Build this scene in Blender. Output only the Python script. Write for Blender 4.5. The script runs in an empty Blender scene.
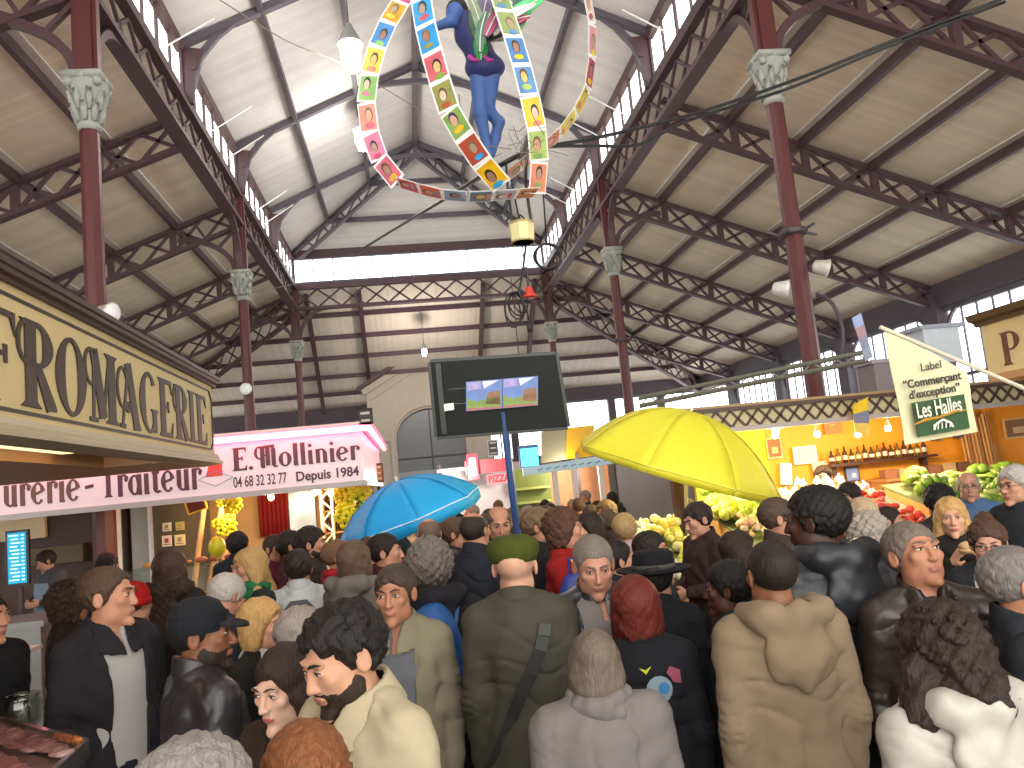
import bpy, math, random
import numpy as np
from mathutils import Vector, Matrix
random.seed(7)
rng = np.random.default_rng(11)
PI = math.pi
SC = bpy.context.scene
COL = SC.collection

# ------------------------------------------------------------------ camera
FPX, PITCH, YAW, ROLL = 800.85, .1182, .1329, -.099
CAM = Vector((-.886, 0, 2.0))
_F = Vector((math.sin(YAW)*math.cos(PITCH), math.cos(YAW)*math.cos(PITCH), math.sin(PITCH)))
_R = Vector((math.cos(YAW), -math.sin(YAW), 0)); _U = _R.cross(_F)
_R, _U = math.cos(ROLL)*_R + math.sin(ROLL)*_U, -math.sin(ROLL)*_R + math.cos(ROLL)*_U
cd = bpy.data.cameras.new('camera'); cam = bpy.data.objects.new('camera', cd); COL.objects.link(cam)
cd.sensor_width = 36; cd.lens = FPX*36/1024; cd.clip_end = 300
cam.matrix_world = Matrix(((_R.x, _U.x, -_F.x, CAM.x), (_R.y, _U.y, -_F.y, CAM.y), (_R.z, _U.z, -_F.z, CAM.z), (0, 0, 0, 1)))
SC.camera = cam

def ray(u, v): return _F + (u-512)/FPX*_R - (v-384)/FPX*_U
def at(u, v, D): return CAM + ray(u, v)*D                      # at depth D along the view axis
def aty(u, v, y): d = ray(u, v); return CAM + d*(y/d.y)         # on the plane y
def atx(u, v, x): d = ray(u, v); return CAM + d*((x-CAM.x)/d.x) # on the plane x
def atz(u, v, z): d = ray(u, v); return CAM + d*((z-CAM.z)/d.z)

# ------------------------------------------------------------------ materials
def lin(c):
    if isinstance(c, str):
        c = c.lstrip('#'); c = [int(c[i:i+2], 16) for i in (0, 2, 4)]
    o = []
    for x in c:
        x /= 255.
        o.append(x/12.92 if x <= .04045 else ((x+.055)/1.055)**2.4)
    return (*o, 1)
_mats = {}
def mat(name, c, rough=.7, metal=0, bump=0, scale=20, var=.12, emit=0, ecol=None, trans=0, spec=.5, stretch=None, sheen=0):
    key = (name, str(c), rough, metal, bump, scale, var, emit, trans)
    if key in _mats: return _mats[key]
    m = bpy.data.materials.new(name); m.use_nodes = True
    nt = m.node_tree; b = nt.nodes['Principled BSDF']
    L = nt.links.new
    base = lin(c)
    b.inputs['Base Color'].default_value = base
    b.inputs['Roughness'].default_value = rough; b.inputs['Metallic'].default_value = metal
    b.inputs['Specular IOR Level'].default_value = spec
    if sheen: b.inputs['Sheen Weight'].default_value = sheen
    if trans: b.inputs['Transmission Weight'].default_value = trans
    if emit:
        b.inputs['Emission Color'].default_value = lin(ecol) if ecol else base
        b.inputs['Emission Strength'].default_value = emit
    if var or bump:
        tc = nt.nodes.new('ShaderNodeTexCoord'); mp = nt.nodes.new('ShaderNodeMapping')
        if stretch: mp.inputs['Scale'].default_value = stretch
        L(tc.outputs['Object'], mp.inputs['Vector'])
        n = nt.nodes.new('ShaderNodeTexNoise'); n.inputs['Scale'].default_value = scale; n.inputs['Detail'].default_value = 4
        L(mp.outputs['Vector'], n.inputs['Vector'])
        if var:
            mx = nt.nodes.new('ShaderNodeMix'); mx.data_type = 'RGBA'
            mx.inputs[6].default_value = tuple(x*(1-var) for x in base[:3])+(1,)
            mx.inputs[7].default_value = tuple(min(1, x*(1+var)) for x in base[:3])+(1,)
            L(n.outputs['Fac'], mx.inputs[0]); L(mx.outputs[2], b.inputs['Base Color'])
        if bump:
            bp = nt.nodes.new('ShaderNodeBump'); bp.inputs['Strength'].default_value = bump; bp.inputs['Distance'].default_value = .01
            L(n.outputs['Fac'], bp.inputs['Height']); L(bp.outputs['Normal'], b.inputs['Normal'])
    _mats[key] = m
    return m
def emis(name, c, s):
    m = bpy.data.materials.new(name); m.use_nodes = True; nt = m.node_tree
    nt.nodes.remove(nt.nodes['Principled BSDF']); e = nt.nodes.new('ShaderNodeEmission')
    e.inputs['Color'].default_value = lin(c); e.inputs['Strength'].default_value = s
    nt.links.new(e.outputs[0], nt.nodes['Material Output'].inputs['Surface'])
    return m
def glass_mat(name, tint, gl=.08, rough=.05):
    m = bpy.data.materials.new(name); m.use_nodes = True; nt = m.node_tree
    nt.nodes.remove(nt.nodes['Principled BSDF'])
    t = nt.nodes.new('ShaderNodeBsdfTransparent'); t.inputs['Color'].default_value = lin(tint)
    g = nt.nodes.new('ShaderNodeBsdfGlossy'); g.inputs['Roughness'].default_value = rough
    mx = nt.nodes.new('ShaderNodeMixShader'); mx.inputs[0].default_value = gl
    nt.links.new(t.outputs[0], mx.inputs[1]); nt.links.new(g.outputs[0], mx.inputs[2])
    nt.links.new(mx.outputs[0], nt.nodes['Material Output'].inputs['Surface'])
    return m
def board_mat(name, c, axis, pitch=.11):
    """painted match-boarding: thin dark joints at a fixed pitch along one axis"""
    m = mat(name, c, .8, bump=.1, scale=3, var=.1)
    nt = m.node_tree; b = nt.nodes['Principled BSDF']; L = nt.links.new
    tc = nt.nodes.new('ShaderNodeTexCoord'); sx = nt.nodes.new('ShaderNodeSeparateXYZ'); L(tc.outputs['Object'], sx.inputs[0])
    d = nt.nodes.new('ShaderNodeMath'); d.operation = 'DIVIDE'; d.inputs[1].default_value = pitch; L(sx.outputs[axis], d.inputs[0])
    fr = nt.nodes.new('ShaderNodeMath'); fr.operation = 'FRACT'; L(d.outputs[0], fr.inputs[0])
    lt = nt.nodes.new('ShaderNodeMath'); lt.operation = 'LESS_THAN'; lt.inputs[1].default_value = .09; L(fr.outputs[0], lt.inputs[0])
    fl = nt.nodes.new('ShaderNodeMath'); fl.operation = 'FLOOR'; L(d.outputs[0], fl.inputs[0])
    wn = nt.nodes.new('ShaderNodeTexWhiteNoise'); wn.noise_dimensions = '1D'; L(fl.outputs[0], wn.inputs['W'])
    src = b.inputs['Base Color'].links[0].from_socket
    hs = nt.nodes.new('ShaderNodeHueSaturation'); L(src, hs.inputs['Color'])
    mr = nt.nodes.new('ShaderNodeMapRange'); mr.inputs[3].default_value = .93; mr.inputs[4].default_value = 1.05; L(wn.outputs['Value'], mr.inputs[0])
    L(mr.outputs[0], hs.inputs['Value'])
    mx = nt.nodes.new('ShaderNodeMix'); mx.data_type = 'RGBA'; L(lt.outputs[0], mx.inputs[0]); L(hs.outputs[0], mx.inputs[6])
    mx.inputs[7].default_value = tuple(x*.88 for x in lin(c)[:3])+(1,)
    L(mx.outputs[2], b.inputs['Base Color'])
    return m

# ------------------------------------------------------------------ mesh builder
class MB:
    def __init__(s): s.v = []; s.f = []; s.m = []; s.cur = 0
    def add(s, vs, fs):
        o = len(s.v); s.v += [tuple(p) for p in vs]
        for f in fs: s.f.append([i+o for i in f]); s.m.append(s.cur)
    def box(s, c, d, rot=None):
        x, y, z = (k/2 for k in d)
        vs = [Vector((a*x, b*y, e*z)) for e in (-1, 1) for a, b in ((-1, -1), (1, -1), (1, 1), (-1, 1))]
        if rot is not None: vs = [rot @ p for p in vs]
        s.add([p+Vector(c) for p in vs], [(3, 2, 1, 0), (4, 5, 6, 7), (0, 1, 5, 4), (1, 2, 6, 5), (2, 3, 7, 6), (3, 0, 4, 7)])
    def span(s, a, b):                       # box between two corners
        a, b = Vector(a), Vector(b); s.box((a+b)/2, [abs(k) for k in b-a])
    def beam(s, a, b, w, h, up=(0, 0, 1)):
        a, b = Vector(a), Vector(b); d = b-a; L = d.length
        if L < 1e-6: return
        d.normalize(); up = Vector(up); sd = d.cross(up)
        if sd.length < 1e-4: sd = d.cross(Vector((0, 1, 0)))
        sd.normalize(); u = sd.cross(d)
        vs = [p+sd*(i*w/2)+u*(j*h/2) for p in (a, b) for i, j in ((-1, -1), (1, -1), (1, 1), (-1, 1))]
        s.add(vs, [(0, 1, 2, 3), (7, 6, 5, 4), (0, 4, 5, 1), (1, 5, 6, 2), (2, 6, 7, 3), (3, 7, 4, 0)])
    def path(s, pts, w, h, up=(0, 0, 1)):
        for a, b in zip(pts[:-1], pts[1:]): s.beam(a, b, w, h, up)
    def tube(s, pts, r, n=8, cap=True):
        pts = [Vector(p) for p in pts]; N = len(pts); rs = r if isinstance(r, (list, tuple)) else [r]*N
        vs = []; prev = None
        for i, p in enumerate(pts):
            t = (pts[min(i+1, N-1)]-pts[max(i-1, 0)]).normalized()
            if prev is None:
                a = t.cross(Vector((0, 0, 1)));
                if a.length < .01: a = t.cross(Vector((0, 1, 0)))
                a.normalize()
            else: a = (prev-t*prev.dot(t)).normalized()
            prev = a; b = t.cross(a)
            for k in range(n):
                th = 2*PI*k/n; vs.append(p+(a*math.cos(th)+b*math.sin(th))*rs[i])
        fs = [(i*n+k, i*n+(k+1) % n, (i+1)*n+(k+1) % n, (i+1)*n+k) for i in range(N-1) for k in range(n)]
        if cap: fs += [tuple(range(n))[::-1], tuple((N-1)*n+k for k in range(n))]
        s.add(vs, fs)
    def lathe(s, prof, c=(0, 0, 0), n=16, mtx=None):
        vs = []
        for r, z in prof:
            for k in range(n):
                th = 2*PI*k/n+PI/n; p = Vector((r*math.cos(th), r*math.sin(th), z))
                if mtx is not None: p = mtx @ p
                vs.append(p+Vector(c))
        N = len(prof)
        fs = [(i*n+k, i*n+(k+1) % n, (i+1)*n+(k+1) % n, (i+1)*n+k) for i in range(N-1) for k in range(n)]
        fs += [tuple(range(n))[::-1], tuple((N-1)*n+k for k in range(n))]
        s.add(vs, fs)
    def prism(s, poly, vec):                 # planar 3D polygon swept along vec
        poly = [Vector(p) for p in poly]; n = len(poly); vec = Vector(vec)
        s.add(poly+[p+vec for p in poly], [tuple(range(n))[::-1], tuple(range(n, 2*n))]+[(i, (i+1) % n, n+(i+1) % n, n+i) for i in range(n)])
    def ball(s, c, r, n=10, m=7):
        r = (r, r, r) if not hasattr(r, '__len__') else r
        vs = []; c = Vector(c)
        for i in range(1, m):
            a = PI*i/m
            for k in range(n):
                b = 2*PI*k/n; vs.append(c+Vector((r[0]*math.sin(a)*math.cos(b), r[1]*math.sin(a)*math.sin(b), r[2]*math.cos(a))))
        fs = [(i*n+k, (i+1)*n+k, (i+1)*n+(k+1) % n, i*n+(k+1) % n) for i in range(m-2) for k in range(n)]
        t = len(vs); vs += [c+Vector((0, 0, r[2])), c-Vector((0, 0, r[2]))]
        fs += [(t, k, (k+1) % n) for k in range(n)]+[(t+1, (m-2)*n+(k+1) % n, (m-2)*n+k) for k in range(n)]
        s.add(vs, fs)
    def build(s, name, m, parent=None, smooth=False, bevel=0):
        me = bpy.data.meshes.new(name); me.from_pydata(s.v, [], s.f)
        ms = m if isinstance(m, (list, tuple)) else [m]
        for k in ms: me.materials.append(k)
        if len(ms) > 1: me.polygons.foreach_set('material_index', s.m)
        if smooth: me.polygons.foreach_set('use_smooth', [True]*len(me.polygons))
        me.update()
        return link(name, me, parent, bevel)
def link(name, me, parent=None, bevel=0):
    o = bpy.data.objects.new(name, me); COL.objects.link(o)
    if parent is not None:
        o.parent = parent; o.matrix_parent_inverse = Matrix.Identity(4)
    if bevel:
        b = o.modifiers.new('bevel', 'BEVEL'); b.width = bevel; b.segments = 2; b.limit_method = 'ANGLE'
    return o
def rebase(root, loc):
    """move a built thing so its Empty sits at loc while parts given in world coordinates stay put"""
    root.location = loc
    for c in root.children: c.location = c.location-Vector(loc)
def tag(o, label=None, cat=None, group=None, kind=None):
    if label: o['label'] = label
    if cat: o['category'] = cat
    if group: o['group'] = group
    if kind: o['kind'] = kind
    return o
def thing(name, label, cat, loc=(0, 0, 0), group=None, kind=None, rz=0):
    o = bpy.data.objects.new(name, None); COL.objects.link(o); o.location = loc; o.rotation_euler = (0, 0, rz)
    o.empty_display_size = .2
    return tag(o, label, cat, group, kind)
def struct(o, label=None): o['kind'] = 'structure'; return tag(o, label)
def text_mesh(name, body, size, m, parent=None, mtx=None, ext=.004, sx=1, bold=0, align='CENTER', shear=0):
    cu = bpy.data.curves.new(name, 'FONT'); cu.body = body; cu.size = size; cu.extrude = ext; cu.align_x = align; cu.align_y = 'CENTER'
    cu.offset = bold; cu.shear = shear; cu.resolution_u = 4
    o = bpy.data.objects.new(name+'_tmp', cu); COL.objects.link(o)
    dg = bpy.context.evaluated_depsgraph_get(); me = bpy.data.meshes.new_from_object(o.evaluated_get(dg))
    bpy.data.objects.remove(o); me.name = name; me.materials.clear(); me.materials.append(m)
    M = (mtx or Matrix.Identity(4)) @ Matrix.Diagonal((sx, 1, 1, 1)); me.transform(M)
    return link(name, me, parent)
def frame(o, xdir, ydir):
    """matrix whose local x,y lie along xdir,ydir (z = normal) at o"""
    x = Vector(xdir).normalized(); z = x.cross(Vector(ydir)).normalized(); y = z.cross(x)
    return Matrix(((x.x, y.x, z.x, o[0]), (x.y, y.y, z.y, o[1]), (x.z, y.z, z.z, o[2]), (0, 0, 0, 1)))

# ------------------------------------------------------------------ stroke lettering (high-contrast signwriter's capitals)
def _arc(cx, cy, rx, ry, a0, a1, tk, tn, n=18):
    """stroke outline strips of an elliptical arc: heavy where it runs upright, fine where it runs level"""
    out = []
    for i in range(n+1):
        a = math.radians(a0+(a1-a0)*i/n); w = tn+(tk-tn)*abs(math.cos(a))**1.3
        c, s_ = math.cos(a), math.sin(a)
        out.append(((cx+(rx+w*.5)*c, cy+(ry+tn*.5)*s_), (cx+(rx-w*.5)*c, cy+(ry-tn*.5)*s_)))
    return [(out[i][0], out[i+1][0], out[i+1][1], out[i][1]) for i in range(n)]
def _line(x0, y0, x1, y1, w0, w1=None):
    w1 = w0 if w1 is None else w1; d = Vector((x1-x0, y1-y0)); d.normalize(); n = Vector((-d.y, d.x))
    return [((x0+n.x*w0/2, y0+n.y*w0/2), (x1+n.x*w1/2, y1+n.y*w1/2), (x1-n.x*w1/2, y1-n.y*w1/2), (x0-n.x*w0/2, y0-n.y*w0/2))]
def _stem(x, y0, y1, tk, serif=(1, 1)):
    q = _line(x, y0, x, y1, tk)
    for yy, f in ((y0, serif[0]), (y1, serif[1])):
        if f:
            s = .035*(1 if yy == y0 else -1)
            q += [((x-tk*.95, yy), (x+tk*.95, yy), (x+tk*.5, yy+s*2), (x-tk*.5, yy+s*2))]
    return q
def glyph(ch, tk=.17, tn=.05):
    T, t = tk, tn; q = []; w = .6
    if ch == 'F':
        q += _stem(.2, 0, 1, T)+_line(.1, .97, .62, .97, t*1.3)+[((.52, .97), (.62, .97), (.62, .74))]+_line(.2, .52, .48, .52, t)+[((.42, .62), (.48, .62), (.48, .42), (.44, .42))]; w = .66
    elif ch == 'E':
        q += _stem(.2, 0, 1, T)+_line(.1, .97, .6, .97, t*1.2)+[((.5, .97), (.6, .97), (.6, .76))]+_line(.2, .52, .46, .52, t)+[((.4, .62), (.46, .62), (.46, .42), (.42, .42))]+_line(.1, .03, .6, .03, t*1.2)+[((.5, .03), (.6, .03), (.62, .26))]; w = .66
    elif ch == 'R':
        q += _stem(.22, 0, 1, T)+_arc(.36, .74, .2, .24, -95, 95, T, t)+_line(.12, .98, .38, .98, t)+_line(.22, .5, .4, .5, t)+_line(.34, .5, .6, .02, T*.6, T)+_line(.55, .03, .7, .03, t)
        q += _arc(.16, .74, .16, .24, 60, 300, t, t*.8); w = .7
    elif ch == 'O':
        q += _arc(.34, .5, .25, .48, 0, 360, T, t, 30); w = .68
    elif ch == 'G':
        q += _arc(.34, .5, .25, .48, 40, 320, T, t, 24)+_stem(.54, .02, .4, T*.75, (0, 1)); w = .68
    elif ch == 'M':
        q += _line(.16, 0, .2, 1, t)+_line(.06, .02, .27, .02, t)+_line(.2, 1, .42, .06, T)+_line(.42, .06, .64, 1, t)+_stem(.68, 0, 1, T)+_arc(.12, .74, .15, .24, 20, 300, t, t*.8); w = .86
    elif ch == 'A':
        q += _line(.1, 0, .36, 1, t)+_line(.33, 1, .58, 0, T)+_line(.02, .02, .2, .02, t)+_line(.46, .02, .7, .02, t)+_line(.17, .3, .5, .3, t)+_arc(.14, .6, .16, .3, 30, 270, t, t*.8)+_arc(.3, .32, .06, .06, 0, 360, t, t, 10); w = .7
    elif ch == 'I':
        q += _stem(.2, 0, 1, T); w = .4
    elif ch == 'P':
        q += _stem(.22, 0, 1, T)+_arc(.38, .72, .22, .26, -95, 95, T, t)+_line(.12, .98, .4, .98, t)+_line(.22, .46, .42, .46, t); w = .7
    elif ch == 'T':
        q += _stem(.3, 0, 1, T, (1, 0))+_line(.02, .96, .58, .96, t*1.8)+[((.02, .96), (.1, .96), (.02, .76))]+[((.5, .96), (.58, .96), (.58, .76))]; w = .62
    elif ch == 'M*':                          # rounded uncial M
        q += _arc(.2, .7, .17, .26, 60, 330, T*.7, t)+_line(.34, .04, .34, .93, T)+_line(.58, .1, .58, .9, T)+_line(.84, .1, .84, .85, T)
        q += _line(.2, .93, .9, .98, t*1.4)+_arc(.71, .82, .13, .12, 0, 180, T*.8, t)+_line(.3, .03, .44, .03, t)+_arc(.92, .12, .08, .1, 180, 330, T*.6, t)+_line(.26, .5, .6, .6, t*.8); w = 1.04
    elif ch in 'oeacd':
        q += {'o': _arc(.3, .32, .2, .3, 0, 360, T, t, 24), 'e': _arc(.3, .32, .2, .3, 10, 320, T, t, 20)+_line(.14, .3, .5, .38, t*1.2),
              'a': _arc(.27, .3, .18, .28, 20, 340, T, t, 20)+_line(.47, 0, .47, .62, T)+_line(.42, .02, .58, .02, t), 'c': _arc(.3, .32, .2, .3, 45, 315, T, t, 18),
              'd': _arc(.27, .3, .18, .28, 20, 340, T, t, 20)+_line(.47, 0, .47, 1, T)}[ch]; w = .6
    elif ch == 'l': q += _line(.16, 0, .16, 1, T, T*1.1)+[((.04, 1), (.24, 1), (.24, .93))]+_line(.08, .02, .28, .02, t); w = .32
    elif ch == 'i': q += _line(.16, 0, .16, .62, T)+[((.04, .62), (.24, .62), (.24, .56))]+_arc(.16, .83, .045, .045, 0, 360, .09, .09, 10)+_line(.08, .02, .28, .02, t); w = .32
    elif ch == 'n': q += _line(.16, 0, .16, .64, T)+_arc(.32, .4, .17, .22, 0, 170, T, t)+_line(.49, 0, .49, .42, T)+_line(.44, .02, .6, .02, t); w = .64
    elif ch == 'r': q += _line(.16, 0, .16, .64, T)+_arc(.32, .46, .14, .16, 20, 170, T, t)+_arc(.42, .5, .04, .05, 0, 360, .08, .08, 8)+_line(.08, .02, .26, .02, t); w = .48
    elif ch == 'u': q += _line(.16, .18, .16, .64, T)+_arc(.32, .2, .16, .18, 180, 350, T, t)+_line(.48, 0, .48, .64, T)+_line(.44, .02, .6, .02, t); w = .64
    elif ch == 'f': q += _line(.2, 0, .2, .8, T)+_arc(.32, .82, .12, .16, 20, 180, T, t)+_line(.06, .6, .38, .6, t*1.4)+_line(.1, .02, .3, .02, t); w = .42
    elif ch == 't': q += _line(.2, .1, .2, .9, T)+_line(.06, .62, .38, .62, t*1.4)+_arc(.3, .12, .1, .1, 180, 330, T, t); w = .42
    elif ch == '-': q += _line(.05, .36, .4, .4, .1); w = .46
    elif ch == '.': q += _arc(.08, .06, .04, .04, 0, 360, .09, .09, 10); w = .2
    else: w = .35
    return q, w
def sign_text(name, s, m, parent, mtx, h, wx=1, tk=.17, tn=.05, ext=.006, gap=.02, total=None):
    """lettering as one mesh; mtx puts local x along the line, y up; total = wanted length of the line"""
    chars = []; i = 0
    while i < len(s):
        if i+1 < len(s) and s[i+1] == '*': chars.append(s[i:i+2]); i += 2
        else: chars.append(s[i]); i += 1
    L = sum(glyph(c)[1]+gap for c in chars)
    if total: wx = total/(L*h)
    b = MB(); x = 0
    for c in chars:
        q, w = glyph(c, tk, tn)
        for k, poly in enumerate(q):
            z = ext*(1+.02*(k % 7))
            pts = [mtx @ Vector(((x+p[0])*h*wx, p[1]*h, z)) for p in poly]
            back = [mtx @ Vector(((x+p[0])*h*wx, p[1]*h, 0)) for p in poly]
            n = len(pts)
            b.add(pts+back, [tuple(range(n))]+[(j, n+j, n+(j+1) % n, (j+1) % n) for j in range(n)])
        x += w+gap
    return b.build(name, m, parent)
EXPO = 0.3
# ================================================================== THE HALL
A, YA, S, B = 4.5, 10.01, 9.07, 13.06
Yt = lambda i: YA+S*i
Y0, YC, YE = -9.0, Yt(2), Yt(2)+B-A
ZE, ZT = 5.95, 9.3                       # eave and head of the low roofs
zr = lambda x: ZT-(abs(x)-A)*(ZT-ZE)/(B-A)
IRON = mat('iron_paint', '#4c3238', .55, bump=.15, scale=30, var=.18)
IRONC = mat('column_paint', '#552523', .45, bump=.2, scale=25, var=.2)
IRONG = mat('grey_iron', '#55505a', .6, bump=.1, scale=20)
STONEW = mat('capital_paint', '#9a9d95', .8, bump=.5, scale=40, var=.2)
BOARD_L = board_mat('aisle_boards', '#d9c9b2', 1)
BOARD_E = board_mat('end_boards', '#d0c4b6', 0)
BOARD_N = board_mat('nave_boards', '#d8d5d2', 1)
GLASS = glass_mat('window_glass', '#f2f7fa')
CONC = mat('floor_concrete', '#8d8880', .6, bump=.15, scale=4, var=.2)

b = MB(); b.span((-B-1, Y0, -.2), (B+1, YE+.3, 0)); struct(b.build('floor', CONC))

def roof(name, poly, m, t=.12):
    b = MB(); n = (Vector(poly[1])-Vector(poly[0])).cross(Vector(poly[2])-Vector(poly[0])).normalized()
    if n.z < 0: n = -n
    b.prism(poly, n*t); return struct(b.build(name, m))
ce_l = roof('ceiling_left', [(-A, Y0, ZT), (-B, Y0, ZE), (-B, YE, ZE), (-A, YC, ZT)], BOARD_L)
ce_r = roof('ceiling_right', [(A, Y0, ZT), (B, Y0, ZE), (B, YE, ZE), (A, YC, ZT)], BOARD_L)
ce_e = roof('ceiling_far', [(-A, YC, ZT), (-B, YE, ZE), (B, YE, ZE), (A, YC, ZT)], BOARD_E)
ZN, ZR, YH = 10.66, 12.62, Yt(1.5)
cn_l = roof('ceiling_nave_left', [(-A-.03, Y0, ZN-.013), (0, Y0, ZR), (0, YH, ZR), (-A-.03, YC+.03, ZN-.013)], BOARD_N)
cn_r = roof('ceiling_nave_right', [(A+.03, Y0, ZN-.013), (0, Y0, ZR), (0, YH, ZR), (A+.03, YC+.03, ZN-.013)], BOARD_N)
cn_e = roof('ceiling_nave_far', [(-A-.03, YC+.03, ZN-.013), (0, YH, ZR), (A+.03, YC+.03, ZN-.013)], BOARD_N)
# purlins: children of the ceilings they carry
for sg, ce in ((-1, ce_l), (1, ce_r)):
    for k in range(1, 6):
        x = A+1.427*k; z = zr(x)-.09; yend = YC+(x-A)
        b = MB(); b.beam((sg*x, Y0, z), (sg*x, yend, z), .1, .17); b.build('purlin', IRON, ce)
        b = MB(); b.beam((sg*(x-.12), Y0, z+.075+.05), (sg*(x-.12), yend, z+.075+.05), .12, .03); b.build('batten', mat('pale_batten', '#d9d4cc', .7), ce)
for k in range(1, 6):
    x = A+1.427*k; y = YC+(x-A); z = zr(x)-.09
    b = MB(); b.beam((-x, y, z), (x, y, z), .1, .17); b.build('purlin', IRON, ce_e)
for xs, xe in ((-4.1, -4.6), (-2.25, -2.45), (2.2, 2.4), (4.1, 4.6)):
    b = MB(); b.beam((xs, YC+.1, ZT-.2), (xe, YE, ZE-.2), .16, .22); b.build('rafter', IRON, ce_e)
zn = lambda x: ZR-abs(x)*(ZR-ZN)/A
for sg, ce in ((-1, cn_l), (1, cn_r)):
    for x in (1.5, 3.0):
        yend = YH+(YC-YH)*x/A
        b = MB(); b.beam((sg*x, Y0, zn(x)-.09), (sg*x, yend, zn(x)-.09), .1, .16); b.build('purlin', IRONG, ce)
b = MB(); b.beam((0, Y0, ZR-.14), (0, YH, ZR-.14), .13, .24); b.build('ridge_beam', IRONG, cn_l)
for k in (1, 2):
    x = 1.5*k; y = YH+(YC-YH)*x/A
    b = MB(); b.beam((-x, y, zn(x)-.09), (x, y, zn(x)-.09), .1, .16); b.build('purlin', IRONG, cn_e)

# ---- columns
LBL = {-1: 'left', 1: 'right'}
ORD = ['nearest', 'second', 'farthest']
for sg in (-1, 1):
    for i in range(3):
        x, y = sg*A, Yt(i)
        t = thing('iron_column', '%s dark red cast-iron column on the %s side of the nave, %s' % (ORD[i], LBL[sg], ['with a large pale leafy capital', 'with floodlights tied above the stalls' if sg > 0 else 'behind the pink stall sign', 'at the corner under the end windows'][i]), 'column', (x, y, 0))
        b = MB(); b.lathe([(.22, 0), (.22, .5), (.14, .56), (.13, .9), (.114, 6.8)], n=8); b.build('shaft', IRONC, t)
        b = MB(); b.lathe([(.13, 6.78), (.145, 6.84), (.125, 6.88), (.14, 7.05), (.17, 7.2), (.24, 7.38), (.22, 7.4)], n=16)
        for r0, z0, z1, n in ((.15, 6.88, 7.12, 8), (.17, 7.02, 7.28, 8)):
            for k in range(n):
                th = 2*PI*(k+(.5 if z0 > 7 else 0))/n; c, s_ = math.cos(th), math.sin(th)
                b.tube([(c*(r0-.02), s_*(r0-.02), z0), (c*(r0+.01), s_*(r0+.01), (z0+z1)/2), (c*(r0+.05), s_*(r0+.05), z1), (c*(r0+.085), s_*(r0+.085), z1-.035)], [.035, .045, .035, .015], 6)
        for k in range(4):
            th = PI/4+PI/2*k; b.ball((.24*math.cos(th), .24*math.sin(th), 7.36), (.055, .055, .06))
            th = PI/2*k; b.ball((.215*math.cos(th), .215*math.sin(th), 7.42), (.04, .04, .05), 8, 5)
        b.box((0, 0, 7.45), (.46, .46, .07)); b.build('capital', STONEW, t, smooth=True)
        b = MB(); b.box((0, 0, 8.4), (.2, .24, 1.86)); b.box((0, 0, 8.4), (.3, .12, 1.86)); b.build('upper_post', IRONC, t)
        # curved brackets: towards the aisle and along the nave both ways
        b = MB()
        def arcb(dx, dy, R, z0=7.5, z1=8.42):
            pts = [Vector((dx*(.13+R*(1-math.cos(a))), dy*(.13+R*(1-math.cos(a))), z0+(z1-z0)*math.sin(a))) for a in np.linspace(0, PI/2, 9)]
            b.path(pts, .14, .11, (dx, dy, .3))
            m_ = pts[4]; b.beam(m_, (dx*.12, dy*.12, 8.5), .08, .06); b.beam(pts[5], (dx*R*.75, dy*R*.75, 8.62), .08, .06)
        arcb(sg, 0, 1.25, z1=8.33); arcb(0, 1, 1.0, 7.5, 8.6)
        if i: arcb(0, -1, 1.0, 7.5, 8.6)
        if i == 2: arcb(-sg, 0, 1.0, 7.5, 8.6)
        b.build('bracket', IRON, t)

# ---- lattice helpers
def lattice(b, P, Q, n, w=.05, h=.05, up=(0, 1, 0)):
    """X bracing in n panels between two polylines sampled as functions of 0..1"""
    for k in range(n):
        a, c = k/n, (k+1)/n
        b.beam(P(a), Q(c), w, h, up); b.beam(Q(a), P(c), w, h, up)
lerp = lambda a, b: (lambda t: Vector(a)+(Vector(b)-Vector(a))*t)

# ---- lattice trusses under the low roofs
TN = {-.5: 'overhead nearest the camera', 0: 'reaching the nearest column', .5: 'midway between the first and second columns', 1: 'reaching the second column', 1.5: 'midway between the second and corner columns', 2: 'reaching the corner column', 2.5: 'short one past the corner column'}
for sg in (-1, 1):
    for i in (-.5, 0, .5, 1, 1.5, 2, 2.5):
        y = Yt(i); x0 = A+.1 if i <= 2 else A+S*.5; x1 = B
        t = thing('lattice_truss', '%s aisle roof lattice truss, %s' % (LBL[sg], TN[i]), 'roof truss')
        up0, up1 = (sg*x0, y, zr(x0)-.12), (sg*x1, y, zr(x1)-.12)
        lo0, lo1 = (sg*x0, y, zr(x0)-.7), (sg*x1, y, zr(x1)-.62)
        b = MB(); b.beam(up0, up1, .16, .09); b.build('top_chord', IRON, t)
        b = MB(); b.beam(lo0, lo1, .16, .08); b.build('bottom_chord', IRON, t)
        U, Lw = lerp(up0, up1), lerp(lo0, lo1)
        b = MB(); nb = 6 if i <= 2 else 3
        for k in range(nb):
            u = lambda s, k=k: U((k+s)/nb); l = lambda s, k=k: Lw((k+s)/nb)
            lattice(b, u, l, 2, .065, .055)
            b.beam(U((k+1)/nb), Lw((k+1)/nb), .1, .14, (1, 0, 0))
        b.build('lattice', IRON, t)
        for c in (.5, ): pass
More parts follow.
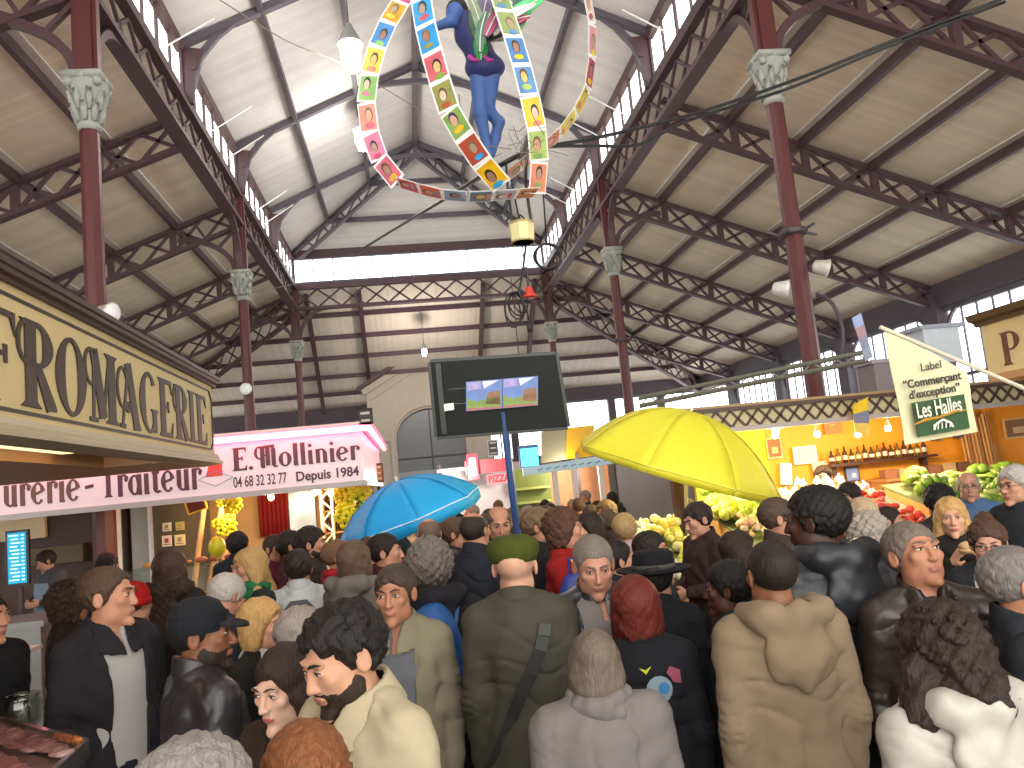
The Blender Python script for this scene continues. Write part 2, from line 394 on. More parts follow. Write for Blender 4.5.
for sg in (-1, 1):                                    # hip trusses running out to the far corners
    t = thing('hip_truss', 'diagonal lattice hip truss in the far %s corner of the roof' % LBL[sg], 'roof truss')
    U = lerp((sg*A, YC, ZT-.15), (sg*B, YE, ZE-.15)); Lw = lerp((sg*A, YC, ZT-.95), (sg*B, YE, ZE-.8))
    b = MB(); b.beam(U(0), U(1), .18, .1); b.build('top_chord', IRON, t)
    b = MB(); b.beam(Lw(0), Lw(1), .18, .1); b.build('bottom_chord', IRON, t)
    b = MB(); lattice(b, U, Lw, 14, .06, .05, (1, 0, 0)); b.build('lattice', IRON, t)

# ---- longitudinal lattice girders carrying the clerestory, one per bay, and the end girder
def girder(P0, P1, label, up):
    t = thing('lattice_girder', label, 'girder')
    P0, P1 = Vector(P0), Vector(P1); dz = Vector((0, 0, 1))
    b = MB(); b.beam(P0+dz*8.62, P1+dz*8.62, .28, .09); b.build('bottom_chord', IRON, t)
    b = MB(); b.beam(P0+dz*9.34, P1+dz*9.34, .28, .1); b.build('top_chord', IRON, t)
    b = MB(); lattice(b, lerp(P0+dz*8.65, P1+dz*8.65), lerp(P0+dz*9.3, P1+dz*9.3), 11, .06, .05, up); b.build('lattice', IRON, t)
for sg in (-1, 1):
    for i, w in ((-1, 'overhead by the camera'), (0, 'between the first and second columns'), (1, 'between the second column and the corner')):
        girder((sg*A, Yt(i), 0), (sg*A, Yt(i+1), 0), 'lattice girder along the %s of the nave, %s' % (LBL[sg], w), (1, 0, 0))
girder((-A, YC, 0), (A, YC, 0), 'lattice girder across the far end of the nave under the end windows', (0, 1, 0))

# ---- clerestory: sill, head and mullions as window frames with one glass sheet per half bay
def window_band(name, P0, P1, z0, z1, n, fm, depth=.1, heavy=2, inward=(0, 0, 0)):
    P0, P1 = Vector(P0), Vector(P1); d = (P1-P0).normalized(); P0, P1 = P0+d*.06, P1-d*.06; dz = Vector((0, 0, 1))
    b = MB(); b.beam(P0+dz*z0, P1+dz*z0, .14, .14); b.beam(P0+dz*z1, P1+dz*z1, .14, .14)
    for k in range(n+1):
        p = P0+(P1-P0)*k/n; w = .07 if k % heavy == 0 else .035
        b.beam(p+dz*z0, p+dz*z1, .05, w, d)
    o = struct(b.build(name, fm))
    g = MB(); nrm = d.cross(dz)*.008; g.prism([P0+dz*z0, P1+dz*z0, P1+dz*z1, P0+dz*z1], nrm); g.build('pane', GLASS, o)
    return o
wn = 1
for sg in (-1, 1):
    for i in range(-4, 4):
        y0, y1 = Yt(i/2), Yt((i+1)/2)
        window_band('window_%d' % wn, (sg*(A-.02), y0, 0), (sg*(A-.02), y1, 0), 9.5, 10.46, 6, IRON); wn += 1
window_band('window_%d' % wn, (-A, YC, 0), (A, YC, 0), 9.5, 10.46, 13, IRONG, heavy=99); wn += 1
b = MB()
for sg in (-1, 1):
    b.beam((sg*A, Y0, 9.42), (sg*A, YC, 9.42), .2, .12); b.beam((sg*(A-.02), Y0, 10.56), (sg*(A-.02), YC, 10.56), .08, .2)
b.beam((-A, YC, 9.42), (A, YC, 9.42), .2, .14); b.beam((-A, YC, 10.6), (A, YC, 10.6), .2, .36)
struct(b.build('trim_1', IRON))

# ---- arched trusses of the nave
ARC = [(4.36, 9.55), (4.3, 9.85), (4.17, 10.3), (3.83, 10.73), (3.39, 11.1), (2.64, 11.53), (1.77, 11.84), (.9, 12.05), (0, 12.12)]
AN = {-.5: 'overhead by the camera', 0: 'above the nearest columns', .5: 'second across the nave', 1: 'above the second columns', 1.5: 'farthest, where the ridge ends'}
for i in (-.5, 0, .5, 1, 1.5):
    y = Yt(i); t = thing('arched_truss', 'arched iron nave truss, %s' % AN[i], 'roof truss')
    up = [Vector((x, y, zn(x)-.1)) for x in (-A, 0, A)]
    b = MB(); b.path(up, .14, .13); b.build('top_chord', IRONG, t)
    pts = [Vector((-x, y, z)) for x, z in ARC]+[Vector((x, y, z)) for x, z in ARC[::-1][1:]]
    b = MB(); b.path(pts, .13, .09, (0, 1, 0)); b.build('arch_rib', IRONG, t)
    b = MB()
    for sg in (-1, 1):
        last = None
        for x in (3.83, 3.2, 2.5, 1.77, .9):
            zl = np.interp(x, [p[0] for p in ARC[::-1]], [p[1] for p in ARC[::-1]])
            b.beam((sg*x, y, zl), (sg*x, y, zn(x)-.1), .05, .05, (0, 1, 0))
            if last: b.beam((sg*last[0], y, zn(last[0])-.1), (sg*x, y, zl), .05, .05, (0, 1, 0))
            last = (x, zl)
        b.beam((sg*.9, y, 12.05), (0, y, ZR-.15), .05, .05, (0, 1, 0))
    b.beam((0, y, 12.1), (0, y, ZR-.1), .12, .1, (0, 1, 0))
    b.build('bracing', IRONG, t)
    for sg in (-1, 1):
        b = MB(); b.prism([(sg*4.45, y-.05, 9.4), (sg*4.3, y-.05, 9.4), (sg*4.25, y-.05, 10.0), (sg*4.05, y-.05, 10.45), (sg*4.45, y-.05, 10.5)], (0, .1, 0))
        b.lathe([(.09, 0), (.09, .14)], n=10, mtx=frame((sg*4.28, y+.07, 10.12), (1, 0, 0), (0, 0, 1)))
        b.build('spandrel', IRON, t)
for sg in (-1, 1):                                    # nave hip rafters at the far end
    t = thing('hip_rafter', 'iron hip rafter at the far %s corner of the nave roof' % LBL[sg], 'roof truss')
    U = lerp((0, YH, ZR-.1), (sg*A, YC, ZN-.1)); Lw = lerp((0, YH, ZR-.5), (sg*A*.93, YC-.3, ZN-.35))
    b = MB(); b.beam(U(0), U(1), .14, .12); b.build('top_chord', IRONG, t)
    b = MB(); b.beam(Lw(0), Lw(1), .12, .08); b.build('bottom_chord', IRONG, t)
    b = MB()
    for k in range(1, 7): b.beam(U(k/7), Lw(k/7), .05, .05, (1, 0, 0)); b.beam(U((k-1)/7), Lw(k/7), .05, .05, (1, 0, 0))
    b.build('bracing', IRONG, t)
# white opening rods of the clerestory vents
k = 0
for sg in (-1, 1):
    for y in (11.8, 13.2, 16.4, 17.8, 21.2, 22.3):
        b = MB(); b.tube([(sg*4.4, y, 9.75), (sg*3.6, y+.1, 10.3)], .014, 6)
        tag(b.build('vent_rod', mat('white_rod', '#e8e8e8', .4)), 'white opening rod sticking out of the %s clerestory windows' % LBL[sg], 'rod', group='%s clerestory vent rods' % LBL[sg])

# ---- outer walls
WALLM = mat('plaster', '#8f8478', .85, bump=.2, scale=6)
DARKST = mat('eave_steel', '#4b4048', .6, bump=.1)
for sg, nm in ((-1, 'wall_left'), (1, 'wall_right')):
    b = MB(); b.span((sg*B, Y0, 0), (sg*(B+.3), YE+.3, 2.7)); b.span((sg*B, Y0, 5.25), (sg*(B+.3), YE+.3, ZE+.1))
    o = struct(b.build(nm, WALLM))
    b = MB(); b.beam((sg*(B-.08), Y0, 5.62), (sg*(B-.08), YE, 5.62), .14, .62); b.build('eave_beam', DARKST, o)
    for i in range(-4, 6):
        y = Yt(i/2); b = MB(); b.span((sg*(B-.25), y-.28, 0), (sg*(B+.05), y+.28, 5.6)); b.build('pilaster', DARKST, o)
        b = MB()
        for q in (-1, 1):
            pts = [(sg*(B-.05), y+q*(.28+.9*(1-math.cos(a))), 4.4+.92*math.sin(a)) for a in np.linspace(0, PI/2, 7)]; b.path(pts, .08, .08, (1, 0, 0))
        b.build('arch_bracket', DARKST, o)
    for i in range(-4, 5):
        y0, y1 = Yt(i/2)+.28, Yt((i+1)/2)-.28
        o = window_band('window_%d' % wn, (sg*B, y0, 0), (sg*B, y1, 0), 2.75, 5.25, 7, IRONG, heavy=99); wn += 1
        b = MB(); b.beam((sg*B, y0, 3.5), (sg*B, y1, 3.5), .08, .08); b.build('transom', IRONG, o)
b = MB(); b.span((-B, YE, 0), (B, YE+.3, 2.9)); b.span((-B, YE, 5.3), (B, YE+.3, ZE+.1)); o = struct(b.build('wall_far', WALLM))
b = MB(); b.beam((-B, YE-.1, 5.65), (B, YE-.1, 5.65), .16, .6); b.build('eave_beam', DARKST, o)
for x in (-11, -8.6, -6.2, -3.9, 3.9, 6.2, 8.6, 11):
    b = MB(); b.span((x-.17, YE-.2, 0), (x+.17, YE+.05, 5.6)); b.build('pilaster', DARKST, o)
for x0, x1 in ((-B, -3.2), (3.2, B)):
    window_band('window_%d' % wn, (x0, YE+.05, 0), (x1, YE+.05, 0), 2.9, 5.35, 13, IRONG, heavy=99); wn += 1
b = MB(); b.span((-B-1, YE+2.2, 0), (-1.8, YE+2.6, 9)); tag(struct(b.build('exterior_wall', mat('outside_brick', '#6f5a50', .9, bump=.3, scale=9)), 'brown brick wall of the neighbouring building outside the end windows'))
# stone entrance with a gable and an arch, inside the far end
STN = mat('stone', '#b9ad9f', .85, bump=.25, scale=5, var=.12); YP = 34.0
b = MB()
gp = [(-2.55, 0), (-2.55, 6.3), (0, 7.7), (2.55, 6.3), (2.55, 0), (1.45, 0), (1.45, 4.1)]+[(1.45*math.cos(a), 4.1+1.25*math.sin(a)) for a in np.linspace(.1, PI-.1, 14)]+[(-1.45, 4.1), (-1.45, 0)]
b.prism([(x, YP, z) for x, z in gp], (0, .5, 0)); o = struct(b.build('wall_entrance', STN))
b = MB()
b.path([(-2.7, YP-.08, 6.2), (0, YP-.08, 7.72), (2.7, YP-.08, 6.2)], .25, .16, (0, 1, 0)); b.path([(-2.4, YP-.06, 5.95), (0, YP-.06, 7.3), (2.4, YP-.06, 5.95)], .15, .09, (0, 1, 0))
arch = [(1.62*math.cos(a), YP-.05, 4.1+1.42*math.sin(a)) for a in np.linspace(0, PI, 17)]
b.path([(1.62, YP-.05, 0)]+arch+[(-1.62, YP-.05, 0)], .16, .22, (0, 1, 0)); b.beam((-2.5, YP-.05, 4.15), (-1.7, YP-.05, 4.15), .14, .12); b.beam((2.5, YP-.05, 4.15), (1.7, YP-.05, 4.15), .14, .12)
b.build('moulding', STN, o)
b = MB(); b.beam((-2.9, YP-.25, 6.35), (0, YP-.25, 7.95), .35, .14); b.beam((2.9, YP-.25, 6.35), (0, YP-.25, 7.95), .35, .14); b.build('gable_rafter', IRON, o)
b = MB(); b.prism([(-1.45, YP+.3, 2.75), (1.45, YP+.3, 2.75)]+[(1.45*math.cos(a), YP+.3, 4.1+1.25*math.sin(a)) for a in np.linspace(0.05, PI-.05, 14)], (0, .06, 0)); o = struct(b.build('window_%d' % wn, mat('tympanum', '#5d6064', .35, bump=.05))); wn += 1
b = MB(); b.beam((-1.45, YP+.26, 3.3), (1.45, YP+.26, 3.3), .06, .06); b.beam((0, YP+.26, 2.75), (0, YP+.26, 5.3), .05, .05, (0, 1, 0)); b.build('glazing_bar', DARKST, o)
b = MB(); b.span((-1.45, YP+.2, 2.5), (1.45, YP+.34, 2.75)); struct(b.build('trim_2', mat('lintel_paint', '#9a9ea2', .6)))
b = MB(); b.span((-1.4, YP+.3, 0), (-.02, YP+.36, 2.5)); b.span((.02, YP+.3, 0), (1.4, YP+.36, 2.5)); struct(b.build('door_1', mat('door_paint', '#55504a', .5)))

# ---- hanging high-bay lamps
BULB = emis('lamp_glow', '#fff6ec', 55)
def bay_lamp(p, label, r=.16, drop=None, top=None):
    t = thing('pendant_lamp', label, 'lamp', p, kind='thing')
    b = MB(); b.lathe([(.05, r*2.0), (.07, r*1.7), (r*1.15, .02), (r*1.2, -.02)], n=16); b.build('lamp_shade', mat('lamp_metal', '#b9bbbd', .35, metal=.6), t)
    b = MB(); b.lathe([(.02, .02), (r*.9, -.01), (r*.95, -r*1.6), (r*.6, -r*2.6), (.02, -r*2.8)], n=14); b.build('bulb', BULB, t, smooth=True)
    b = MB(); b.tube([(0, 0, r*2), (0, 0, (top if top is not None else zn(p[0])-.15)-p[2])], .012, 5); b.build('cord', IRONG, t)
    return t
bay_lamp(aty(350, 44, 14.2), 'bright hanging lamp, the upper of the two glaring lamps left of the ridge', .2)
bay_lamp(aty(362, 130, 19.6), 'bright hanging lamp, the lower of the two, beside the hanging photo strip', .2)
bay_lamp(aty(462, 126, 19.6), 'small hanging lamp glimpsed between the photo strip and the blue figure', .09)
bay_lamp(aty(424, 349, 29.5), 'hanging lamp in front of the stone gable at the far end', .1, top=9.2)
for x, y in ((-1.5, 5.5), (1.5, 5.5), (-1.5, -3), (1.5, -3)):
    bay_lamp((x, y, 10.2), 'bright hanging lamp high over the near part of the nave', .17).__setitem__('group', 'lamps over the near part of the nave')
# ================================================================== FIGURES: implicit surfaces meshed on a rectilinear grid
def axis(lo, hi, coarse, fine=()):
    out = [lo]
    while out[-1] < hi:
        x = out[-1]; st = coarse
        for a, b_, f in fine:
            if a-1e-6 <= x < b_: st = min(st, f)
            elif x < a < x+st: st = min(st, max(a-x, f))
        out.append(x+st)
    return np.array(out, dtype=np.float32)
class Field:
    def __init__(s, xs, ys, zs):
        s.xs, s.ys, s.zs = xs, ys, zs; s.V = np.full((len(xs), len(ys), len(zs)), .15, np.float32)
    def sl(s, lo, hi):
        r = []
        for a, l, h in zip((s.xs, s.ys, s.zs), lo, hi): r.append(slice(max(0, int(np.searchsorted(a, l))-1), int(np.searchsorted(a, h))+1))
        return tuple(r)
    def grid(s, q): return s.xs[q[0]][:, None, None], s.ys[q[1]][None, :, None], s.zs[q[2]][None, None, :]
    def op(s, fn, lo, hi, k=.02, mode='u'):
        q = s.sl(lo, hi); X, Y, Z = s.grid(q)
        if X.size == 0 or Y.size == 0 or Z.size == 0: return
        d = fn(X, Y, Z).astype(np.float32); v = s.V[q]
        if mode == 'u':
            h = np.clip(.5+.5*(v-d)/k, 0, 1); s.V[q] = v*(1-h)+d*h-k*h*(1-h)
        elif mode == 's':
            d = -d; h = np.clip(.5+.5*(d-v)/k, 0, 1); s.V[q] = v*(1-h)+d*h+k*h*(1-h)
        elif mode == 'si':
            h = np.clip(.5+.5*(d-v)/k, 0, 1); s.V[q] = v*(1-h)+d*h+k*h*(1-h)
        else: s.V[q] = np.maximum(v, d)
    def ell(s, c, r, R=None, k=.02, mode='u'):
        c = np.array(c, float); r = np.array(r, float); m = r.max()+k*1.6+.012
        R_ = None if R is None else np.array(R, float)
        def fn(X, Y, Z):
            x, y, z = X-c[0], Y-c[1], Z-c[2]
            if R_ is not None:
                x, y, z = (R_[0, i]*x+R_[1, i]*y+R_[2, i]*z for i in range(3))
            k0 = np.sqrt((x/r[0])**2+(y/r[1])**2+(z/r[2])**2)+1e-6
            k1 = np.sqrt((x/r[0]**2)**2+(y/r[1]**2)**2+(z/r[2]**2)**2)+1e-6
            return k0*(k0-1)/k1
        s.op(fn, c-m, c+m, k, mode)
    def cap(s, a, b, ra, rb, k=.02, mode='u'):
        a, b = np.array(a, float), np.array(b, float); m = max(ra, rb)+k*1.6+.012; ab = b-a; L2 = ab @ ab+1e-9
        def fn(X, Y, Z):
            x, y, z = X-a[0], Y-a[1], Z-a[2]; t = np.clip((x*ab[0]+y*ab[1]+z*ab[2])/L2, 0, 1)
            return np.sqrt((x-t*ab[0])**2+(y-t*ab[1])**2+(z-t*ab[2])**2)-(ra+(rb-ra)*t)
        s.op(fn, np.minimum(a, b)-m, np.maximum(a, b)+m, k, mode)
    def chain(s, pts, rs, k=.02, mode='u'):
        for i in range(len(pts)-1): s.cap(pts[i], pts[i+1], rs[i], rs[i+1], k, mode)
def mesh_field(F):
    V = F.V; ins = V < 0; nx, ny, nz = V.shape
    c = sum(ins[i:nx-1+i, j:ny-1+j, k:nz-1+k].astype(np.int8) for i in (0, 1) for j in (0, 1) for k in (0, 1))
    act = np.argwhere((c > 0) & (c < 8))
    idx = np.full((nx-1, ny-1, nz-1), -1, np.int32); idx[tuple(act.T)] = np.arange(len(act))
    I, J, K = act.T; ax = (F.xs, F.ys, F.zs)
    S_ = np.zeros((len(act), 3)); N = np.zeros(len(act))
    for d in range(3):
        o1, o2 = [e for e in range(3) if e != d]
        for u in (0, 1):
            for v in (0, 1):
                p = [I, J, K]; p[o1] = p[o1]+u; p[o2] = p[o2]+v
                q = list(p); q[d] = q[d]+1
                a, b_ = V[tuple(p)], V[tuple(q)]; m = (a < 0) != (b_ < 0)
                t = np.where(m, a/np.where(m, a-b_, 1), 0)
                P = np.stack([ax[e][p[e]] for e in range(3)], 1).astype(float)
                P[:, d] += t*(ax[d][q[d]]-ax[d][p[d]])
                S_ += P*m[:, None]; N += m
    verts = S_/np.maximum(N, 1)[:, None]
    quads = []
    for d in range(3):
        o1, o2 = (d+1) % 3, (d+2) % 3
        a = ins; sl0 = [slice(None)]*3; sl1 = [slice(None)]*3; sl0[d] = slice(0, -1); sl1[d] = slice(1, None)
        e = np.argwhere(a[tuple(sl0)] != a[tuple(sl1)])
        lim = V.shape
        e = e[(e[:, o1] > 0) & (e[:, o2] > 0) & (e[:, o1] < lim[o1]-1) & (e[:, o2] < lim[o2]-1)]
        def cell(u, v):
            g = e.copy(); g[:, o1] += u; g[:, o2] += v; return idx[tuple(g.T)]
        Q = np.stack([cell(-1, -1), cell(0, -1), cell(0, 0), cell(-1, 0)], 1)
        flip = ~a[tuple(e.T)]; Q[flip] = Q[flip][:, ::-1]; quads.append(Q)
    Q = np.concatenate(quads); return verts, Q[(Q >= 0).all(1)]
def np_mesh(name, verts, quads, mats, mi=None):
    me = bpy.data.meshes.new(name); n = len(quads)
    me.vertices.add(len(verts)); me.vertices.foreach_set('co', verts.astype(np.float32).ravel())
    me.loops.add(n*4); me.loops.foreach_set('vertex_index', quads.astype(np.int32).ravel())
    me.polygons.add(n); me.polygons.foreach_set('loop_start', np.arange(0, n*4, 4, dtype=np.int32)); me.polygons.foreach_set('loop_total', np.full(n, 4, np.int32))
    for m in mats: me.materials.append(m)
    if mi is not None: me.polygons.foreach_set('material_index', mi.astype(np.int32))
    me.polygons.foreach_set('use_smooth', np.ones(n, bool)); me.update(calc_edges=True); me.validate()
    return me
def wob(X, Y, Z, f, sd=0):
    return (np.sin(X*f+sd*1.7+1.3*np.sin(Y*f*.7+sd))*np.sin(Z*f*1.1+sd*2.3+np.sin(X*f*.5))+np.sin(Y*f*1.3+sd*.6)*np.sin((X+Z)*f*.83+sd*3.1))*.5
def rotm(yaw, pitch, roll):
    a, b_, c = map(math.radians, (yaw, pitch, roll))
    return np.array(Matrix.Rotation(a, 3, 'Z') @ Matrix.Rotation(b_, 3, 'X') @ Matrix.Rotation(c, 3, 'Y'))

_cloth = {}
def dim(c, k):
    c = c.lstrip('#'); v = [int(c[i:i+2], 16) for i in (0, 2, 4)]; return '#%02x%02x%02x' % tuple(int(x*k) for x in v)
def cloth(c, kind='wool'):
    c = dim(c, .85)
    k = (c, kind)
    if k not in _cloth:
        _cloth[k] = {'wool': lambda: mat('cloth', c, .9, bump=.5, scale=26, var=.2, spec=.25),
                     'cotton': lambda: mat('cotton', c, .85, bump=.55, scale=9, var=.12, spec=.25),
                     'leather': lambda: mat('leather', c, .36, bump=.6, scale=10, var=.2, spec=.5),
                     'nylon': lambda: mat('nylon', c, .5, bump=.5, scale=11, var=.12, spec=.5)}[kind]()
    return _cloth[k]
def skin(c):
    c = dim(c, .93)
    m = mat('skin', c, .5, bump=.12, scale=45, var=.12, spec=.35); b_ = m.node_tree.nodes['Principled BSDF']; b_.inputs['Subsurface Weight'].default_value = .18; b_.inputs['Subsurface Scale'].default_value = .012; b_.inputs['Subsurface Radius'].default_value = (1, .35, .2); return m
def lipm(c): return mat('lip', c, .4, var=.05)
def hairm(c): return mat('hair', c, .6, bump=.55, scale=190, var=.6, spec=.3, stretch=(1, 1, .1))
EYEW, IRIS, LASH = mat('eye_white', '#d9d2ca', .25, var=0), mat('iris', '#33241a', .2, var=0), mat('lash', '#1c1412', .6, var=0)

POSE = {'down': ((.034, .03, -.28), (-.008, -.06, -.25)), 'bent': ((.05, .05, -.27), (-.1, -.2, -.04)), 'pocket': ((.085, .07, -.26), (-.05, -.1, -.2)),
        'eat': ((.04, -.08, -.25), (-.12, -.14, .2)), 'chest': ((.06, -.03, -.27), (-.16, -.17, .07)), 'work': ((.06, -.03, -.26), (-.13, -.22, -.03)),
        'fwd': ((.06, -.08, -.25), (-.03, -.24, -.06)), 'behind': ((.07, .11, -.25), (-.05, .02, -.23)), 'out': ((.13, .0, -.24), (.02, -.1, -.22))}
TZ = [.74, .80, .90, 1.0, 1.10, 1.20, 1.30, 1.38, 1.43, 1.47, 1.52]
TW = [.178, .184, .182, .165, .15, .152, .162, .166, .145, .08, .058]
TD = [.125, .13, .128, .114, .108, .112, .118, .112, .092, .068, .058]
TY = [0, .01, .01, 0, -.01, -.005, 0, .005, .012, .02, .022]
def torso(F, pad, z0, z1, Rb, pb, k=.03, wide=1.0, belly=0, flare=0, wr=0, sd=0, puff=0, top=True):
    zs = np.array(TZ)
    def fn(X, Y, Z):
        x, y, z = X-pb[0], Y-pb[1], Z-pb[2]
        x, y, z = (Rb[0, i]*x+Rb[1, i]*y+Rb[2, i]*z for i in range(3))
        x, y, z = np.broadcast_arrays(x+pb[0], y+pb[1], z+pb[2])
        fl = np.clip(1.05-z, 0, .6)*flare
        w_ = np.interp(z, zs, TW)*wide+pad+fl; d_ = np.interp(z, zs, TD)+pad+fl+belly*np.exp(-((z-1.03)/.13)**2); yc = np.interp(z, zs, TY)-belly*.6*np.exp(-((z-1.03)/.13)**2)
        q = np.sqrt((x/w_)**2+((y-yc)/d_)**2); dd = (q-1)*np.minimum(w_, d_)*.92
        if wr: dd = dd+wr*wob(x*1.0, y, z*.7, 26, sd)+wr*.6*wob(x, y, z*.4, 47, sd+3)
        if puff: dd = dd-puff*np.abs(np.sin(z*PI/.075))
        dd = np.maximum(dd, z0-z)
        return np.maximum(dd, z-z1) if top else dd
    F.op(fn, (-.5, -.62, z0-.3), (.5, .5, z1+.15), k)

def person(name_label, x, y, H, face, hyaw=0, hpitch=0, htilt=0, skin_c='#c58f72', hair=('short', '#2a1f1a'), top=None, under='#3a3a40', legs='#2b2c33',
           arms=('down', 'down'), lean=0, wide=1.0, belly=0, fine=.0045, group=None, beard=None, hat=None, glasses=False, zfoot=0, female=False, hands=False, far=False, seed=0, legsoff=0):
    """one figure; top = dict(c, kind, hem, open, collar, puff, pad, flare); all measures for a 1.76 m body, scaled to H"""
    s = H/1.76; rg = random.Random(seed+int(x*100)); sd = rg.random()*20
    top = dict(dict(c='#2c2d33', kind='wool', hem=.82, open=None, collar='stand', puff=0, pad=.02, flare=0, wr=.008), **(top or {}))
    Rb = rotm(0, lean, 0); pb = np.array((0, 0, .95)); up = lambda p: pb+Rb @ (np.array(p, float)-pb)
    Rh = rotm(hyaw, hpitch+lean*.5, htilt); nk = up((0, .03, 1.482)); hp = lambda p: nk+Rh @ (np.array(p, float)+np.array((0, -.03, .128)))
    hv = lambda p: Rh @ np.array(p, float)
    SH = [up((sg*.162*wide, .012, 1.418)) for sg in (-1, 1)]
    EL, WR, DR = [], [], []
    for i, sg in enumerate((-1, 1)):
        e, w_ = POSE[arms[i]]; m = np.array((sg, 1, 1))
        el = SH[i]+Rb @ (np.array(e)*m); wr = el+Rb @ (np.array(w_)*m); EL.append(el); WR.append(wr); DR.append((wr-el)/np.linalg.norm(wr-el))
    # ---------------- body
    hc = hp((0, 0, 0)); f = fine; cz = .02 if not far else .03
    fx, fy, fz = [(hc[0]-.1, hc[0]+.1, f)], [(hc[1]-.135, hc[1]+.13, f)], [(hc[2]-.15, hc[2]+.14, f)]
    if hands:
        for i in (0, 1):
            p = WR[i]+DR[i]*.07
            for L_, e in ((fx, 0), (fy, 1), (fz, 2)): L_.append((p[e]-.09, p[e]+.09, .0055))
    F = Field(axis(-.42, .42, cz, fx), axis(-.58, .34, cz, fy), axis(-.03, max(1.8, hc[2]+.16), cz*1.3, fz))
    torso(F, -.004, .8, 1.52, Rb, pb, wide=wide, belly=belly)
    for i, sg in enumerate((-1, 1)):
        F.cap(SH[i], EL[i], .05, .041, .03); F.cap(EL[i], WR[i], .041, .028, .015)
        l = DR[i]; n = np.array((-sg, 0, 0.))-l*(-sg*l[0]); n = n/(np.linalg.norm(n)+1e-6); wd = np.cross(l, n); wd = wd if (wd[2]*.6-wd[1]) > 0 else -wd
        R_ = np.stack([wd, n, l], 1); F.ell(WR[i]+l*.048, (.037, .0145, .05), R_, .012)
        if not far:
            for j, (o, ln) in enumerate(((.028, .068), (.0095, .078), (-.0095, .072), (-.027, .055))):
                a = WR[i]+l*.085+wd*o; d1 = l*.9+n*.35; b1 = a+d1*ln*.55; b2 = b1+(l*.45+n*.85)*ln*.5
                F.chain([a, b1, b2], [.0092, .0085, .007], .004)
            a = WR[i]+l*.022+wd*.03; b1 = a+(l*.6+wd*.5+n*.25)*.04; F.chain([a, b1, b1+(l*.75+n*.4)*.034], [.012, .0105, .008], .006)
        hx = sg*.088; F.chain([(hx, .01, .9), (hx*1.05, -.005, .5), (hx*1.1, .02, .1)], [.085, .056, .04], .03)
        F.cap((hx*1.1, .03, .06), (hx*1.25, -.13, .035), .04, .03, .02)
    nk0 = up((0, .03, 1.43)); F.cap(nk0, hp((0, .02, -.055)), .056 if not female else .047, .049 if not female else .042, .025)
    jw = (1+rg.uniform(-.06, .06))*(.94 if female else 1); nl = rg.uniform(-.004, .006); ch = rg.uniform(-.004, .006)
    H_ = lambda c, r, k, m='u': F.ell(hp(c), r, Rh, k, m)
    H_((0, .018, .035), (.076, .097, .083), .02); H_((0, -.024, -.034), (.061*jw, .068, .083), .02)
    H_((0, -.07, -.1), (.024*jw, .019, .017), .02)
    for sg in (-1, 1):
        H_((sg*.045*jw, -.012, -.066), (.018, .035, .027), .022); H_((sg*.042, -.068, -.012), (.019, .014, .015), .025)
    if not far:
        for sg in (-1, 1): H_((sg*.027, -.083, .029), (.026, .0105, .008), .016)
        for sg in (-1, 1): H_((sg*.031, -.098, .0115), (.017, .014, .011), .012, 's')
        F.cap(hp((0, -.088, .016)), hp((0, -.1055-nl*.7, -.027)), .0075, .0108, .011)
        for sg in (-1, 1): H_((sg*.0115, -.0985-nl*.5, -.029), (.0075, .009, .007), .006)
        for sg in (-1, 1): H_((sg*.031, -.0765, .011), (.0155, .0145, .0135), .004)
        H_((0, -.089, -.0555), (.022, .009, .005), .007); H_((0, -.0875, -.0652), (.018, .0093, .006), .007)
        H_((0, -.084, -.105-ch*.5), (.015, .012, .012), .015)
    else:
        F.cap(hp((0, -.088, .016)), hp((0, -.112, -.026)), .009, .0125, .012)
        for sg in (-1, 1): H_((sg*.031, -.098, .0115), (.017, .013, .011), .012, 's')
    for sg in (-1, 1):
        R_ = Rh @ rotm(sg*-18, 0, 0); F.ell(hp((sg*.08, .008, .001)), (.008, .02, .032), R_, .007); F.ell(hp((sg*.087, .004, .003)), (.004, .01, .018), R_, .004, 's')
    vt, Q = mesh_field(F)
    fc = (vt[Q].mean(1)-hp((0, 0, 0))) @ Rh
    mi = (((fc[:, 0]/.0215)**2+((fc[:, 2]+.0605)/.0088)**2 < 1) & (fc[:, 1] < -.084)).astype(int)
    me = np_mesh('person', vt*s, Q, [skin(skin_c), lipm('#a0655a' if not female else '#ad5c56')], mi)
    o = link('person', me); o.location = (x, y, zfoot); o.rotation_euler = (0, 0, math.radians(face))
    tag(o, name_label, 'person', group)
    def child(nm, Fd, m, par=o):
        v_, q_ = mesh_field(Fd)
        if len(q_) == 0: return None
        return link(nm, np_mesh(nm, v_*s, q_, [m]), par)
    cg = .0095 if not far else .014
    # ---------------- eyes, brows
    HM = Matrix.Translation(Vector(hc)*s) @ Matrix([list(r) for r in Rh]).to_4x4() @ Matrix.Scale(s, 4)
    def hmb(nm, b, m, smooth=True, par=o):
        b.v = [tuple(HM @ Vector(p)) for p in b.v]; return b.build(nm, m, par, smooth)
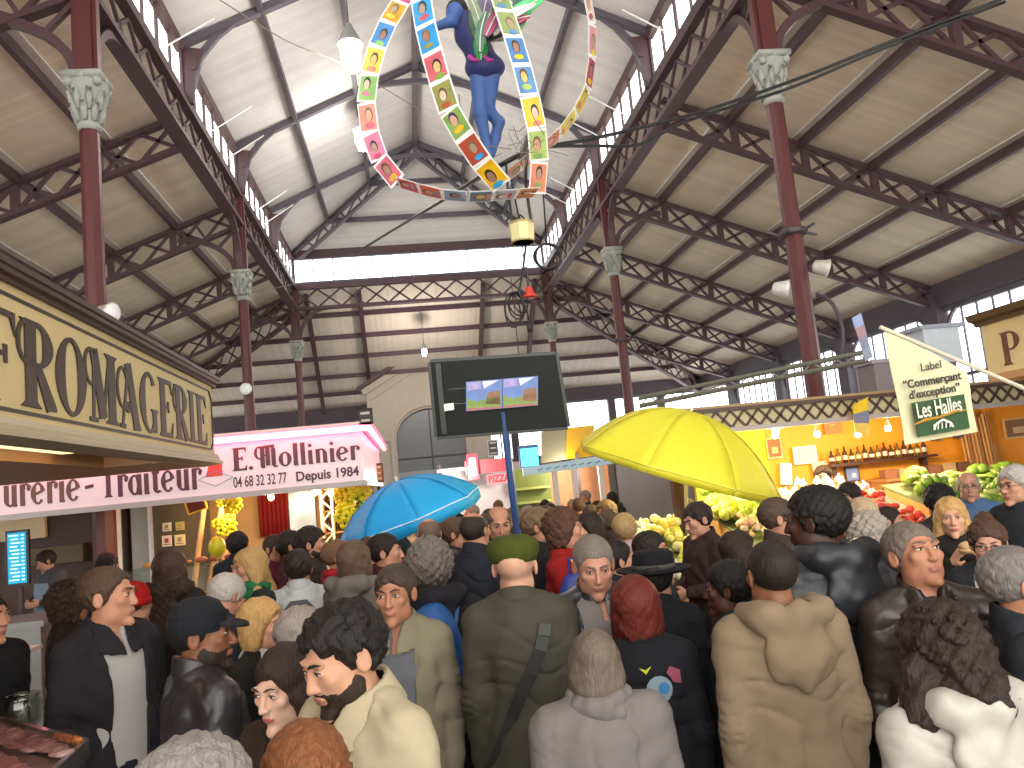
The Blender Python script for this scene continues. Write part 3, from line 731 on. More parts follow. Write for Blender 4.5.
    if abs(((face+hyaw+180) % 360)-180) < 150:
        for sg in (-1, 1):
            b = MB(); b.ball((sg*.031, -.0795, .011), (.0145, .0135, .0058), 12, 8)
            b.cur = 1; b.ball((sg*.031, -.0905, .0112), (.0056, .0034, .0054), 10, 6)
            b.cur = 2; b.tube([(sg*(.031+k), -.0945+8*k*k+.3*abs(k), .0165-18*k*k) for k in (-.014, -.008, 0, .008, .014)], .0018, 5)
            hmb('eye', b, [EYEW, IRIS, LASH])
            b = MB(); b.tube([(sg*.012, -.0985, .028), (sg*.024, -.0985, .034), (sg*.037, -.0935, .036), (sg*.05, -.083, .031)], [.0028, .0042, .0038, .0018] if not female else [.0022, .003, .0026, .0012], 6)
            hmb('eyebrow', b, hairm(hair[1] if hair[1] not in ('#8d8a86', '#a7a39d', '#77736e') else '#5d554f'))
    if beard:
        F = Field(*[axis(hc[i]-.13, hc[i]+.13, f*.9) for i in range(3)])
        H2 = lambda c, r, k, m='u': F.ell(hp(c), r, Rh, k, m)
        H2((0, -.024, -.035), (.0618*jw, .0698, .0848), .02); H2((0, -.07, -.1), (.0265*jw, .0215, .0195), .02); H2((0, -.084, -.105-ch*.5), (.0175, .0145, .0145), .015)
        for sg in (-1, 1): H2((sg*.045*jw, -.012, -.067), (.0195, .0365, .0285), .022)
        def cut(X, Y, Z):
            l = [sum(Rh[j, i]*(c-hc[j]) for j, c in enumerate((X, Y, Z))) for i in range(3)]
            zb = np.interp(l[1], [-.11, -.085, -.06, -.03, 0, .02], [-.043, -.043, -.05, -.035, 0, .012]); return np.maximum(l[2]-zb, l[1]-.014)+.002*wob(X, Y, Z, 300, sd)
        F.op(cut, hc-.14, hc+.14, .004, 'i'); H2((0, -.1, -.062), (.024, .03, .0095), .004, 's')
        child('beard', F, hairm(beard))
    # ---------------- hair
    st, hcol = hair[:2]; hopt = hair[2] if len(hair) > 2 else {}
    if st not in ('none',):
        tk = hopt.get('t', {'crop': .002, 'short': .009, 'full': .018, 'bob': .018, 'long': .016, 'curly': .03, 'afro': .05, 'bald': .004, 'pony': .008}.get(st, .01))
        lo = -.16 if st in ('crop', 'short', 'full', 'bald', 'pony') else (-.2 if st in ('bob', 'curly', 'afro') else -.42)
        if st == 'pony': lo = -.3
        ctr = [hp((a, b_, c)) for a in (-.17, .17) for b_ in (-.16, .22) for c in (lo, .2)]
        mn, mx = np.min(ctr, 0), np.max(ctr, 0)
        F = Field(*[axis(mn[i], mx[i], .005 if not far else .009) for i in range(3)])
        H2 = lambda c, r, k=.02, m='u': F.ell(hp(c), r, Rh, k, m)
        H2((0, .02, .036), (.079+tk, .099+tk, .086+tk*1.1))
        hl = hopt.get('hl', .062)
        if st in ('crop', 'short', 'full', 'bald', 'pony'): zy = ([-.11, -.085, -.06, -.035, -.02, .0, .03, .07, .12], [hl, hl, hl-.02, .012, -.02, -.028, -.045, -.07, -.08])
        elif st in ('curly', 'afro'): zy = ([-.12, -.085, -.06, -.035, 0, .05, .12], [hl, hl, hl-.03, -.04, -.09, -.12, -.13])
        else: zy = ([-.12, -.085, -.06, -.03, 0, .05, .12], [hl, hl, hl-.05, -.09, -.12, -.13, -.13])
        if st in ('bob', 'long', 'curly'):
            for sg in (-1, 1): H2((sg*.074, .012, -.045), (.026+tk*.4, .06, .08), .025)
            H2((0, .075, -.05), (.075, .04, .075), .03)
        def cut(X, Y, Z):
            l = [sum(Rh[j, i]*(c-hc[j]) for j, c in enumerate((X, Y, Z))) for i in range(3)]
            part = .012*np.exp(-((l[0]-.025)/.012)**2)*(l[1] < 0) if female else 0
            return (np.interp(l[1], *zy)+part-l[2])*.8+.004*np.sin(l[0]*90+sd)
        F.op(cut, mn, mx, .022, 'si')
        H2((0, -.095, -.03), (.058, .06, .085), .006, 's')
        if st == 'long':
            for sg in (-1, 1):
                F.chain([hp((sg*.07, .02, -.03)), hp((sg*.088, .0, -.13)), hp((sg*.085, -.03, -.24)), hp((sg*.07, -.05, -.34))], [.03, .034, .032, .014], .02)
            F.chain([hp((0, .075, -.05)), hp((0, .095, -.16)), hp((0, .1, -.26))], [.065, .075, .045], .03)
        if st == 'pony': F.chain([hp((0, .11, .03)), hp((0, .145, -.02)), hp((0, .135, -.14)), hp((0, .12, -.24))], [.03, .03, .028, .012], .015)
        if hopt.get('bun'): H2((0, .09, .12), (.045, .045, .04), .012)
        if st in ('crop', 'short', 'full', 'bald') and not hopt.get('noear'):
            for sg in (-1, 1): H2((sg*.088, .008, -.004), (.022, .021, .034), .006, 's')
        if st == 'bald': H2((0, -.03, .115), (.068, .115, .075), .01, 's')
        am, fr = hopt.get('na', {'curly': .013, 'afro': .01, 'full': .006, 'short': .0035, 'bob': .004, 'long': .005}.get(st, .001)), hopt.get('nf', {'curly': 95, 'afro': 110, 'full': 85, 'short': 130}.get(st, 70))
        F.V += am*wob(*F.grid((slice(None),)*3), fr, sd)+am*.5*wob(*F.grid((slice(None),)*3), fr*2.1, sd+5)
        child('hair', F, hairm(hcol))
    # ---------------- clothes
    hem = top['hem']; pad = top['pad']; fl = top['flare']
    F = Field(axis(-.45, .45, cg), axis(-.6 if arms[0] != 'down' or arms[1] != 'down' else -.35, .35, cg), axis(hem-.04, 1.64+.05, cg))
    torso(F, pad, hem, 1.5, Rb, pb, wide=wide, belly=belly, flare=fl, wr=top['wr'], sd=sd, puff=top['puff'])
    for i, sg in enumerate((-1, 1)):
        p = pad*.55
        F.cap(up((sg*.14*wide, .012, 1.425)), up((sg*.04, .025, 1.48)), .055+p, .052+p*.5, .03)
        F.cap(SH[i], EL[i], .052+p, .042+p, .035); F.cap(EL[i], WR[i]-DR[i]*.02, .042+p, .033+p, .02)
    def folds(X, Y, Z):
        return 0
    if top['wr']:
        g = F.grid((slice(None),)*3); F.V += top['wr']*.5*wob(g[0]*.8, g[1]*.8, g[2]*1.5, 38, sd+2)
        m_ = np.clip((np.abs(g[0])-.15)*14, 0, 1); ph = g[2]*62+5*np.sin(g[0]*11+sd)+g[1]*22+2.5*np.sin(g[2]*23+sd)
        F.V += top['wr']*1.5*(1-np.abs(np.sin(ph)))**3*m_*(.35+.65*np.exp(-((g[2]-1.13)/.1)**2))
        ph = g[0]*17*np.cos(sd)+g[2]*(15+8*np.sin(sd*2))+2.2*np.sin(g[2]*11+sd)+1.6*np.sin(g[0]*14+g[1]*9+sd*3)
        F.V += top['wr']*1.3*(1-np.abs(np.sin(ph)))**4*(1-m_)
    if top['puff']:
        g = F.grid((slice(None),)*3); F.V -= top['puff']*np.abs(np.sin((g[2]+g[1]*.2)*PI/.075))*np.clip((np.abs(g[0])-.17)*14, 0, 1)
    nc = up((0, .024, 1.50))
    def cutneck(X, Y, Z): return np.minimum(.055-np.sqrt(((X-nc[0])/1.0)**2+((Y-nc[1])/1.05)**2), Z-nc[2]+.045)
    F.op(cutneck, nc-.15, nc+.18, .01, 'i')
    op = top['open']
    if op:
        w0, w1, zb = op                                     # half width at the foot and at the neck, height of the foot
        def cutv(X, Y, Z):
            z = Z-.0; w_ = w0+(w1-w0)*np.clip((z-zb)/(1.5-zb), 0, 1)
            return -np.maximum(np.maximum(np.abs(X)-w_, Y+.02), zb-z)
        F.op(cutv, (-.3, -.4, zb-.05), (.3, 0.02, 1.6), .01, 'i')
    kind = cloth(top['c'], top['kind']); jn = top.get('name', 'jacket')
    J = child(jn, F, kind)
    cl = top['collar']
    if cl:
        F = Field(axis(-.24, .24, .007 if not far else .011), axis(nc[1]-.24, nc[1]+.3, .007 if not far else .011), axis(1.22, 1.62, .007 if not far else .011))
        hz = {'stand': .036, 'turtle': .04, 'lapel': .045, 'shirt': .03}.get(cl)
        if hz:
            fl_ = .55 if cl in ('lapel',) else (.25 if cl == 'shirt' else .12); c2 = up((0, .022, 1.497+(.005 if cl != 'lapel' else -.005)))
            def ring(X, Y, Z):
                r = np.sqrt((X-c2[0])**2+((Y-c2[1])/1.05)**2); rr = .064+.004*(cl == 'stand')+(c2[2]+hz-Z)*fl_
                z2 = Z-(Y-c2[1])*.35
                return np.maximum(np.abs(r-rr)-.0085, np.abs(z2-c2[2])-hz)
            F.op(ring, c2-.2, c2+.2, .004)
            if op or cl in ('lapel', 'shirt'):
                def vv(X, Y, Z): return -np.maximum(np.abs(X)-(.014+np.clip(Z-1.44, 0, 1)*.35), Y-nc[1]+.02)
                F.op(vv, (-.3, -.4, 1.2), (.3, .1, 1.7), .004, 'i')
            nm = 'collar'
        elif cl in ('hood', 'fur'):
            pts = [up(p) for p in ((.07, -.07, 1.465), (.118, .02, 1.495), (.1, .11, 1.5), (0, .14, 1.495), (-.1, .11, 1.5), (-.118, .02, 1.495), (-.07, -.07, 1.465))]
            F.chain(pts, [.026, .04, .048, .052, .048, .04, .026], .02)
            F.ell(up((0, .14, 1.37)), (.125, .05, .1), Rb, .04); F.cap(up((0, .15, 1.33)), up((0, .165, 1.27 if top['kind'] == 'cotton' else 1.31)), .06, .02 if top['kind'] == 'cotton' else .05, .03)
            F.ell(up((0, .12, 1.51)), (.062, .04, .04), Rb, .02, 's')
            g = F.grid((slice(None),)*3); F.V += (.007 if cl == 'hood' else .012)*wob(*g, 45 if cl == 'hood' else 110, sd)
            nm = 'hood'
        elif cl == 'scarf':
            for q, rr in ((0, .036), (.03, .032)):
                pts = [up((.085*math.cos(a), .022+.085*math.sin(a)-.01, 1.475+q+.012*math.sin(2*a+q*90))) for a in np.linspace(0, 2*PI, 13)]; F.chain(pts, [rr]*13, .012)
            F.cap(up((.03, -.085, 1.46)), up((.05, -.15, 1.28)), .034, .03, .02)
            g = F.grid((slice(None),)*3); F.V += .005*wob(*g, 70, sd)
            nm = 'scarf'
        cc = top.get('cc'); child(nm, F, cloth(cc, 'wool') if cc else kind, J if nm != 'scarf' else o)
    if op or top.get('shirt'):
        F = Field(axis(-.25, .25, cg), axis(-.3, .2, cg), axis(.9, 1.6, cg))
        torso(F, pad*.45 if op else .01, .92, 1.5, Rb, pb, wide=wide*.97, belly=belly, wr=.003, sd=sd)
        F.cap(up((-.13, .012, 1.405)), up((.13, .012, 1.405)), .05, .05, .03); F.cap(up((0, .02, 1.38)), up((0, .03, 1.48)), .068, .064, .02)
        F.op(cutneck, nc-.15, nc+.18, .01, 'i')
        if cl != 'none' and top.get('shirtcollar', True):
            c2 = up((0, .022, 1.5)); hz = .034
            def ring(X, Y, Z):
                r = np.sqrt((X-c2[0])**2+((Y-c2[1])/1.05)**2); rr = .058+(c2[2]+hz-Z)*.3
                return np.maximum(np.abs(r-rr)-.006, np.abs(Z-(Y-c2[1])*.35-c2[2])-hz)
            F.op(ring, c2-.2, c2+.2, .004)
            def vv(X, Y, Z): return -np.maximum(np.abs(X)-(.01+np.clip(Z-1.45, 0, 1)*.3), Y-nc[1]+.02)
            F.op(vv, (-.3, -.4, 1.4), (.3, .1, 1.7), .004, 'i')
        child('shirt', F, cloth(under, 'cotton'))
    if not legsoff:
        F = Field(axis(-.3, .3, .016), axis(-.25, .25, .016), axis(.05, 1.0, .02))
        torso(F, .008, .8, 1.0, Rb*0+np.eye(3), pb, wide=wide, belly=belly*.6)
        for sg in (-1, 1):
            hx = sg*.088; F.chain([(hx, .01, .88), (hx*1.05, -.005, .5), (hx*1.1, .015, .1)], [.098, .075, .066], .03)
        g = F.grid((slice(None),)*3); F.V += .005*wob(g[0], g[1], g[2], 40, sd)
        child('trousers', F, cloth(legs, 'cotton'))
        for sg in (-1, 1):
            b = MB(); hx = sg*.1; b.ball((hx*1.1, -.045, .05), (.05, .145, .052), 12, 8); b.box((hx*1.1, -.045, .012), (.085, .26, .024))
            b.v = [tuple(Vector(p)*s) for p in b.v]; b.build('shoe', cloth('#231f1e', 'leather'), o, True)
    # ---------------- hats and glasses
    if hat:
        hk, hcl = hat[:2]; hm = cloth(hcl, 'wool'); b = MB()
        if hk == 'beret':
            b.lathe([(.088, .028), (.093, .042), (.102, .062), (.103, .083), (.094, .106), (.06, .126), (.012, .131)], (0, .018, 0), 24)
            b.tube([(0, .018, .128), (.002, .022, .14)], .004, 6); hmb('beret', b, hm)
        elif hk == 'cap':
            b.lathe([(.092, .02), (.098, .05), (.095, .085), (.075, .118), (.04, .135), (.01, .139)], (0, .014, 0), 20)
            b.ball((0, .014, .139), .009, 8, 5)
            pr = [(.062*math.sin(a)*1.25, -.075-.085*math.cos(a), .04-.02*math.cos(a)) for a in np.linspace(-PI/2, PI/2, 9)]; b.prism([Vector(p) for p in pr], (0, 0, .008)); hmb('cap', b, hm, False)
        elif hk == 'brim':
            b.lathe([(.1, .04), (.101, .08), (.096, .125), (.08, .142), (.05, .138), (.01, .13)], (0, .016, 0), 24)
            b.lathe([(.098, .048), (.15, .04), (.178, .052), (.178, .058), (.15, .048), (.098, .058)], (0, .016, 0), 28); hmb('hat', b, hm)
            b = MB(); b.lathe([(.1025, .056), (.1035, .08)], (0, .016, 0), 24); hmb('hat_band', b, cloth('#55534f', 'cotton'))
        elif hk == 'beanie':
            b.lathe([(.094, .0), (.1, .01), (.1, .045), (.096, .08), (.078, .118), (.045, .138), (.01, .146)], (0, .014, 0), 22)
            b.lathe([(.1, .0), (.106, .01), (.105, .04), (.099, .045)], (0, .014, 0), 22); hmb('beanie', b, hm)
        elif hk == 'headband':
            b.tube([(sg*.001+.091*math.cos(a), .01, .02+.1*math.sin(a)) for sg in (1,) for a in np.linspace(-.1, PI+.1, 13)], .007, 6); hmb('headphones', b, hm)
    if glasses:
        b = MB()
        for sg in (-1, 1):
            b.tube([(sg*.032+.02*math.cos(a), -.107, .008+.015*math.sin(a)) for a in np.linspace(0, 2*PI, 15)], .0016, 5, False)
            b.tube([(sg*.052, -.105, .012), (sg*.076, -.05, .014), (sg*.084, .008, .01)], .0016, 5)
        b.tube([(-.012, -.108, .012), (.012, -.108, .012)], .0016, 5); hmb('glasses', b, mat('glasses_frame', '#2a2522', .3, var=0))
    o['_hp'] = 0; del o['_hp']
    PEOPLE.append((name_label[:30], round(H, 2), (round(x, 2), round(y, 2))))
    o_info[o.name] = [Vector((WR[i]+DR[i]*.11)*s) for i in (0, 1)]
    return o
PEOPLE = []; o_info = {}
def who(label, u, vtop, D, face, H=None, **kw):
    """stand a figure so that the crown of its head is seen where the photograph shows it; D is its distance along the view axis"""
    p = at(u, vtop, D); H = H or p.z*1.011
    return person(label, p.x, p.y, min(max(H, 1.35), 2.0), face, **kw)
# ================================================================== STALLS AND SIGNS
CREAM = mat('sign_cream', '#cdb887', .6, bump=.05, scale=8, var=.08); BROWN = mat('dark_wood', '#402319', .45, bump=.15, scale=14, stretch=(1, .15, 1))
LETTER = mat('letter_brown', '#3a2a24', .5, var=0); TANW = mat('tan_wood', '#a87850', .55, bump=.15, scale=12, stretch=(1, .12, 1)); PINEW = mat('pine', '#c79a62', .5, bump=.1, scale=10, stretch=(.2, 1, 1))
# ---- cheese kiosk on the left
xF, yF = -2.25, 5.85
t = thing('cheese_kiosk', 'wooden cheese kiosk canopy at the left with a long cream lettered fascia', 'market stall', (xF-1, 3, 0))
pt = lambda b, n, m, par=None, **k: b.build(n, m, par or t, **k)
b = MB(); b.span((xF-.05, -2, 2.38), (xF, yF, 2.86)); o = pt(b, 'sign_board', CREAM)
rebase_list = [t]
M = frame((xF+.001, 3.02, 2.435), (0, 1, 0), (0, 0, 1))
k_ = (5.68-3.02)
lt = sign_text('lettering', 'ROMAGERIE', LETTER, o, M, .325, total=k_, tk=.2, tn=.06)
sc_ = k_/(sum(glyph(c)[1]+.02 for c in 'ROMAGERIE')*.325)
lt = sign_text('lettering', 'F', LETTER, o, frame((xF+.001, 3.02-.66*.325*sc_*1.02, 2.435), (0, 1, 0), (0, 0, 1)), .325, wx=sc_)
b = MB()
for z in (2.41, 2.82): b.span((xF, -1.9, z-.007), (xF+.004, yF-.1, z+.007))
for q in (0, 1): b.beam((xF+.003, yF-.1, (2.41, 2.82)[q]), (xF+.003, yF-.04, (2.47, 2.76)[q]), .004, .014, (1, 0, 0))
b.beam((xF+.003, yF-.04, 2.47), (xF+.003, yF-.04, 2.76), .006, .014, (1, 0, 0))
pt(b, 'painted_border', LETTER, o)
b = MB()
pr = [(xF-.1, 2.86), (xF+.02, 2.86), (xF+.02, 2.875), (xF+.035, 2.885), (xF+.04, 2.9), (xF+.05, 2.905), (xF+.055, 2.925), (xF-.1, 2.93)]
b.prism([(x, -2, z) for x, z in pr], (0, yF+2.06, 0)); b.span((-5.5, yF-.06, 2.86), (xF-.05, yF+.06, 2.93)); pt(b, 'cornice', BROWN)
b = MB(); pr = [(xF-.08, 2.38), (xF+.015, 2.38), (xF+.03, 2.355), (xF+.03, 2.34), (xF+.05, 2.33), (xF+.05, 2.31), (xF-.08, 2.3)]
b.prism([(x, -2, z) for x, z in pr], (0, yF+2.02, 0)); pt(b, 'lower_moulding', mat('grey_tan', '#a99a80', .5))
b = MB(); b.span((-5.5, -2, 2.3), (xF-.42, yF, 2.34)); b.span((xF-.42, yF-.9, 2.3), (xF-.05, yF, 2.34)); b.span((xF-.42, -2, 2.36), (xF-.05, yF-.9, 2.4)); b.span((xF-.46, -2, 2.3), (xF-.4, yF, 2.44)); b.span((xF-.42, yF-.94, 2.3), (xF-.05, yF-.88, 2.44)); pt(b, 'soffit', mat('soffit_wood', '#b98a5c', .5, bump=.15, scale=12, stretch=(1, .12, 1)))
b = MB(); b.span((xF-.36, -1.5, 2.345), (xF-.12, yF-1.6, 2.36)); pt(b, 'lit_wood_glow', emis('soffit_glow', '#ffd9a0', 1.6))  # emissive slab standing in for the lit wood of the soffit recess
b = MB(); b.span((-5.5, yF-.05, 2.3), (xF-.05, yF, 2.86)); pt(b, 'end_panel', TANW)
b = MB(); b.span((-5.5, -2, 2.4), (xF-.05, yF-.06, 2.44)); pt(b, 'roof_panel', BROWN)
b = MB(); b.span((-5.6, -2, 0), (-5.4, yF, 2.5)); pt(b, 'back_panel', BROWN)
rebase(t, t.location.copy())

# ---- display table in the corner with wrapped goods and a jar
tz = 1.25; c0 = atz(86, 742, tz); e1 = (atz(8, 722, tz)-c0).normalized(); e2 = (atz(60, 766, tz)-c0).normalized()
t = thing('display_table', 'dark topped display table in the bottom left corner holding wrapped meats', 'table', (c0.x-.6, c0.y-.3, 0))
b = MB(); P4 = [c0, c0+e1*1.3, c0+e1*1.3+e2*.9, c0+e2*.9]; b.prism([p-Vector((0, 0, .03)) for p in P4], (0, 0, .03)); pt(b, 'table_top', mat('table_top', '#57483f', .45, var=.2), t)
b = MB()
for p, q in ((P4[0], P4[1]), (P4[3], P4[0])): b.beam(p-Vector((0, 0, .02)), q-Vector((0, 0, .02)), .02, .06)
pt(b, 'metal_edge', mat('steel_edge', '#a9a7a8', .25, metal=.8), t)
for p in P4:
    b = MB(); c = sum(P4, Vector())/4; q = p+(c-p)*.12; b.span((q.x-.03, q.y-.03, 0), (q.x+.03, q.y+.03, tz-.03)); pt(b, 'leg', DARKST, t)
rebase(t, t.location.copy())
def pack(i, a, bb, L, w, c1, lab, h=.022):
    o_ = c0+e1*a+e2*bb+Vector((0, 0, .002)); t = thing('meat_pack', lab, 'packet', o_)
    d = (e1+e2*.35*((i % 3)-1)*.4).normalized(); n = Vector((-d.y, d.x, 0)); b = MB()
    for k in range(9):
        q = k/8; b.ball(d*(L*(q-.5))+n*.006*math.sin(i+k*2.1)+Vector((0, 0, h*.55)), (L*.1, w*.5*(1-.5*abs(q-.5)), h*(.5+.15*math.sin(k*1.7))), 10, 6)
    b.build('meat', mat('cured_meat', c1, .35, bump=.2, scale=30, var=.35), t, True)
    b = MB(); b.box((0, 0, h*1.2), (L*1.1, w*1.15, .004), Matrix.Rotation(math.atan2(d.y, d.x), 3, 'Z')); b.build('wrapper', glass_mat('film', '#efe6e6', .05, .45), t)
for i, (a, bb, L, w, c1, lab) in enumerate(((.16, .16, .3, .1, '#a88a86', 'nearest plastic-wrapped pack of pink sliced meat on the corner table'), (.38, .2, .32, .12, '#9a7672', 'plastic-wrapped pink meat behind the nearest pack on the corner table'),
        (.62, .16, .3, .12, '#b09a94', 'pale wrapped meat beside the jar on the corner table'), (.3, .4, .34, .12, '#8f6a66', 'reddish wrapped meat at the front edge of the corner table'), (.1, .05, .14, .05, '#c07a3a', 'small orange garnish pack by the corner of the dark table'))):
    pack(i, a, bb, L, w, c1, lab)
b = MB(); jc = c0+e1*.52-e2*.0; b.lathe([(.05, .0), (.062, .01), (.066, .08), (.06, .1), (.064, .115), (.058, .115), (.054, .1), (.058, .08), (.054, .015)], (0, 0, 0), 20); o = tag(b.build('glass_bowl', glass_mat('clear_glass', '#e4e6e4', .07, .1), None, True), 'clear fluted glass jar standing on the corner table', 'jar'); o.location = jc+Vector((0, 0, .002))
# ---- white-clothed counter behind
b = MB(); b.span((-5.3, 4.9, 0), (-3.98, 6.9, 1.05)); b2 = MB()
t = thing('cloth_counter', 'counter with a white cloth front at the left edge, loaded with yellow goods', 'counter', (-4.6, 5.9, 0)); b.v = [tuple(Vector(p)-t.location) for p in b.v]; b.build('counter_body', mat('white_cloth', '#d9cfc6', .85, bump=.4, scale=7), t)
b2.box((0, 0, 1.065), (1.42, 2.1, .03)); b2.build('counter_top', mat('pale_top', '#c9c4bd', .4), t)
for k in range(14):
    b = MB(); b.ball((0, 0, .035), (.09, .06, .04), 10, 6); o = tag(b.build('yellow_cheese', mat('cheese', '#d8b548', .5), None, True), 'yellow wedge of food heaped on the white-clothed counter', 'cheese', 'yellow food on the white-clothed counter')
    o.location = (-4.15-.18*(k % 2)-.05*rng.random(), 5.6+.17*(k//2), 1.085); o.rotation_euler = (0, 0, k)

# ---- delicatessen stall with the pink lit fascia
yM, xM = 9.3, -1.44
SIGNP = mat('sign_white', '#ddd0d4', .45, var=.04)
t = thing('delicatessen_stall', 'delicatessen stall with a long white lettered fascia under a pink neon tube', 'market stall', (-3.5, 10.5, 0)); DELI = t
b = MB(); b.span((-7.2, yM, 2.16), (xM, yM+.06, 2.75)); fas = pt(b, 'fascia', SIGNP)
b = MB(); b.span((xM-.05, yM+.061, 2.165), (xM-.002, 14.2, 2.745)); pt(b, 'side_fascia', mat('side_sign', '#d8ccd2', .25))
b = MB(); b.span((-7.2, yM-.03, 2.1), (xM+.03, yM+.09, 2.16)); b.span((xM-.06, yM, 2.1), (xM+.03, 14.2, 2.16)); pt(b, 'fascia_trim', mat('grey_trim', '#9f9a9a', .4))
NEON = emis('neon_pink', '#ff5068', 13)
b = MB(); b.tube([(-7.2, yM-.1, 2.745), (xM+.04, yM-.1, 2.745), (xM+.1, yM-.03, 2.745), (xM+.1, 14.1, 2.745)], .034, 8); pt(b, 'neon_tube', NEON); b = MB(); b.span((-7.2, yM-.15, 2.785), (xM+.15, yM+.0, 2.797)); b.span((xM-.0, yM-.15, 2.785), (xM+.15, 14.2, 2.797)); pt(b, 'uplight_shield', mat('pink_cap', '#e0b6b8', .5))  # thin cover added above the neon to keep its light off the ceiling
b = MB(); b.span((-7.2, yM-.02, 2.75), (xM+.02, yM+.1, 2.8)); b.span((xM-.06, yM, 2.75), (xM+.02, 14.2, 2.8)); b.span((-7.2, yM, 2.8), (xM, 14.2, 2.83)); pt(b, 'roof_panel', mat('pink_cap', '#e0b6b8', .5))
INK = mat('sign_ink', '#4a2030', .5, var=0); INKB = mat('sign_ink_brown', '#5b3a30', .5, var=0)
fr = lambda x, z: frame((x, yM-.002, z), (1, 0, 0), (0, 0, 1))
sign_text('lettering', 'E.', INK, fas, fr(-2.88, 2.40), .25, total=.25, tk=.2, tn=.075)
sign_text('lettering', 'M*ollinier', INK, fas, fr(-2.62, 2.40), .25, total=1.16, tk=.2, tn=.075)
text_mesh('lettering', '04 68 32 32 77', .17, INK, fas, fr(-2.58, 2.265), .003, sx=.56, bold=.002)
text_mesh('lettering', 'Depuis 1984', .15, INK, fas, fr(-1.84, 2.265), .003, sx=.92, bold=.004)
sign_text('lettering', 'curerie', INKB, fas, fr(-5.42, 2.24), .36, total=.95, tk=.2, tn=.07)
sign_text('lettering', '-', INK, fas, fr(-4.44, 2.24), .36, total=.12)
sign_text('lettering', 'Traiteur', INK, fas, fr(-4.26, 2.24), .36, total=1.06, tk=.2, tn=.07)
b = MB(); b.prism([(-3.16, yM-.006, 2.36), (-2.98, yM-.006, 2.36), (-2.98, yM-.006, 2.5), (-3.12, yM-.006, 2.5)], (0, .006, 0)); pt(b, 'emblem', mat('emblem_red', '#c8362c', .5, var=0), fas)
b = MB(); rh = [Vector((-3.24, yM-.004, 2.335)), Vector((-3.06, yM-.004, 2.42)), Vector((-2.87, yM-.004, 2.335)), Vector((-3.06, yM-.004, 2.25))]
for i in range(4): b.beam(rh[i], rh[(i+1) % 4], .006, .008, (0, 1, 0))
pt(b, 'emblem', mat('emblem_blue', '#6a6f9a', .5, var=0), fas)
b = MB(); b.span((-7.2, 11.5, 0), (-3.95, 11.6, 2.75)); pt(b, 'back_wall', mat('brown_panel', '#43241a', .5, bump=.1, scale=6, var=.25))
b = MB(); b.span((-3.95, 11.9, 0), (-1.5, 12.0, 2.75)); pt(b, 'back_wall', mat('warm_wall', '#b09468', .6, var=.2, scale=3))
for x0, x1, c in ((-4.9, -4.74, '#8b908c'), (-4.6, -4.33, '#8b9490')):
    b = MB(); b.span((x0, 11.2, 0), (x1, 11.5, 2.6)); o = pt(b, 'steel_post', mat('post_grey', c, .4)); b = MB(); b.span((x1-.05, 11.17, 0), (x1+.02, 11.2, 2.6)); pt(b, 'white_edge', mat('white_edge', '#ecebe2', .4), o)
b = MB(); b.span((-6.2, 11.3, 1.5), (-5.25, 11.48, 1.72)); pt(b, 'wall_shelf', mat('shelf_olive', '#5d5038', .6))
b = MB(); b.span((-6.3, 11.4, 1.85), (-5.75, 11.48, 2.3)); pt(b, 'paper_roll_cover', mat('pale_paper', '#d8c9a8', .7))
rebase(t, t.location.copy())
# menu screen
t = thing('menu_screen', 'upright black-framed screen with cyan rows at the left of the stall', 'screen', at(17, 558, 9))
b = MB(); b.box((0, .03, 0), (.24, .05, .62)); b.build('frame', mat('screen_frame', '#14141a', .3), t)
b = MB(); b.box((0, 0, 0), (.19, .012, .56)); b.build('display', emis('screen_cyan', '#3aa9cf', 1.1), t)
b = MB()
for k in range(13):
    z = .25-.041*k
    b.box((-.03+.01*(k % 3), -.008, z), (.1-.02*(k % 2), .004, .014)); b.box((.065, -.008, z), (.03, .004, .014))
b.build('text_rows', emis('screen_white', '#c8f4ff', 1.6), t)
b = MB(); b.span((-.02, .05, -1.55+.31), (.02, .09, 0)); b.build('stand', DARKST, t)
# things pinned in the stall
def poster(name, lab, cat, p, w, h, c, border=None, blobs=(), ydir=-1, rz=0, tilt=0):
    t = thing(name, lab, cat, p, rz=rz); t.rotation_euler[1] = tilt
    b = MB(); b.box((0, 0, 0), (w, .02, h)); b.build('border' if border else 'sheet', mat('poster', border or c, .6, var=.05), t)
    if border: b = MB(); b.box((0, -.008, 0), (w*.82, .012, h*.82)); b.build('picture', mat('poster', c, .6, var=.35, scale=9), t)
    for (x, z, ww, hh, cc) in blobs:
        b = MB(); b.box((x*w, -.014, z*h), (ww*w, .008, hh*h)); b.build('print', mat('print', cc, .6, var=.3, scale=12), t)
    return t
for (u, v, w, h, c, lab) in ((167, 527, .11, .11, '#cfd2cc', 'white notice, upper left of four on the stall pillar'), (180, 526, .11, .11, '#a8a060', 'olive notice, upper right of four on the stall pillar'), (167, 541, .12, .14, '#d8d6d2', 'white notice with a red spot, lower left of four'), (180, 540, .13, .14, '#d9cfa0', 'cream notice, lower right of four on the stall pillar')):
    p = aty(u, v, 11.1); poster('notice', lab, 'notice', p, w, h, c, blobs=((0, .05, .4, .4, '#a04038' if 'red' in lab else '#8d8a70'), (0, -.3, .7, .08, '#77756a')))
b = MB(); b.span((-4.3, 11.12, 0), (-3.6, 11.2, 2.5)); o = tag(b.build('notice_board', mat('dark_green_board', '#4f4a3c', .7)), 'dark panel carrying four notices inside the delicatessen stall', 'panel')
poster('framed_picture', 'yellow framed dark red picture hung at an angle under the pink sign', 'picture', aty(196, 505, 10.2), .24, .17, '#5a1a18', '#d8b820', tilt=-.25)
b = MB()
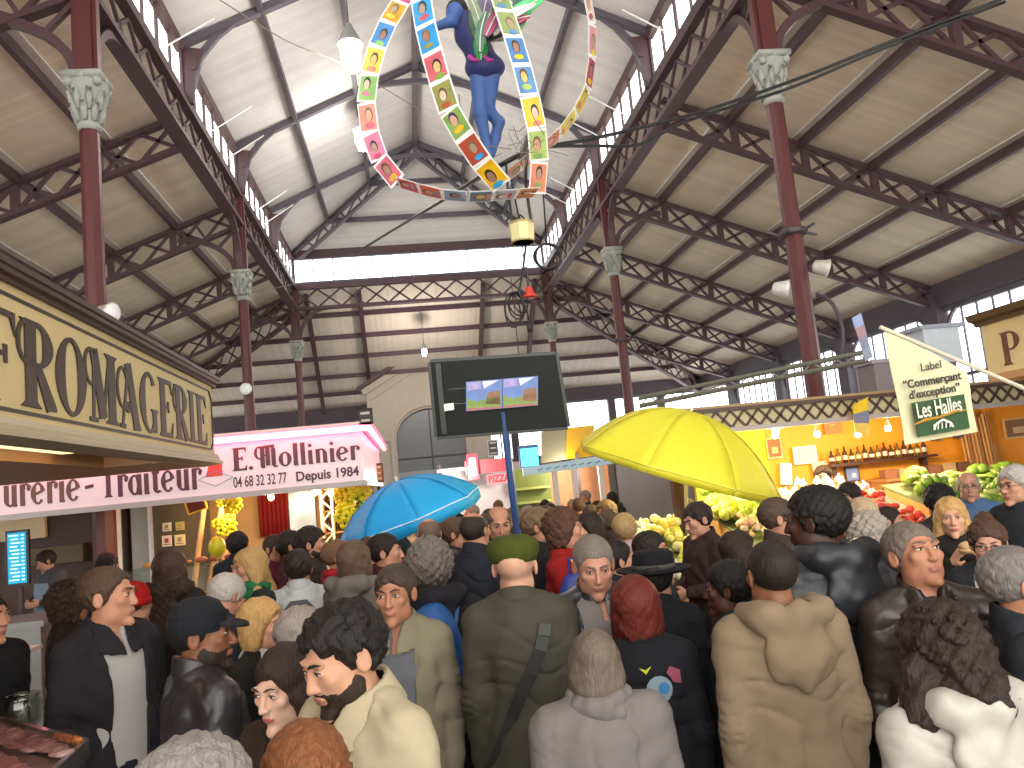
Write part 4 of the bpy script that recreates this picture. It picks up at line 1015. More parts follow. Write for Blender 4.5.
for k in range(13): b.tube([(-3.05+.03*k, 11.75+.025*(k % 2), 1.55), (-3.05+.03*k, 11.75+.025*(k % 2), 2.3)], .022, 6)
tag(b.build('red_curtain', cloth('#8d1f22', 'cotton'), None, True), 'deep red pleated curtain at the back of the delicatessen stall', 'curtain')
b = MB(); b.span((-2.68, 11.8, 1.3), (-2.3, 11.88, 2.35)); tag(b.build('mirror', mat('mirror_grey', '#9a9c98', .15, metal=.6)), 'grey mirror panel right of the red curtain', 'mirror')
t = thing('rack_shelves', 'pale shelving rack with dark wares at the back right of the delicatessen', 'shelf', (-1.95, 11.7, 0))
b = MB()
for x in (-.22, .22): b.span((x-.02, -.15, 0), (x+.02, .1, 2.3))
b.build('upright', PINEW, t)
for z in (1.2, 1.5, 1.8, 2.1):
    b = MB(); b.span((-.24, -.15, z), (.24, .1, z+.025)); b.build('shelf_board', PINEW, t)
for z in (1.2, 1.5, 1.8):
    for k in range(5):
        b = MB(); b.lathe([(.03, 0), (.035, .02), (.033, .13), (.015, .17), (.015, .2)], n=8); o = tag(b.build('bottle', mat('bottle_dark', ['#3d2a20', '#55381c', '#2c3424'][k % 3], .2), None, True), 'dark bottle on the pale rack at the back of the delicatessen', 'bottle', 'bottles on the delicatessen rack'); o.location = (-2.12+.085*k, 11.68, z+.025)
t = thing('lattice_post', 'white metal lattice post standing in the delicatessen stall', 'post', aty(329, 540, 10.8)*1); t.location.z = 0
b = MB()
for dx in (-.07, .07):
    for dy in (-.07, .07): b.beam((dx, dy, 0), (dx, dy, 2.12), .018, .018, (1, 0, 0))
b.build('rail', mat('white_metal', '#d8d4cc', .4), t)
b = MB()
for k in range(14):
    z = .1+.145*k; s_ = 1 if k % 2 else -1
    for q in (-.07, .07): b.beam((-.07*s_, q, z), (.07*s_, q, z+.145), .012, .012); b.beam((q, -.07*s_, z), (q, .07*s_, z+.145), .012, .012)
b.build('lacing', mat('white_metal', '#d8d4cc', .4), t)
for k, (u, v) in enumerate(((190, 560), (205, 560), (214, 560))):
    p = aty(u, 560, 10.4); b = MB(); b.tube([(p.x, 10.4, .9), (p.x+.18+.05*k, 10.5, 2.1)], .035, 8)
    tag(b.build('wooden_pole', PINEW), 'slanted pale wooden pole leaning inside the delicatessen stall', 'pole', 'wooden poles leaning in the delicatessen')
# yellow flower bunches
def flowers(p, r, n, lab, c='#d8d020'):
    t = thing('flower_bunch', lab, 'flowers', p); lf = MB(); fl = MB()
    for k in range(n):
        d = Vector(rng.normal(size=3)); d.normalize(); q = d*r*(.55+.45*rng.random())
        for j in range(5):
            a = 2*PI*j/5; pr = Vector((math.cos(a)*.04, -.01, math.sin(a)*.04)); fl.ball(q+pr, (.026, .012, .026), 6, 4)
        lf.ball(q*.7, (.04, .02, .03), 6, 4)
    fl.build('petals', mat('petals', c, .6, var=.2), t, True); lf.build('leaves', mat('leaf', '#5c7a2c', .6), t, True)
flowers(aty(230, 500, 10.2), .13, 22, 'yellow flower bunch hung under the fascia left of the red curtain'); flowers(aty(226, 526, 10.4), .13, 22, 'yellow flower bunch left of the dark-coated man')
flowers(aty(352, 497, 9.9), .2, 36, 'large yellow flower garland hung at the right end of the delicatessen', '#c8c022'); flowers(aty(346, 515, 9.8), .12, 20, 'small yellow flower bunch above the blue parasol edge')
b = MB(); b.ball((0, 0, 0), (.085, .085, .11), 14, 10); b.lathe([(.012, -.125), (.005, -.105)], n=8); o = tag(b.build('balloon', mat('balloon', '#d8cc28', .25, var=.05), None, True), 'yellow balloon held up left of the blonde woman', 'balloon'); o.location = aty(217, 547, 8.6)
b = MB(); b.tube([aty(217, 552, 8.6), aty(218, 580, 8.6)], .003, 5); tag(b.build('balloon_stick', mat('white_rod', '#e8e8e8', .4)), 'thin stick under the yellow balloon', 'stick')
# counter with glass case
t = thing('glass_counter', 'long refrigerated counter with a glass front under the pink sign', 'counter', (-3.0, 9.2, 0))
b = MB(); b.span((-1.3, -.3, 0), (1.65, .5, .95)); b.build('counter_body', mat('counter_white', '#d6c9c8', .4), t)
b = MB(); b.span((-1.34, -.36, .95), (1.7, .1, 1.03)); b.build('ledge', mat('ledge_pink', '#e0cfd0', .3), t)
b = MB(); b.prism([(-1.3, .05, 1.03), (1.65, .05, 1.03), (1.65, .2, 1.4), (-1.3, .2, 1.4)], (0, .008, 0)); b.build('glass_front', glass_mat('case_glass', '#eef4f2', .12), t)
b = MB(); b.span((-1.3, .2, 1.4), (1.65, .5, 1.42)); b.build('glass_shelf', glass_mat('case_glass2', '#e4eeea', .12), t)
b = MB(); b.span((-3.6, -.3, 0), (-1.75, .45, 1.0)); b.span((-3.65, -.35, 1.0), (-1.7, .5, 1.06)); b.build('side_counter', mat('counter_steel', '#8e8f8f', .3, metal=.5), t)
COLS = ['#d8b070', '#c08a48', '#e0d0a0', '#a05a3a', '#d8c8b0', '#8a4030', '#e4dcc4', '#b8c070']
for k in range(46):
    b = MB(); kind = k % 3
    if kind == 0: b.ball((0, 0, .045), (.11, .055, .05), 12, 7); nm, ct = 'bread_loaf', 'bread'
    elif kind == 1: b.lathe([(.07, 0), (.08, .01), (.08, .06), (.07, .075), (.005, .08)], n=14); nm, ct = 'round_cheese', 'cheese'
    else: b.tube([(-.1, 0, .03), (-.04, .02, .035), (.05, .02, .035), (.11, -.01, .03)], [.012, .028, .028, .012], 8); nm, ct = 'cured_sausage', 'sausage'
    o = b.build(nm, mat('food', COLS[(k*5) % 8], .55, bump=.2, var=.3), None, True)
    tag(o, {'bread_loaf': 'golden loaf displayed on the lit delicatessen counter', 'round_cheese': 'small round cheese on the lit delicatessen counter', 'cured_sausage': 'dark cured sausage on the lit delicatessen counter'}[nm], ct, ct+' items on the delicatessen counter')
    o.scale = (.7,)*3; o.location = (-4.0+2.5*((k*.618) % 1)-.0, 9.46+.2*((k*.37) % 1), 1.42 if k % 2 else .955); o.rotation_euler = (0, 0, k*1.3)
def stall_lamp(p, lab, c='#ffcf90', s=30, r=.04, top=2.5, group=None):
    t = thing('stall_lamp', lab, 'lamp', p, group=group)
    b = MB(); b.ball((0, 0, 0), (r, r, r*1.15), 10, 7); b.build('bulb', emis('bulb', c, s), t, True)
    b = MB(); b.lathe([(.015, r*2.4), (.02, r*1.6), (r*.9, r*.9), (r*.95, r*.8)], n=12); b.build('lamp_shade', mat('lamp_metal2', '#8d8270', .4, metal=.5), t)
    b = MB(); b.tube([(0, 0, r*2.2), (0, 0, max(.1, top-p[2]))], .006, 5); b.build('cord', DARKST, t)
LAMPS = []
for (u, v, lab) in ((271, 497, 'round warm bulb, leftmost under the pink delicatessen sign'), (315, 492, 'round warm bulb, middle one under the pink delicatessen sign'), (331, 493, 'round warm bulb beside the white lattice post'), (225, 500, 'added warm bulb brightening the delicatessen behind the yellow flowers')):  # last bulb is added to brighten the dull stall interior
    p = aty(u, v, 10.3); stall_lamp(p, lab); LAMPS.append((p, 26, '#ffd29a'))

# ---- produce stall with the lattice fascia on the right
yR, YW = 7.5, 9.72
fz = lambda v: aty(738, v, yR).z
t = thing('produce_stall', 'large produce stall with orange back wall and cream lattice fascia', 'market stall', (5.5, 11, 0))
zt_, zb_ = fz(409), fz(428); xa, xz = 1.5, 8.2
b = MB(); b.span((xa, yR, zb_), (xz, yR+.05, zt_)); fas = pt(b, 'fascia', mat('fascia_cream', '#b9ad86', .6, var=.1))
b = MB(); n = 46; w_ = (xz-xa)/n; zt, zb = zt_-.012, zb_+.012
for k in range(n):
    x0 = xa+w_*k; x1 = x0+w_
    a, c = ((zt, zb) if k % 2 else (zb, zt)); b.beam((x0, yR-.012, a), (x1, yR-.012, c), .02, .018, (0, 1, 0))
    b.beam((x0, yR-.012, c), (x1, yR-.012, a), .02, .018, (0, 1, 0))
pt(b, 'lattice', mat('lattice_brown', '#4a342c', .5), fas)
b = MB(); b.span((xa, yR-.04, zt_-.012), (xz, yR+.07, zt_+.025)); pt(b, 'top_rail', mat('lattice_brown', '#4a342c', .5), fas)
b = MB(); b.span((xa, yR-.05, zb_-.035), (xz, yR+.07, zb_+.012)); pt(b, 'bottom_rail', mat('rail_grey', '#a39a98', .4), fas)
xw0, xw1 = aty(695, 480, YW).x, aty(765, 440, YW).x
b = MB(); b.span((xw0, YW, 0), (xw1, YW+.08, zt_+.03)); pt(b, 'back_wall', mat('yellow_wall', '#ecd420', .6, var=.06))
b = MB(); b.span((xw1, YW, 0), (10.0, YW+.08, zt_+.03)); pt(b, 'back_wall', mat('orange_wall', '#dc8e1e', .6, var=.08))
b = MB(); b.span((xa, yR+.1, zt_+.03), (10.0, YW, zt_+.06)); pt(b, 'roof_panel', mat('stall_roof', '#9a8460', .7))
for x in (1.65, 8.0):
    b = MB(); b.span((x-.05, yR+.08, 0), (x+.05, yR+.18, zb_+.1)); pt(b, 'post', BROWN)
rebase(t, t.location.copy())
def wallpic(u, v, w, h, c, bd, lab, nm='framed_picture', cat='picture', y=YW-.05, blobs=(), tilt=0):
    return poster(nm, lab, cat, aty(u, v, y), w*.75, h*.75, c, bd, blobs, tilt=tilt)
wallpic(774, 448, .27, .36, '#a8502c', '#c8a070', 'brown framed picture on the yellow wall under a bulb', blobs=((0, -.1, .4, .3, '#d8a060'),))
wallpic(805, 455, .42, .3, '#e8dcc0', None, 'cream price sheet with handwriting on the orange wall', 'price_sheet', 'sheet', blobs=tuple((0, .3-.15*k, .7, .03, '#8a8060') for k in range(5)))
wallpic(786, 474, .2, .36, '#e8e4da', None, 'white tilted poster under the brown picture', 'white_poster', 'poster', tilt=.12, blobs=((0, .1, .6, .05, '#b0a898'),))
wallpic(822, 474, .28, .42, '#dfc0a0', None, 'pinkish tall paper poster right of the vendor', 'paper_poster', 'poster', tilt=-.1, blobs=((0, .2, .6, .04, '#a08870'),))
wallpic(852, 474, .26, .26, '#6a7cae', '#3a3030', 'blue picture standing under the bottle shelf', blobs=((.1, -.1, .3, .3, '#a4b0cc'),))
wallpic(858, 493, .2, .16, '#b8a8b8', '#8a7a78', 'small pale picture below the blue one')
wallpic(1016, 428, .5, .36, '#7a5a44', '#c8a06a', 'wide framed dark picture at the right end of the orange wall', blobs=((.1, -.1, .5, .3, '#b89a80'),))
wallpic(986, 456, .42, .42, '#d8a870', None, 'pale peach sheet with a small emblem on the orange wall', 'peach_sheet', 'sheet', blobs=((.1, .05, .2, .1, '#a87848'),))
wallpic(832, 425, .3, .3, '#c86a38', None, 'orange red faded banner near the top of the orange wall', 'faded_banner', 'banner', blobs=((0, 0, .3, .1, '#d88a5a'),))
t = thing('bottle_shelf', 'dark wall shelf carrying a row of bottles in the produce stall', 'shelf', aty(880, 459, YW-.15))
b = MB(); b.box((0, 0, -.02), (1.45, .22, .03)); b.build('shelf_board', BROWN, t)
b = MB(); b.box((-.62, .06, -.1), (.05, .1, .16)); b.box((.62, .06, -.1), (.05, .1, .16)); b.build('bracket', BROWN, t)
for k in range(15):
    t = thing('bottle', 'labelled bottle in the row on the produce stall wall shelf', 'bottle', (aty(880, 459, YW-.15).x-.65+.09*k, YW-.16, aty(880, 459, YW-.15).z+.0), group='bottles on the wall shelf')
    b = MB(); h = .165+.02*(k % 3); b.lathe([(.028, 0), (.032, .01), (.032, h*.55), (.013, h*.75), (.011, h)], n=10); b.build('bottle_glass', mat('bottle_glass', ['#3a2c1c', '#5b4a20', '#402018'][k % 3], .15), t, True)
    b = MB(); b.lathe([(.0332, .035), (.0332, h*.45)], n=10); b.build('bottle_label', mat('label_paper', ['#d8d0b8', '#c8b890', '#b8a8a0'][k % 3], .7), t)
t = thing('side_counter', 'low wooden cabinet with boxes at the back of the orange stall', 'cabinet', (aty(925, 470, YW-.3).x, YW-.28, 0))
b = MB(); b.span((-.62, -.2, 0), (.62, .2, 1.52)); b.build('body', mat('cabinet_tan', '#b88a50', .5, var=.1), t)
b = MB(); b.span((-.66, -.23, 1.52), (.66, .22, 1.555)); b.build('counter_top', TANW, t)
for x in (-.31, .31): b = MB(); b.box((x, -.21, 1.0), (.58, .02, .95)); b.build('door', mat('door_tan', '#c09a60', .5), t)
for k in range(6):
    b = MB(); b.box((0, 0, .06), (.2, .16, .12)); b.box((0, 0, .125), (.21, .17, .015)); o = tag(b.build('carton', mat('carton', ['#8a5a40', '#b89870', '#6a4a38'][k % 3], .7)), 'small carton standing on the cabinet in the orange stall', 'carton', 'cartons on the cabinet'); o.scale = (.8,)*3; o.location = (aty(925, 470, YW-.3).x-.5+.2*k, YW-.3, 1.557)
for k in range(9):
    b = MB(); x = aty(968, 450, YW-.2).x+.05*k; b.tube([(x-.05, YW-.35+.03*(k % 3), 0), (x+.0, YW-.1, 2.2+.04*(k % 3))], .02, 7); tag(b.build('cane', mat('cane', ['#a87438', '#b98848', '#8a5c30'][k % 3], .6)), 'tall wooden cane leaning in a bundle beside the orange wall', 'cane', 'canes leaning by the orange wall')
for k, (u, v, lab) in enumerate(((775, 435, 'glowing bulb in front of the brown picture'), (817, 434, 'glowing bulb over the cream price sheet'), (858, 434, 'glowing bulb beside the small hanging pennant'), (888, 428, 'glowing bulb above the bottle shelf'))):
    p = aty(u, v, 8.5); stall_lamp(p, lab, '#ffdca0', 32, .036, 2.5); LAMPS.append((p, 13, '#ffc880'))
for (x, y) in ((1.7, 7.9), (2.4, 8.2), (3.1, 8.4), (4.7, 8.4)): LAMPS.append((Vector((x, y, 2.2)), 60, '#fff0d0')); stall_lamp(Vector((x, y, 2.24)), 'bare bulb hung over the produce benches behind the parasol', '#fff0d0', 30, .04, 2.5, group='bulbs over the produce benches')

# ---- produce benches and individual vegetables
def bench(x0, x1, y0, y1, z0, z1, lab):
    t = thing('produce_bench', lab, 'bench', ((x0+x1)/2, (y0+y1)/2, 0)); L = t.location
    b = MB(); b.prism([Vector((x0, y0, z0))-L, Vector((x1, y0, z0))-L, Vector((x1, y1, z1))-L, Vector((x0, y1, z1))-L], (0, 0, .03)); b.build('sloping_top', mat('bench_green', '#6a7a58', .7), t)
    b = MB(); b.prism([Vector((x0, y0, 0))-L, Vector((x0, y0, z0+.06))-L, Vector((x1, y0, z0+.06))-L, Vector((x1, y0, 0))-L], (0, .03, 0)); b.build('front_panel', PINEW, t)
    for xx in (x0, x1-.03): b = MB(); b.prism([Vector((xx, y0, 0))-L, Vector((xx, y1, 0))-L, Vector((xx, y1, z1))-L, Vector((xx, y0, z0))-L], (.03, 0, 0)); b.build('side_panel', PINEW, t)
    b = MB(); b.span(Vector((x0, y1-.04, 0))-L, Vector((x1, y1, z1))-L); b.build('back_panel', PINEW, t)
bench(.75, 1.75, 6.35, 7.75, .95, 1.35, 'sloping produce bench behind the parasol pole'); bench(2.1, 4.0, 6.9, 8.4, 1.1, 1.55, 'sloping produce bench behind the brown-coated vendor'); bench(4.3, 7.2, 6.9, 8.5, 1.1, 1.5, 'sloping produce bench at the right heaped with greens')
_veg = {}
def veg(kind, loc, lab, cat, group, k):
    if kind not in _veg:
        b = MB()
        if kind == 'round': b.lathe([(.004, .072), (.022, .07), (.036, .055), (.04, .036), (.034, .014), (.015, .002)], n=12)
        elif kind == 'garlic': b.lathe([(.008, .085), (.01, .065), (.03, .045), (.038, .026), (.03, .006), (.01, 0)], n=10)
        elif kind == 'lettuce':
            for i in range(16):
                a = i*2.4; r = .02+.006*i; z = .13-.006*i; b.ball((r*math.cos(a), r*math.sin(a), z*.7), (.06, .03+.02*(i % 2), .05), 8, 5)
        elif kind == 'leek':
            b.tube([(-.16, 0, .025), (0, .005, .028), (.1, 0, .03)], [.02, .02, .022], 8)
            for q in (-.6, -.2, .2, .6): b.tube([(.1, 0, .03), (.19, .05*q, .045), (.3, .12*q, .03)], [.02, .016, .003], 6)
        me = bpy.data.meshes.new(kind); me.from_pydata(b.v, [], b.f); me.polygons.foreach_set('use_smooth', [True]*len(me.polygons)); me.materials.append(None); _veg[kind] = me
    nm, c = group[1], group[2]
    o = bpy.data.objects.new(nm, _veg[kind]); COL.objects.link(o); o.material_slots[0].link = 'OBJECT'; o.material_slots[0].material = mat('veg', c[k % len(c)], .4, var=.15)
    o.location = loc; o.rotation_euler = (rng.uniform(-.4, .4), rng.uniform(-.4, .4), rng.uniform(0, 6.3)); sz = rng.uniform(.85, 1.25); o.scale = (sz,)*3
    tag(o, lab, cat, group[0])
def heap(kind, x0, x1, y0, y1, z0, z1, Y0_, Y1_, n, lab, cat, group, pile=.1):
    for k in range(n):
        x, y = rng.uniform(x0, x1), rng.uniform(y0, y1); z = z0+(z1-z0)*(y-Y0_)/(Y1_-Y0_)+.035+pile*rng.random()
        veg(kind, (x, y, z), lab, cat, group, k)
heap('garlic', .8, 1.25, 6.4, 7.7, .95, 1.35, 6.35, 7.75, 110, 'white garlic bulb heaped on the bench by the parasol pole', 'garlic', ('garlic on the pole bench', 'garlic_bulb', ['#efe6d4', '#e8dcc8', '#f4efe4']))
heap('round', 1.28, 1.72, 6.4, 7.7, .95, 1.35, 6.35, 7.75, 100, 'yellow green fruit heaped on the bench by the parasol pole', 'fruit', ('yellow fruit on the pole bench', 'yellow_fruit', ['#e2c860', '#d8d080', '#c8c850', '#e8e0b0']))
heap('lettuce', 2.15, 2.6, 7.6, 8.3, 1.1, 1.55, 6.9, 8.4, 14, 'pale green lettuce at the back of the vendor bench', 'lettuce', ('lettuces on the vendor bench', 'lettuce', ['#a8c050', '#c0cc60']))
heap('garlic', 2.15, 3.1, 6.95, 7.6, 1.1, 1.55, 6.9, 8.4, 110, 'pinkish white onion on the vendor bench', 'onion', ('onions on the vendor bench', 'onion', ['#ecd0b8', '#f0e0cc', '#e0b8a0']))
heap('round', 3.0, 3.8, 6.95, 7.9, 1.1, 1.55, 6.9, 8.4, 90, 'red tomato heaped on the vendor bench', 'tomato', ('tomatoes on the vendor bench', 'tomato', ['#cc3a20', '#d85030', '#b82a1c']))
heap('garlic', 2.7, 3.9, 7.8, 8.35, 1.1, 1.55, 6.9, 8.4, 40, 'white turnip at the back of the vendor bench', 'turnip', ('turnips on the vendor bench', 'turnip', ['#efe8e0', '#e4d0d8']))
heap('lettuce', 4.4, 7.1, 7.0, 8.4, 1.1, 1.5, 6.9, 8.5, 46, 'green leafy lettuce on the right-hand bench', 'lettuce', ('lettuces on the right-hand bench', 'lettuce', ['#6a8a30', '#5a7828', '#88a040']))
heap('leek', 4.4, 5.6, 7.0, 8.3, 1.1, 1.5, 6.9, 8.5, 20, 'green leek on the right-hand bench', 'leek', ('leeks on the right-hand bench', 'leek', ['#90a850', '#a8b868']))

# ---- right-hand kiosk with a single visible letter
xP, yP = 4.02, 6.2
t = thing('corner_kiosk', 'kiosk at the right edge with a cream fascia showing a brown letter', 'market stall', (xP+1, 4, 0))
b = MB(); b.span((xP, 1.5, 2.48), (xP+.05, yP, 2.9)); bd = pt(b, 'sign_board', CREAM)
sign_text('lettering', 'P', mat('letter_red', '#5e2a1e', .5, var=0), bd, frame((xP-.001, 6.03, 2.53), (0, -1, 0), (0, 0, 1)), .27, wx=1.25)
b = MB(); pr = [(xP+.1, 2.9), (xP-.02, 2.9), (xP-.03, 2.93), (xP-.08, 2.95), (xP-.1, 3.0), (xP+.1, 3.02)]; b.prism([(x, 1.5, z) for x, z in pr], (0, yP-1.45, 0)); b.span((xP, yP-.05, 2.9), (8, yP+.06, 3.02)); pt(b, 'cornice', BROWN)
b = MB(); b.span((xP, 1.5, 2.42), (8, yP, 2.48)); b.span((xP+.05, yP-.05, 2.48), (8, yP, 2.9)); b.span((xP+.05, 1.5, 2.9), (8, yP, 2.93)); pt(b, 'soffit', TANW)
b = MB(); b.span((7.8, 1.5, 0), (8, yP, 2.5)); pt(b, 'back_panel', BROWN)
rebase(t, t.location.copy())

# ---- cream flag with the traders' label
D = 5.05; c00, c10, c11, c01 = at(905, 445, D), at(976, 432, D), at(967, 373, D), at(887, 331, D)
t = thing('flag', 'cream flag lettered in black over a green panel, hung from a slanting pole', 'flag', c00)
def fl(u, v, off=0): return (c00*(1-u)*(1-v)+c10*u*(1-v)+c11*u*v+c01*(1-u)*v)-c00+Vector((.012*math.sin(v*5+u*3), .02*math.sin(u*4+v*3)-off, 0))
b = MB(); nu = 10; vs = [fl(i/nu, j/nu) for j in range(nu+1) for i in range(nu+1)]+[fl(i/nu, j/nu, -.006) for j in range(nu+1) for i in range(nu+1)]
N1 = (nu+1)**2; fs = [(j*(nu+1)+i, j*(nu+1)+i+1, (j+1)*(nu+1)+i+1, (j+1)*(nu+1)+i) for j in range(nu) for i in range(nu)]; fs += [tuple(k+N1 for k in f[::-1]) for f in fs]
b.add(vs, fs); b.build('cloth', mat('flag_cream', '#d9d3ac', .8, bump=.2, scale=12, var=.05), t, True)
def fpix(u, v, off): return at(u, v, D-off)-c00
g = [fpix(*p, .03) for p in ((919, 437), (970, 428), (964, 394), (912, 403))]; b = MB(); b.prism(g, (0, .008, 0)); b.build('green_panel', mat('flag_green', '#2c4f2c', .7, var=.05), t)
xd = (at(964, 394, D)-at(912, 403, D)).normalized(); yd = (at(912, 403, D)-at(919, 437, D)).normalized()
fm = lambda u, v, off=.035: frame(fpix(u, v, off), xd, yd)
BLK = mat('flag_ink', '#33312c', .6, var=0); WHT = mat('flag_white', '#e8e4d4', .6, var=0)
text_mesh('lettering', 'Label', .072, BLK, t, fm(931, 366), .002, sx=.9); text_mesh('lettering', '“Commerçant', .072, BLK, t, fm(932, 380.5), .002, sx=.88, bold=.0016); text_mesh('lettering', 'd’exception”', .072, BLK, t, fm(934.5, 391.5), .002, sx=.88, bold=.0016)
text_mesh('lettering', 'Les Halles', .135, WHT, t, fm(939, 408, .045), .002, sx=.52, bold=.0015)
b = MB(); b.tube([fpix(913, 425, .04), fpix(925, 420, .04), fpix(940, 417, .04), fpix(955, 411, .04), fpix(966, 410, .04)], [.004, .011, .008, .012, .004], 6); b.build('brush_stroke', mat('flag_gold', '#b5862c', .6), t)
b = MB(); b.path([fpix(934, 430, .042), fpix(936, 424, .042), fpix(943, 419.5, .042), fpix(951, 423, .042), fpix(953, 427, .042)], .012, .008, (0, 1, 0))
for q in (934, 938, 942, 946, 950): b.beam(fpix(q, 430-.17*(q-934), .042), fpix(q, 424-.17*(q-934), .042), .006, .006, (0, 1, 0))
b.build('building_emblem', WHT, t)
b = MB(); b.tube([at(880, 327, D), at(1030, 391, D)], .014, 8); tag(b.build('flag_pole', mat('pole_cream', '#cfc6b0', .5)), 'slanting pale pole carrying the cream flag from the kiosk', 'pole')
# pennants near the flag
def pennant(pts, D, cs, lab):
    P = [at(u, v, D) for u, v in pts]; t = thing('pennant', lab, 'banner', P[0]); n = len(cs)
    for k, c in enumerate(cs):
        a, bb = k/n, (k+1)/n; q = [P[0]+(P[3]-P[0])*a, P[1]+(P[2]-P[1])*a, P[1]+(P[2]-P[1])*bb, P[0]+(P[3]-P[0])*bb]
        b = MB(); b.prism([x-P[0] for x in q], (0, .012, 0)); b.build('pennant_field', mat('pennant', c, .7, var=.25, scale=14), t)
pennant(((852, 318), (861, 313), (873, 357), (866, 361)), 7.6, ['#8fa0c8', '#a08088', '#7f86a0', '#9098b0'], 'narrow blue and pink pennant hanging high left of the cream flag')
pennant(((853, 405), (868, 397), (870, 436), (855, 432)), 7.8, ['#d8b818', '#77788e', '#e0c058'], 'small yellow and blue pennant hanging in front of the lattice fascia')
# metal rail arm, boxes on the stall roofs
b = MB(); p0, p1 = at(640, 406, 10.2), at(868, 360, 9.4)
for dz in (0, .1): b.tube([p0+Vector((0, 0, dz)), p1+Vector((0, 0, dz))], .03, 8)
d_ = p1-p0
for k in range(22): q = p0+d_*(k/22); b.beam(q+Vector((0, 0, .1*(k % 2))), p0+d_*((k+1)/22)+Vector((0, 0, .1*((k+1) % 2))), .015, .015)
tag(b.build('metal_rail', mat('rail_green', '#6a6a5e', .5, metal=.3)), 'long grey metal rail reaching from the right column above the stalls', 'rail')
t = thing('air_unit', 'pale grey ventilation box on the stall roof behind the flag', 'ventilation unit', at(932, 348, 10.5)); b = MB(); b.box((0, 0, 0), (.5, .45, .45)); b.build('body', mat('unit_grey', '#b9c2cc', .4), t)
b = MB(); b.box((.02, 0, .25), (.62, .5, .05)); b.build('lid', mat('unit_lid', '#8d94a0', .4), t); b = MB(); b.span((-.2, -.05, -1.2), (-.12, .05, -.2)); b.span((.12, -.05, -1.2), (.2, .05, -.2)); b.build('leg', DARKST, t)
t = thing('duct_box', 'brownish grey duct box on the stall roof left of the flag', 'ventilation unit', at(880, 383, 10.6)); b = MB(); b.box((0, 0, 0), (.36, .4, .5)); b.build('body', mat('duct_grey', '#80767a', .5), t)
b = MB(); b.box((0, 0, .27), (.42, .45, .05)); b.build('lid', mat('duct_lid', '#99929a', .4), t)
# floodlights on the columns
def floodlight(p, lab, c='#c8c2b8', d=(1, -.5, -.3), r=.13):
    t = thing('floodlight', lab, 'floodlight', p); dz = Vector(d).normalized(); mt = frame((0, 0, 0), dz.cross(Vector((0, 0, 1))), dz.cross(dz.cross(Vector((0, 0, 1)))))
    b = MB(); b.lathe([(.03, -.16), (r*.6, -.14), (r*.85, 0), (r, .03), (r*.95, .04)], n=14, mtx=mt.to_3x3()); b.build('housing', mat('flood_body', c, .4, metal=.3), t, True)
    b = MB(); b.lathe([(r*.9, .035), (r*.8, .05), (.01, .055)], n=14, mtx=mt.to_3x3()); b.build('lens', mat('flood_lens', '#e8ecea', .1), t, True)
floodlight(aty(110, 313, 9.7), 'grey floodlight strapped to the nearest left column above the cornice'); floodlight(aty(785, 289, 9.7), 'white floodlight tied to the left of the right column', '#d8d4d0'); floodlight(aty(825, 268, 9.7), 'round floodlight to the right of the right column', '#c8c4b8', (1, -.3, -.4)); floodlight(aty(246, 389, 18.7), 'round white lamp on the second left column above the pink sign', '#e0d8d0', (0, -1, 0), .14)
for (x, y, zz, lab) in ((-4.5, 10.01, 4.35, 'iron clamp ring with wires on the nearest left column'), (4.5, 10.01, 4.9, 'iron clamp ring with brackets on the nearest right column'), (4.5, 19.08, 5.1, 'iron clamp ring on the second right column')):
    b = MB(); b.lathe([(.17, 0), (.2, .02), (.2, .07), (.17, .09)], (x, y, zz), 10)
    for k in range(5):
        a = k*1.3; b.beam((x+.18*math.cos(a), y+.18*math.sin(a), zz+.04), (x+.34*math.cos(a), y+.34*math.sin(a), zz+.07*(k % 3)), .03, .03)
    tag(b.build('clamp_ring', DARKST), lab, 'bracket')
b = MB(); p = Vector((4.5, 10.01, 4.0)); b.tube([p+Vector((.15+.3*math.sin(a), -.1, -.45+.5*math.cos(a))) for a in np.linspace(0, PI, 9)], .025, 6); tag(b.build('conduit', DARKST), 'curved conduit beside the base of the right column', 'pipe')

# ---- far stalls in the middle distance
t = thing('fish_stall', 'far stall with a pale blue fascia and a green counter front', 'market stall', (2.4, 16.5, 0)); L = t.location
q = lambda b, n, m: (setattr(b, 'v', [tuple(Vector(p)-L) for p in b.v]), b.build(n, m, t))[1]
b = MB(); b.prism([(1.3, 16, 2.05), (3.5, 16, 2.13), (3.5, 16, 2.33), (1.3, 16, 2.21)], (0, .06, 0)); q(b, 'fascia', mat('pale_blue', '#b8dcea', .4, var=.05))
b = MB()
for k in range(9): b.beam((1.6+.17*k, 15.985, 2.13+.006*k), (1.7+.17*k, 15.985, 2.16+.006*k), .02, .03, (0, 1, 0))
q(b, 'wave_marks', mat('sea_blue', '#4f90b8', .5))
b = MB(); b.span((1.2, 17.6, 0), (2.1, 17.7, 2.2)); q(b, 'green_panel', mat('olive_green', '#77843c', .6, var=.2)); b = MB(); b.span((2.1, 17.9, 0), (3.5, 18, 2.2)); q(b, 'back_wall', mat('orange_back_wall', '#d8986a', .6, var=.3, scale=5))  # back wall in its own uneven orange
b = MB(); b.span((1.2, 17.3, 1.75), (2.05, 17.6, 1.8)); b.span((1.2, 17.3, 1.45), (2.05, 17.6, 1.5)); q(b, 'wall_shelf', mat('shelf_green', '#a8b060', .5))
b = MB(); b.span((1.4, 15.8, 0), (3.4, 16.6, 1.25)); q(b, 'counter', mat('ice_white', '#dfe8e4', .3))
for x in (1.95, 2.35, 2.9): b = MB(); b.span((x-.05, 16.05, 0), (x+.05, 16.15, 2.1)); q(b, 'post', mat('post_white', '#d8cfc4', .5))
